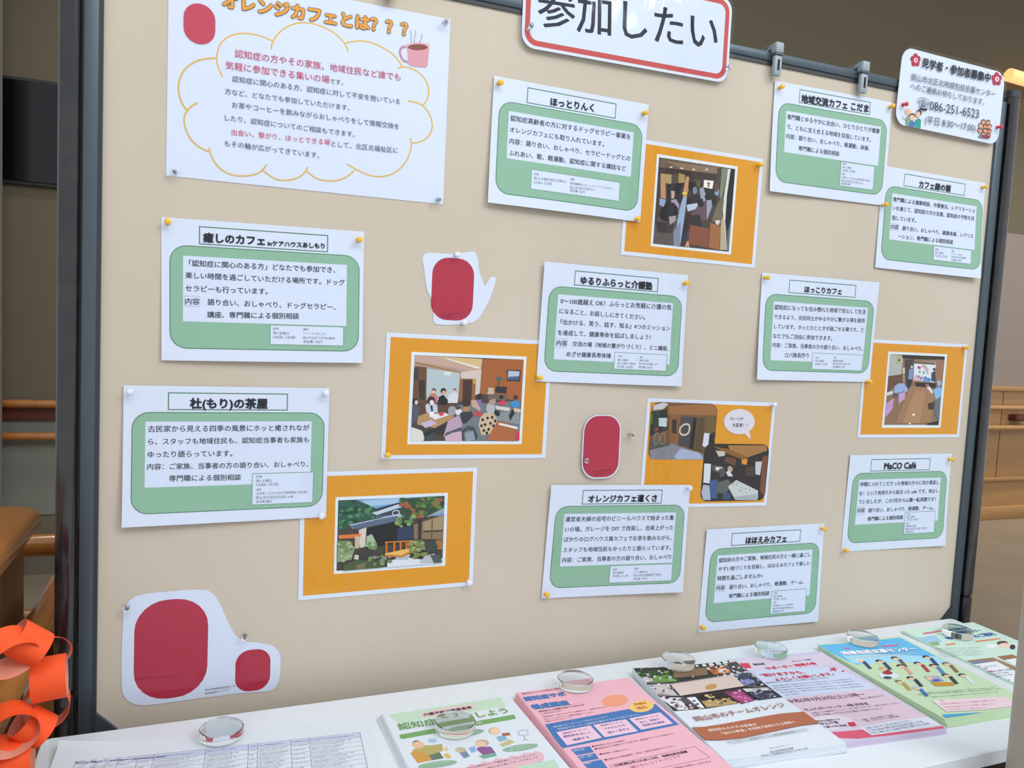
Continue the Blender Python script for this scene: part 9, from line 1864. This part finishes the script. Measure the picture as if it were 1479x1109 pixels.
def sheet(key, name, label, cat, yoff=.6, bend=None, lay=.1, group=None, r=0, film=True, filmgrow=0):
    d, items = SHEETS[key]; flat = d['mode'] == 'flat'
    e = empty(name, (d['x'] * MM, -yoff * MM, d['z'] * MM), label, cat, group, roty=-d['th'])
    bd = corner_bend(d['w'], d['h'], **bend) if bend else (lambda x, y: 0)
    w, h = d['w'] / 2, d['h'] / 2
    out = d.get('outline')
    def slab(nm, ol, z0, z1, m, cell=10):
        bm = bmesh.new(); prism(bm, ol, z0, z1)
        if bend:
            for ax in (0, 1):
                vals = [v.co[ax] for v in bm.verts]; k = math.floor(min(vals) / cell) + 1
                while k * cell < max(vals):
                    nrm = Vector((1, 0, 0)) if ax == 0 else Vector((0, 1, 0))
                    bmesh.ops.bisect_plane(bm, geom=bm.verts[:] + bm.edges[:] + bm.faces[:], plane_co=nrm * (k * cell), plane_no=nrm, dist=1e-4); k += 1
        for v in bm.verts: x, y, z = v.co; v.co = (x * MM, -(z + bd(x, y)) * MM, y * MM)
        return from_bm(nm, bm, m, e)
    ol = list(out) if out else rrect(-w, -h, w, h, r)
    clearcard = key == 'card3'
    if not clearcard: slab('sheet', ol, 0, .25, M['paper'])
    top = draw(d, items, e, .25, lay, bend and bd, flat, key=key)
    if film:
        g = filmgrow; bm = bmesh.new()
        if out and not clearcard: fo = ol
        elif clearcard: fo = ol
        else: fo = rrect(-w - g, -h - g, w + g, h + g, r + g)
        vs = [bm.verts.new((x, y, top + .1)) for x, y in fo]; bm.faces.new(vs)
        if bend:
            for ax in (0, 1):
                vals = [v.co[ax] for v in bm.verts]; k = math.floor(min(vals) / 10) + 1
                while k * 10 < max(vals):
                    nrm = Vector((1, 0, 0)) if ax == 0 else Vector((0, 1, 0))
                    bmesh.ops.bisect_plane(bm, geom=bm.verts[:] + bm.edges[:] + bm.faces[:], plane_co=nrm * (k * 10), plane_no=nrm, dist=1e-4); k += 1
        for v in bm.verts: x, y, z = v.co; v.co = (x * MM, -(z + bd(x, y)) * MM, y * MM)
        bm.normal_update()
        if sum(f.normal.y for f in bm.faces) > 0: bmesh.ops.reverse_faces(bm, faces=bm.faces)
        fm_ = bpy.data.meshes.new('laminate_film'); bm.to_mesh(fm_); bm.free(); fm_.materials.append(FILM)
        fo_ = bpy.data.objects.new('laminate_film', fm_); COL.objects.link(fo_); fo_.parent = e; fo_.data.polygons.foreach_set('use_smooth', [True] * len(fo_.data.polygons))
    return e
NOT = 'green-panelled cafe notices'
sheet('poster', 'poster', 'large white poster with orange cloud outline and pink mug at top left', 'poster', .6, dict(wav=0), .05)
sheet('header', 'header_sign', 'white heading sign with thick red rounded border at the top middle of board', 'sign', 8.0, None, .1, r=24, filmgrow=6)
sheet('P1', 'photo_sheet', 'orange-bordered photo sheet of people raising hands, upper right of the board middle', 'photo sheet', .6, None, .012)
sheet('P2', 'photo_sheet', 'orange-bordered photo sheet of a meeting around tables, centre left of board', 'photo sheet', .6, None, .012)
sheet('P3', 'photo_sheet', 'orange-bordered photo sheet of a tiled house in a garden, lower left', 'photo sheet', .6, None, .012)
sheet('P4', 'photo_sheet', 'orange sheet with two rounded photos and a white speech bubble, lower middle', 'photo sheet', .6, None, .012)
sheet('P5', 'photo_sheet', 'orange-bordered photo sheet of a seated class with whiteboard, right edge of board', 'photo sheet', .6, None, .012)
sheet('T_A', 'notice', 'green-panelled notice with two yellow pins directly below the cloud poster', 'notice', .6, dict(bl=4, br=7, wav=5), .1, NOT)
sheet('T_B', 'notice', 'green-panelled notice with three white pins overlapping the garden house photo sheet', 'notice', 2.6, dict(bl=9, wav=2), .1, NOT)
sheet('T_C', 'notice', 'green-panelled notice with three yellow pins overlapping the raised hands photo sheet', 'notice', 2.6, dict(bl=7, wav=6), .1, NOT)
sheet('T_E', 'notice', 'green-panelled notice tucked under another at the upper right, near right pole', 'notice', .6, dict(bl=3, br=12, wav=3), .1, NOT)
sheet('T_D', 'notice', 'green-panelled notice below the two grey rail clips, upper right of board', 'notice', 2.8, dict(bl=6), .1, NOT)
sheet('T_F', 'notice', 'green-panelled notice with six text lines in board centre, overlapping the meeting photo sheet', 'notice', 2.6, dict(tl=5, br=6, wav=2), .1, NOT)
sheet('T_G', 'notice', 'green-panelled notice overlapping the seated class photo sheet at right', 'notice', 2.6, dict(bl=7, tr=4), .1, NOT)
sheet('T_H', 'notice', 'green-panelled notice overlapping the orange sheet with the speech bubble', 'notice', 2.6, dict(tl=4, br=8), .1, NOT)
sheet('T_I', 'notice', 'green-panelled notice lowest on the board, just above the lilac flyers', 'notice', .6, dict(tl=4, br=6), .1, NOT)
sheet('T_J', 'notice', 'green-panelled notice below the seated class photo sheet, bottom right of board', 'notice', .6, dict(tl=3, br=6), .1, NOT)
sheet('call', 'phone_notice', 'white rounded notice with phone number and red flowers on the board top right corner', 'notice', 8.5, dict(tl=2, wav=2), .06, r=26, filmgrow=5)
sheet('card1', 'laminated_card', 'large white die-cut laminated card with a big and a small red figure, bottom left', 'card', .6, None, .06)
sheet('card2', 'laminated_card', 'small white die-cut card with a rounded red figure and white pins, above meeting photo', 'card', .6, None, .06)
sheet('card3', 'laminated_card', 'small clear-edged laminated card with a rounded red figure beside the speech bubble sheet', 'card', .6, dict(tl=5, bl=7, br=7), .06)

# ---------------- push pins ----------------
def lathe(prof, n=16):
    vs = []; fs = []
    for d, r in prof:
        vs += [(r * MM * math.cos(2 * math.pi * k / n), -d * MM, r * MM * math.sin(2 * math.pi * k / n)) for k in range(n)]
    for i in range(len(prof) - 1):
        for k in range(n): a = i * n + k; b = i * n + (k + 1) % n; fs.append((a, b, b + n, a + n))
    fs.append(tuple(range(n))); fs.append(tuple(range((len(prof) - 1) * n, len(prof) * n))[::-1]); return vs, fs
def mesh_of(name, vf, m):
    me = bpy.data.meshes.new(name); me.from_pydata(vf[0], [], vf[1]); bm = bmesh.new(); bm.from_mesh(me); bmesh.ops.recalc_face_normals(bm, faces=bm.faces); bm.to_mesh(me); bm.free()
    me.materials.append(m); me.polygons.foreach_set('use_smooth', [True] * len(me.polygons)); me.set_sharp_from_angle(angle=math.radians(30 if name == 'disc' else 50)); return me
COLLAR = lathe([(1.2, 3.8), (2.3, 3.9), (3.4, 2.5), (4.6, 2.1)]); HEAD = lathe([(4.6, 2.1), (7.6, 2.4), (8.8, 4.2), (9.6, 4.7), (11.4, 4.7), (12.2, 3.9), (12.5, 1.5)]); NEED = lathe([(-5, .3), (1.3, .55)], 8)
PM = {c: (mesh_of('collar', COLLAR, M[c]), mesh_of('head', HEAD, M[c])) for c in ('yellow', 'white', 'red', 'clear')}; NM = mesh_of('needle', NEED, M['needle'])
WH = dict(poster='the cloud poster', T_A='the notice below the cloud poster', T_B='the notice overlapping the garden house photo', T_C='the notice overlapping the raised hands photo', T_D='the notice below the grey clips', T_E='the notice nearest the right pole, upper right',
          T_F='the centre notice over the meeting photo', T_G='the notice overlapping the class photo', T_H='the notice over the speech bubble sheet', T_I='the lowest notice', T_J='the notice below the class photo', call='the phone number notice',
          P1='the raised hands photo sheet', P2='the meeting photo sheet', P3='the garden house photo sheet', P4='the speech bubble sheet', P5='the class photo sheet', card1='the large card with two red figures', card2='the small white die-cut card', card3='the clear-edged card', header='the red-bordered heading')
YO = dict(T_B=2.6, T_C=2.6, T_D=2.8, T_F=2.6, T_G=2.6, T_H=2.6, call=8.5, header=8.0)
for c, x, z, k in PINS:
    d = SHEETS[k][0]; dx, dz = x - d['x'], z - d['z']
    ver = 'top' if dz > d['h'] * .2 else ('bottom' if dz < -d['h'] * .2 else 'middle'); hor = 'left' if dx < -d['w'] * .17 else ('right' if dx > d['w'] * .17 else 'centre')
    lab = f'{c} push pin at the {ver} {hor} of {WH[k]}'
    e = empty('push_pin', (x * MM, -YO.get(k, .6) * MM, z * MM), lab, 'push pin', 'push pins on the board'); e.rotation_euler = (random.uniform(-.10, .10), 0, random.uniform(-.10, .10))
    for nm, me in (('collar', PM[c][0]), ('head', PM[c][1]), ('needle', NM)):
        o = bpy.data.objects.new(nm, me); COL.objects.link(o); o.parent = e

# ---------------- clips on the top rail ----------------
def clip(x, label):
    e = empty('rail_clip', (x, -.006, 1.857), label, 'clip', 'grey clips on the top rail')
    bobj('clip_head', (-.0095, .0095, -.013, .004, -.004, .016), M['clip'], e, .003); bobj('clip_band', (-.0098, .0098, -.0125, -.001, -.0075, -.004), M['clip_d'], e)
    bobj('clip_body', (-.009, .009, -.011, -.001, -.046, -.0075), M['clip'], e, .0035); bobj('slot', (-.0022, .0022, -.0116, -.010, -.036, -.016), M['black'], e)
    bm = bmesh.new(); tube(bm, [(-.006, .003, .013), (-.012, .03, .010), (-.022, .036, -.002)], .0009, 6); from_bm('wire_hook', bm, M['wire'], e); bobj('back_jaw', (-.008, .008, .033, .038, -.02, .014), M['clip_d'], e); bobj('bridge', (-.008, .008, .002, .038, .006, .014), M['clip'], e)
    return e
clip(1.147, 'left of the two grey plastic clips hooked over the top rail at right'); clip(1.360, 'grey plastic clip on the top rail beside the phone number notice'); clip(.402, 'grey clip at the top rail above the cloud poster')

# ---------------- flyers on the table ----------------
FL = [('F0', 'flyer_sheet', 'white timetable sheet with a printed grid at the left end of the table', 0, 'paper', None),
      ('F1', 'flyer', 'top flyer of the green and white pile with cartoon people, beside the timetable', 9, 'paper', 'white'),
      ('F2', 'flyer', 'top flyer of the pink pile with a blue box and yellow oval', 11, 'pink', 'pink'),
      ('F3', 'flyer', 'top leaflet of the pile with photo mosaic and brown band', 10, 'paper', 'brown-banded'),
      ('F4', 'flyer', 'top flyer of the lilac pile with red lettering', 8, 'lilac', 'lilac'),
      ('F5', 'flyer', 'top leaflet of the sky blue and pale green pile with cartoon figures', 9, 'green', 'blue and green'),
      ('F6', 'flyer', 'top mint green leaflet with a brown panel at the right end of the table', 4, 'mint', 'mint green')]
FM = dict(pink=mat('pink_paper', 'EEB6C4', .6), lilac=mat('lilac_paper', 'D2C8DE', .6), green=mat('pale_green_paper', 'C4DCB8', .6), mint=mat('mint_paper', 'CFEADB', .6), paper=mat('flyer_white', 'DCE4EC', .6))
for key, name, label, hgt, mk, nm in FL:
    d, items = SHEETS[key]; w, h = d['w'] / 2, d['h'] / 2; m = FM[mk]
    n = {0: 0, 4: 3, 8: 5, 9: 6, 10: 6, 11: 7}[hgt]; zt = .7005 if n == 0 else .7 + hgt * MM - .0012
    cv = {'F0': (14, 2), 'F1': (1.5, 0), 'F2': (1, 0), 'F3': (3, 3), 'F4': (2, 0), 'F5': (2, 2), 'F6': (1.5, 0)}[key]
    def bend(x, y, cv=cv, w=w, h=h): v = y / h; u = x / w; return cv[0] * max(0, v) ** 3 * max(0, -u) ** 1.5 + cv[1] * abs(u) ** 2 * .5 * abs(v) ** 2 if cv[0] < 10 else cv[0] * max(0, v) ** 4 * max(0, -u) ** 3
    def fsheet(parent, z0, z1, mm, name='sheet'):
        bm = bmesh.new(); prism(bm, rrect(-w, -h, w, h, 0), z0, z1); cell = 15
        for ax in (0, 1):
            lim = (w, h)[ax]; k = math.floor(-lim / cell) + 1
            while k * cell < lim:
                nrm = Vector((1, 0, 0)) if ax == 0 else Vector((0, 1, 0)); bmesh.ops.bisect_plane(bm, geom=bm.verts[:] + bm.edges[:] + bm.faces[:], plane_co=nrm * (k * cell), plane_no=nrm, dist=1e-4); k += 1
        for v in bm.verts: x, y, z = v.co; v.co = (x * MM, y * MM, (z + bend(x, y)) * MM)
        return from_bm(name, bm, mm, parent)
    e = empty(name, (d['x'] * MM, d['z'] * MM, zt), label, 'flyer', rotz=d['th']); fsheet(e, 0, .6 if n else .2, m)
    draw(d, items, e, .6 if n else .2, .008 if len(items) > 90 else .015, bend, True)
    if n:
        t = (hgt - 1.2) / n; rnd = random.Random(hgt * 7 + len(items))
        dx_, dy_ = {'F1': (-1.3, -.4), 'F2': (-1.1, -1.0), 'F3': (-.6, -1.2), 'F4': (-.7, -1.0), 'F5': (-.8, -2.2), 'F6': (-1.2, -1.2)}[key]
        base = None
        for k in range(n):   # under-sheets: small bundles, each a flyer lying below the top one
            q = empty('flyer', ((d['x'] + dx_ * (n - k) + rnd.uniform(-.8, .8)) * MM, (d['z'] + dy_ * (n - k) + rnd.uniform(-.8, .8)) * MM, .7 + k * t * MM), f'flyer lying under the top one in the {nm} pile', 'flyer', f'lower flyers of the {nm} pile', rotz=d['th'] + rnd.uniform(-.004, .004))
            if base is None: base = fsheet(q, 0, t * .82, m)
            else: c = base.copy(); COL.objects.link(c); c.parent = q

# ---------------- acrylic paperweights ----------------
pw = mesh_of('disc', (lambda bm: bm)(([(.030 * math.cos(2 * math.pi * k / 48) * s, .030 * math.sin(2 * math.pi * k / 48) * s, z) for z, s in ((0, .975), (.0008, 1), (.0122, 1), (.013, .975)) for k in range(48)],
    [(i * 48 + k, i * 48 + (k + 1) % 48, (i + 1) * 48 + (k + 1) % 48, (i + 1) * 48 + k) for i in range(3) for k in range(48)] + [tuple(range(48))[::-1], tuple(range(144, 192))])), M['acrylic'])
for x, y, z, wh in ((176, -122, 3.5, 'white timetable sheet'), (500, -206, 10, 'green and white flyer pile'), (735, -127, 12, 'pink flyer pile'), (955, -101, 11.2, 'brown-banded leaflet pile'), (1165, -98, 9.2, 'lilac flyer pile'), (1390, -101, 10.2, 'blue and green leaflet pile'), (1638, -115, 5.4, 'mint green leaflets')):
    o = bpy.data.objects.new('paperweight', pw); COL.objects.link(o); o.location = (x * MM, y * MM, .7 + (z + .9) * MM); tag(o, f'clear round acrylic paperweight on the {wh}', 'paperweight', 'acrylic paperweights')

# ---------------- orange paper chain ----------------
ch = empty('paper_chain', (-.07, -.18, .82), 'bright orange paper chain of linked loops hanging on the wooden handrails at left', 'paper chain')
def ring(cx, cz, y, axis, r, w, sq=1.0, rot=0):
    a = Vector(axis).normalized(); u = a.cross(Vector((0, 0, 1)) if abs(a.z) < .9 else Vector((0, 1, 0))).normalized(); v = a.cross(u); n = 40; vs = []; fs = []; mi = []
    for k in range(n):
        t = 2 * math.pi * k / n + rot
        for rr in (r, r - .0005):
            for s in (-.5, .5): vs.append(tuple(u * (math.cos(t) * rr) + v * (math.sin(t) * rr * sq) + a * (s * w)))
    for k in range(n):
        b = 4 * k; c = 4 * ((k + 1) % n); fs += [(b, b + 1, c + 1, c), (b + 2, c + 2, c + 3, b + 3), (b, c, c + 2, b + 2), (b + 1, b + 3, c + 3, c + 1)]; mi += [0, 1, 0, 0]
    o = new_mesh('paper_ring', vs, fs, [M['orange'], M['orange_in']], ch, (cx + .07, y + .18, cz - .82), True, mi); o.data.set_sharp_from_angle(angle=math.radians(50)); return o
ring(-0.0601, 0.9062, -0.25, (0.55, -0.75, -0.35), 0.027, 0.034, 0.9)
ring(-0.0446, 0.9075, -0.23, (0.75, 0.15, -0.62), 0.026, 0.036, 0.8)
ring(-0.0292, 0.8735, -0.18, (0.35, -0.9, 0.25), 0.023, 0.012, 0.8)
ring(-0.0247, 0.8554, -0.215, (1, 0.1, 0.06), 0.026, 0.037, 1)
ring(-0.0327, 0.8085, -0.185, (0.12, -1, 0.1), 0.026, 0.034, 1)
ring(-0.0416, 0.7978, -0.215, (0.7, 0.2, -0.62), 0.021, 0.033, 1)
ring(-0.0613, 0.8086, -0.24, (0.4, -0.9, -0.2), 0.029, 0.03, 1)
ring(-0.0649, 0.7567, -0.215, (1, 0.1, 0.03), 0.032, 0.046, 1)
# ---------------- post in front of the table ----------------
po = empty('metal_post', (1.2805, -.53, 0), 'pale grey round metal post standing at the front right of the table', 'post')
from_bm('shaft', tube(bmesh.new(), [(0, 0, .02), (0, 0, 2.3)], .032, 28), M['post'], po, smooth=True)
from_bm('base_plate', tube(bmesh.new(), [(0, 0, 0), (0, 0, .02)], .11, 28), M['post'], po, smooth=True)
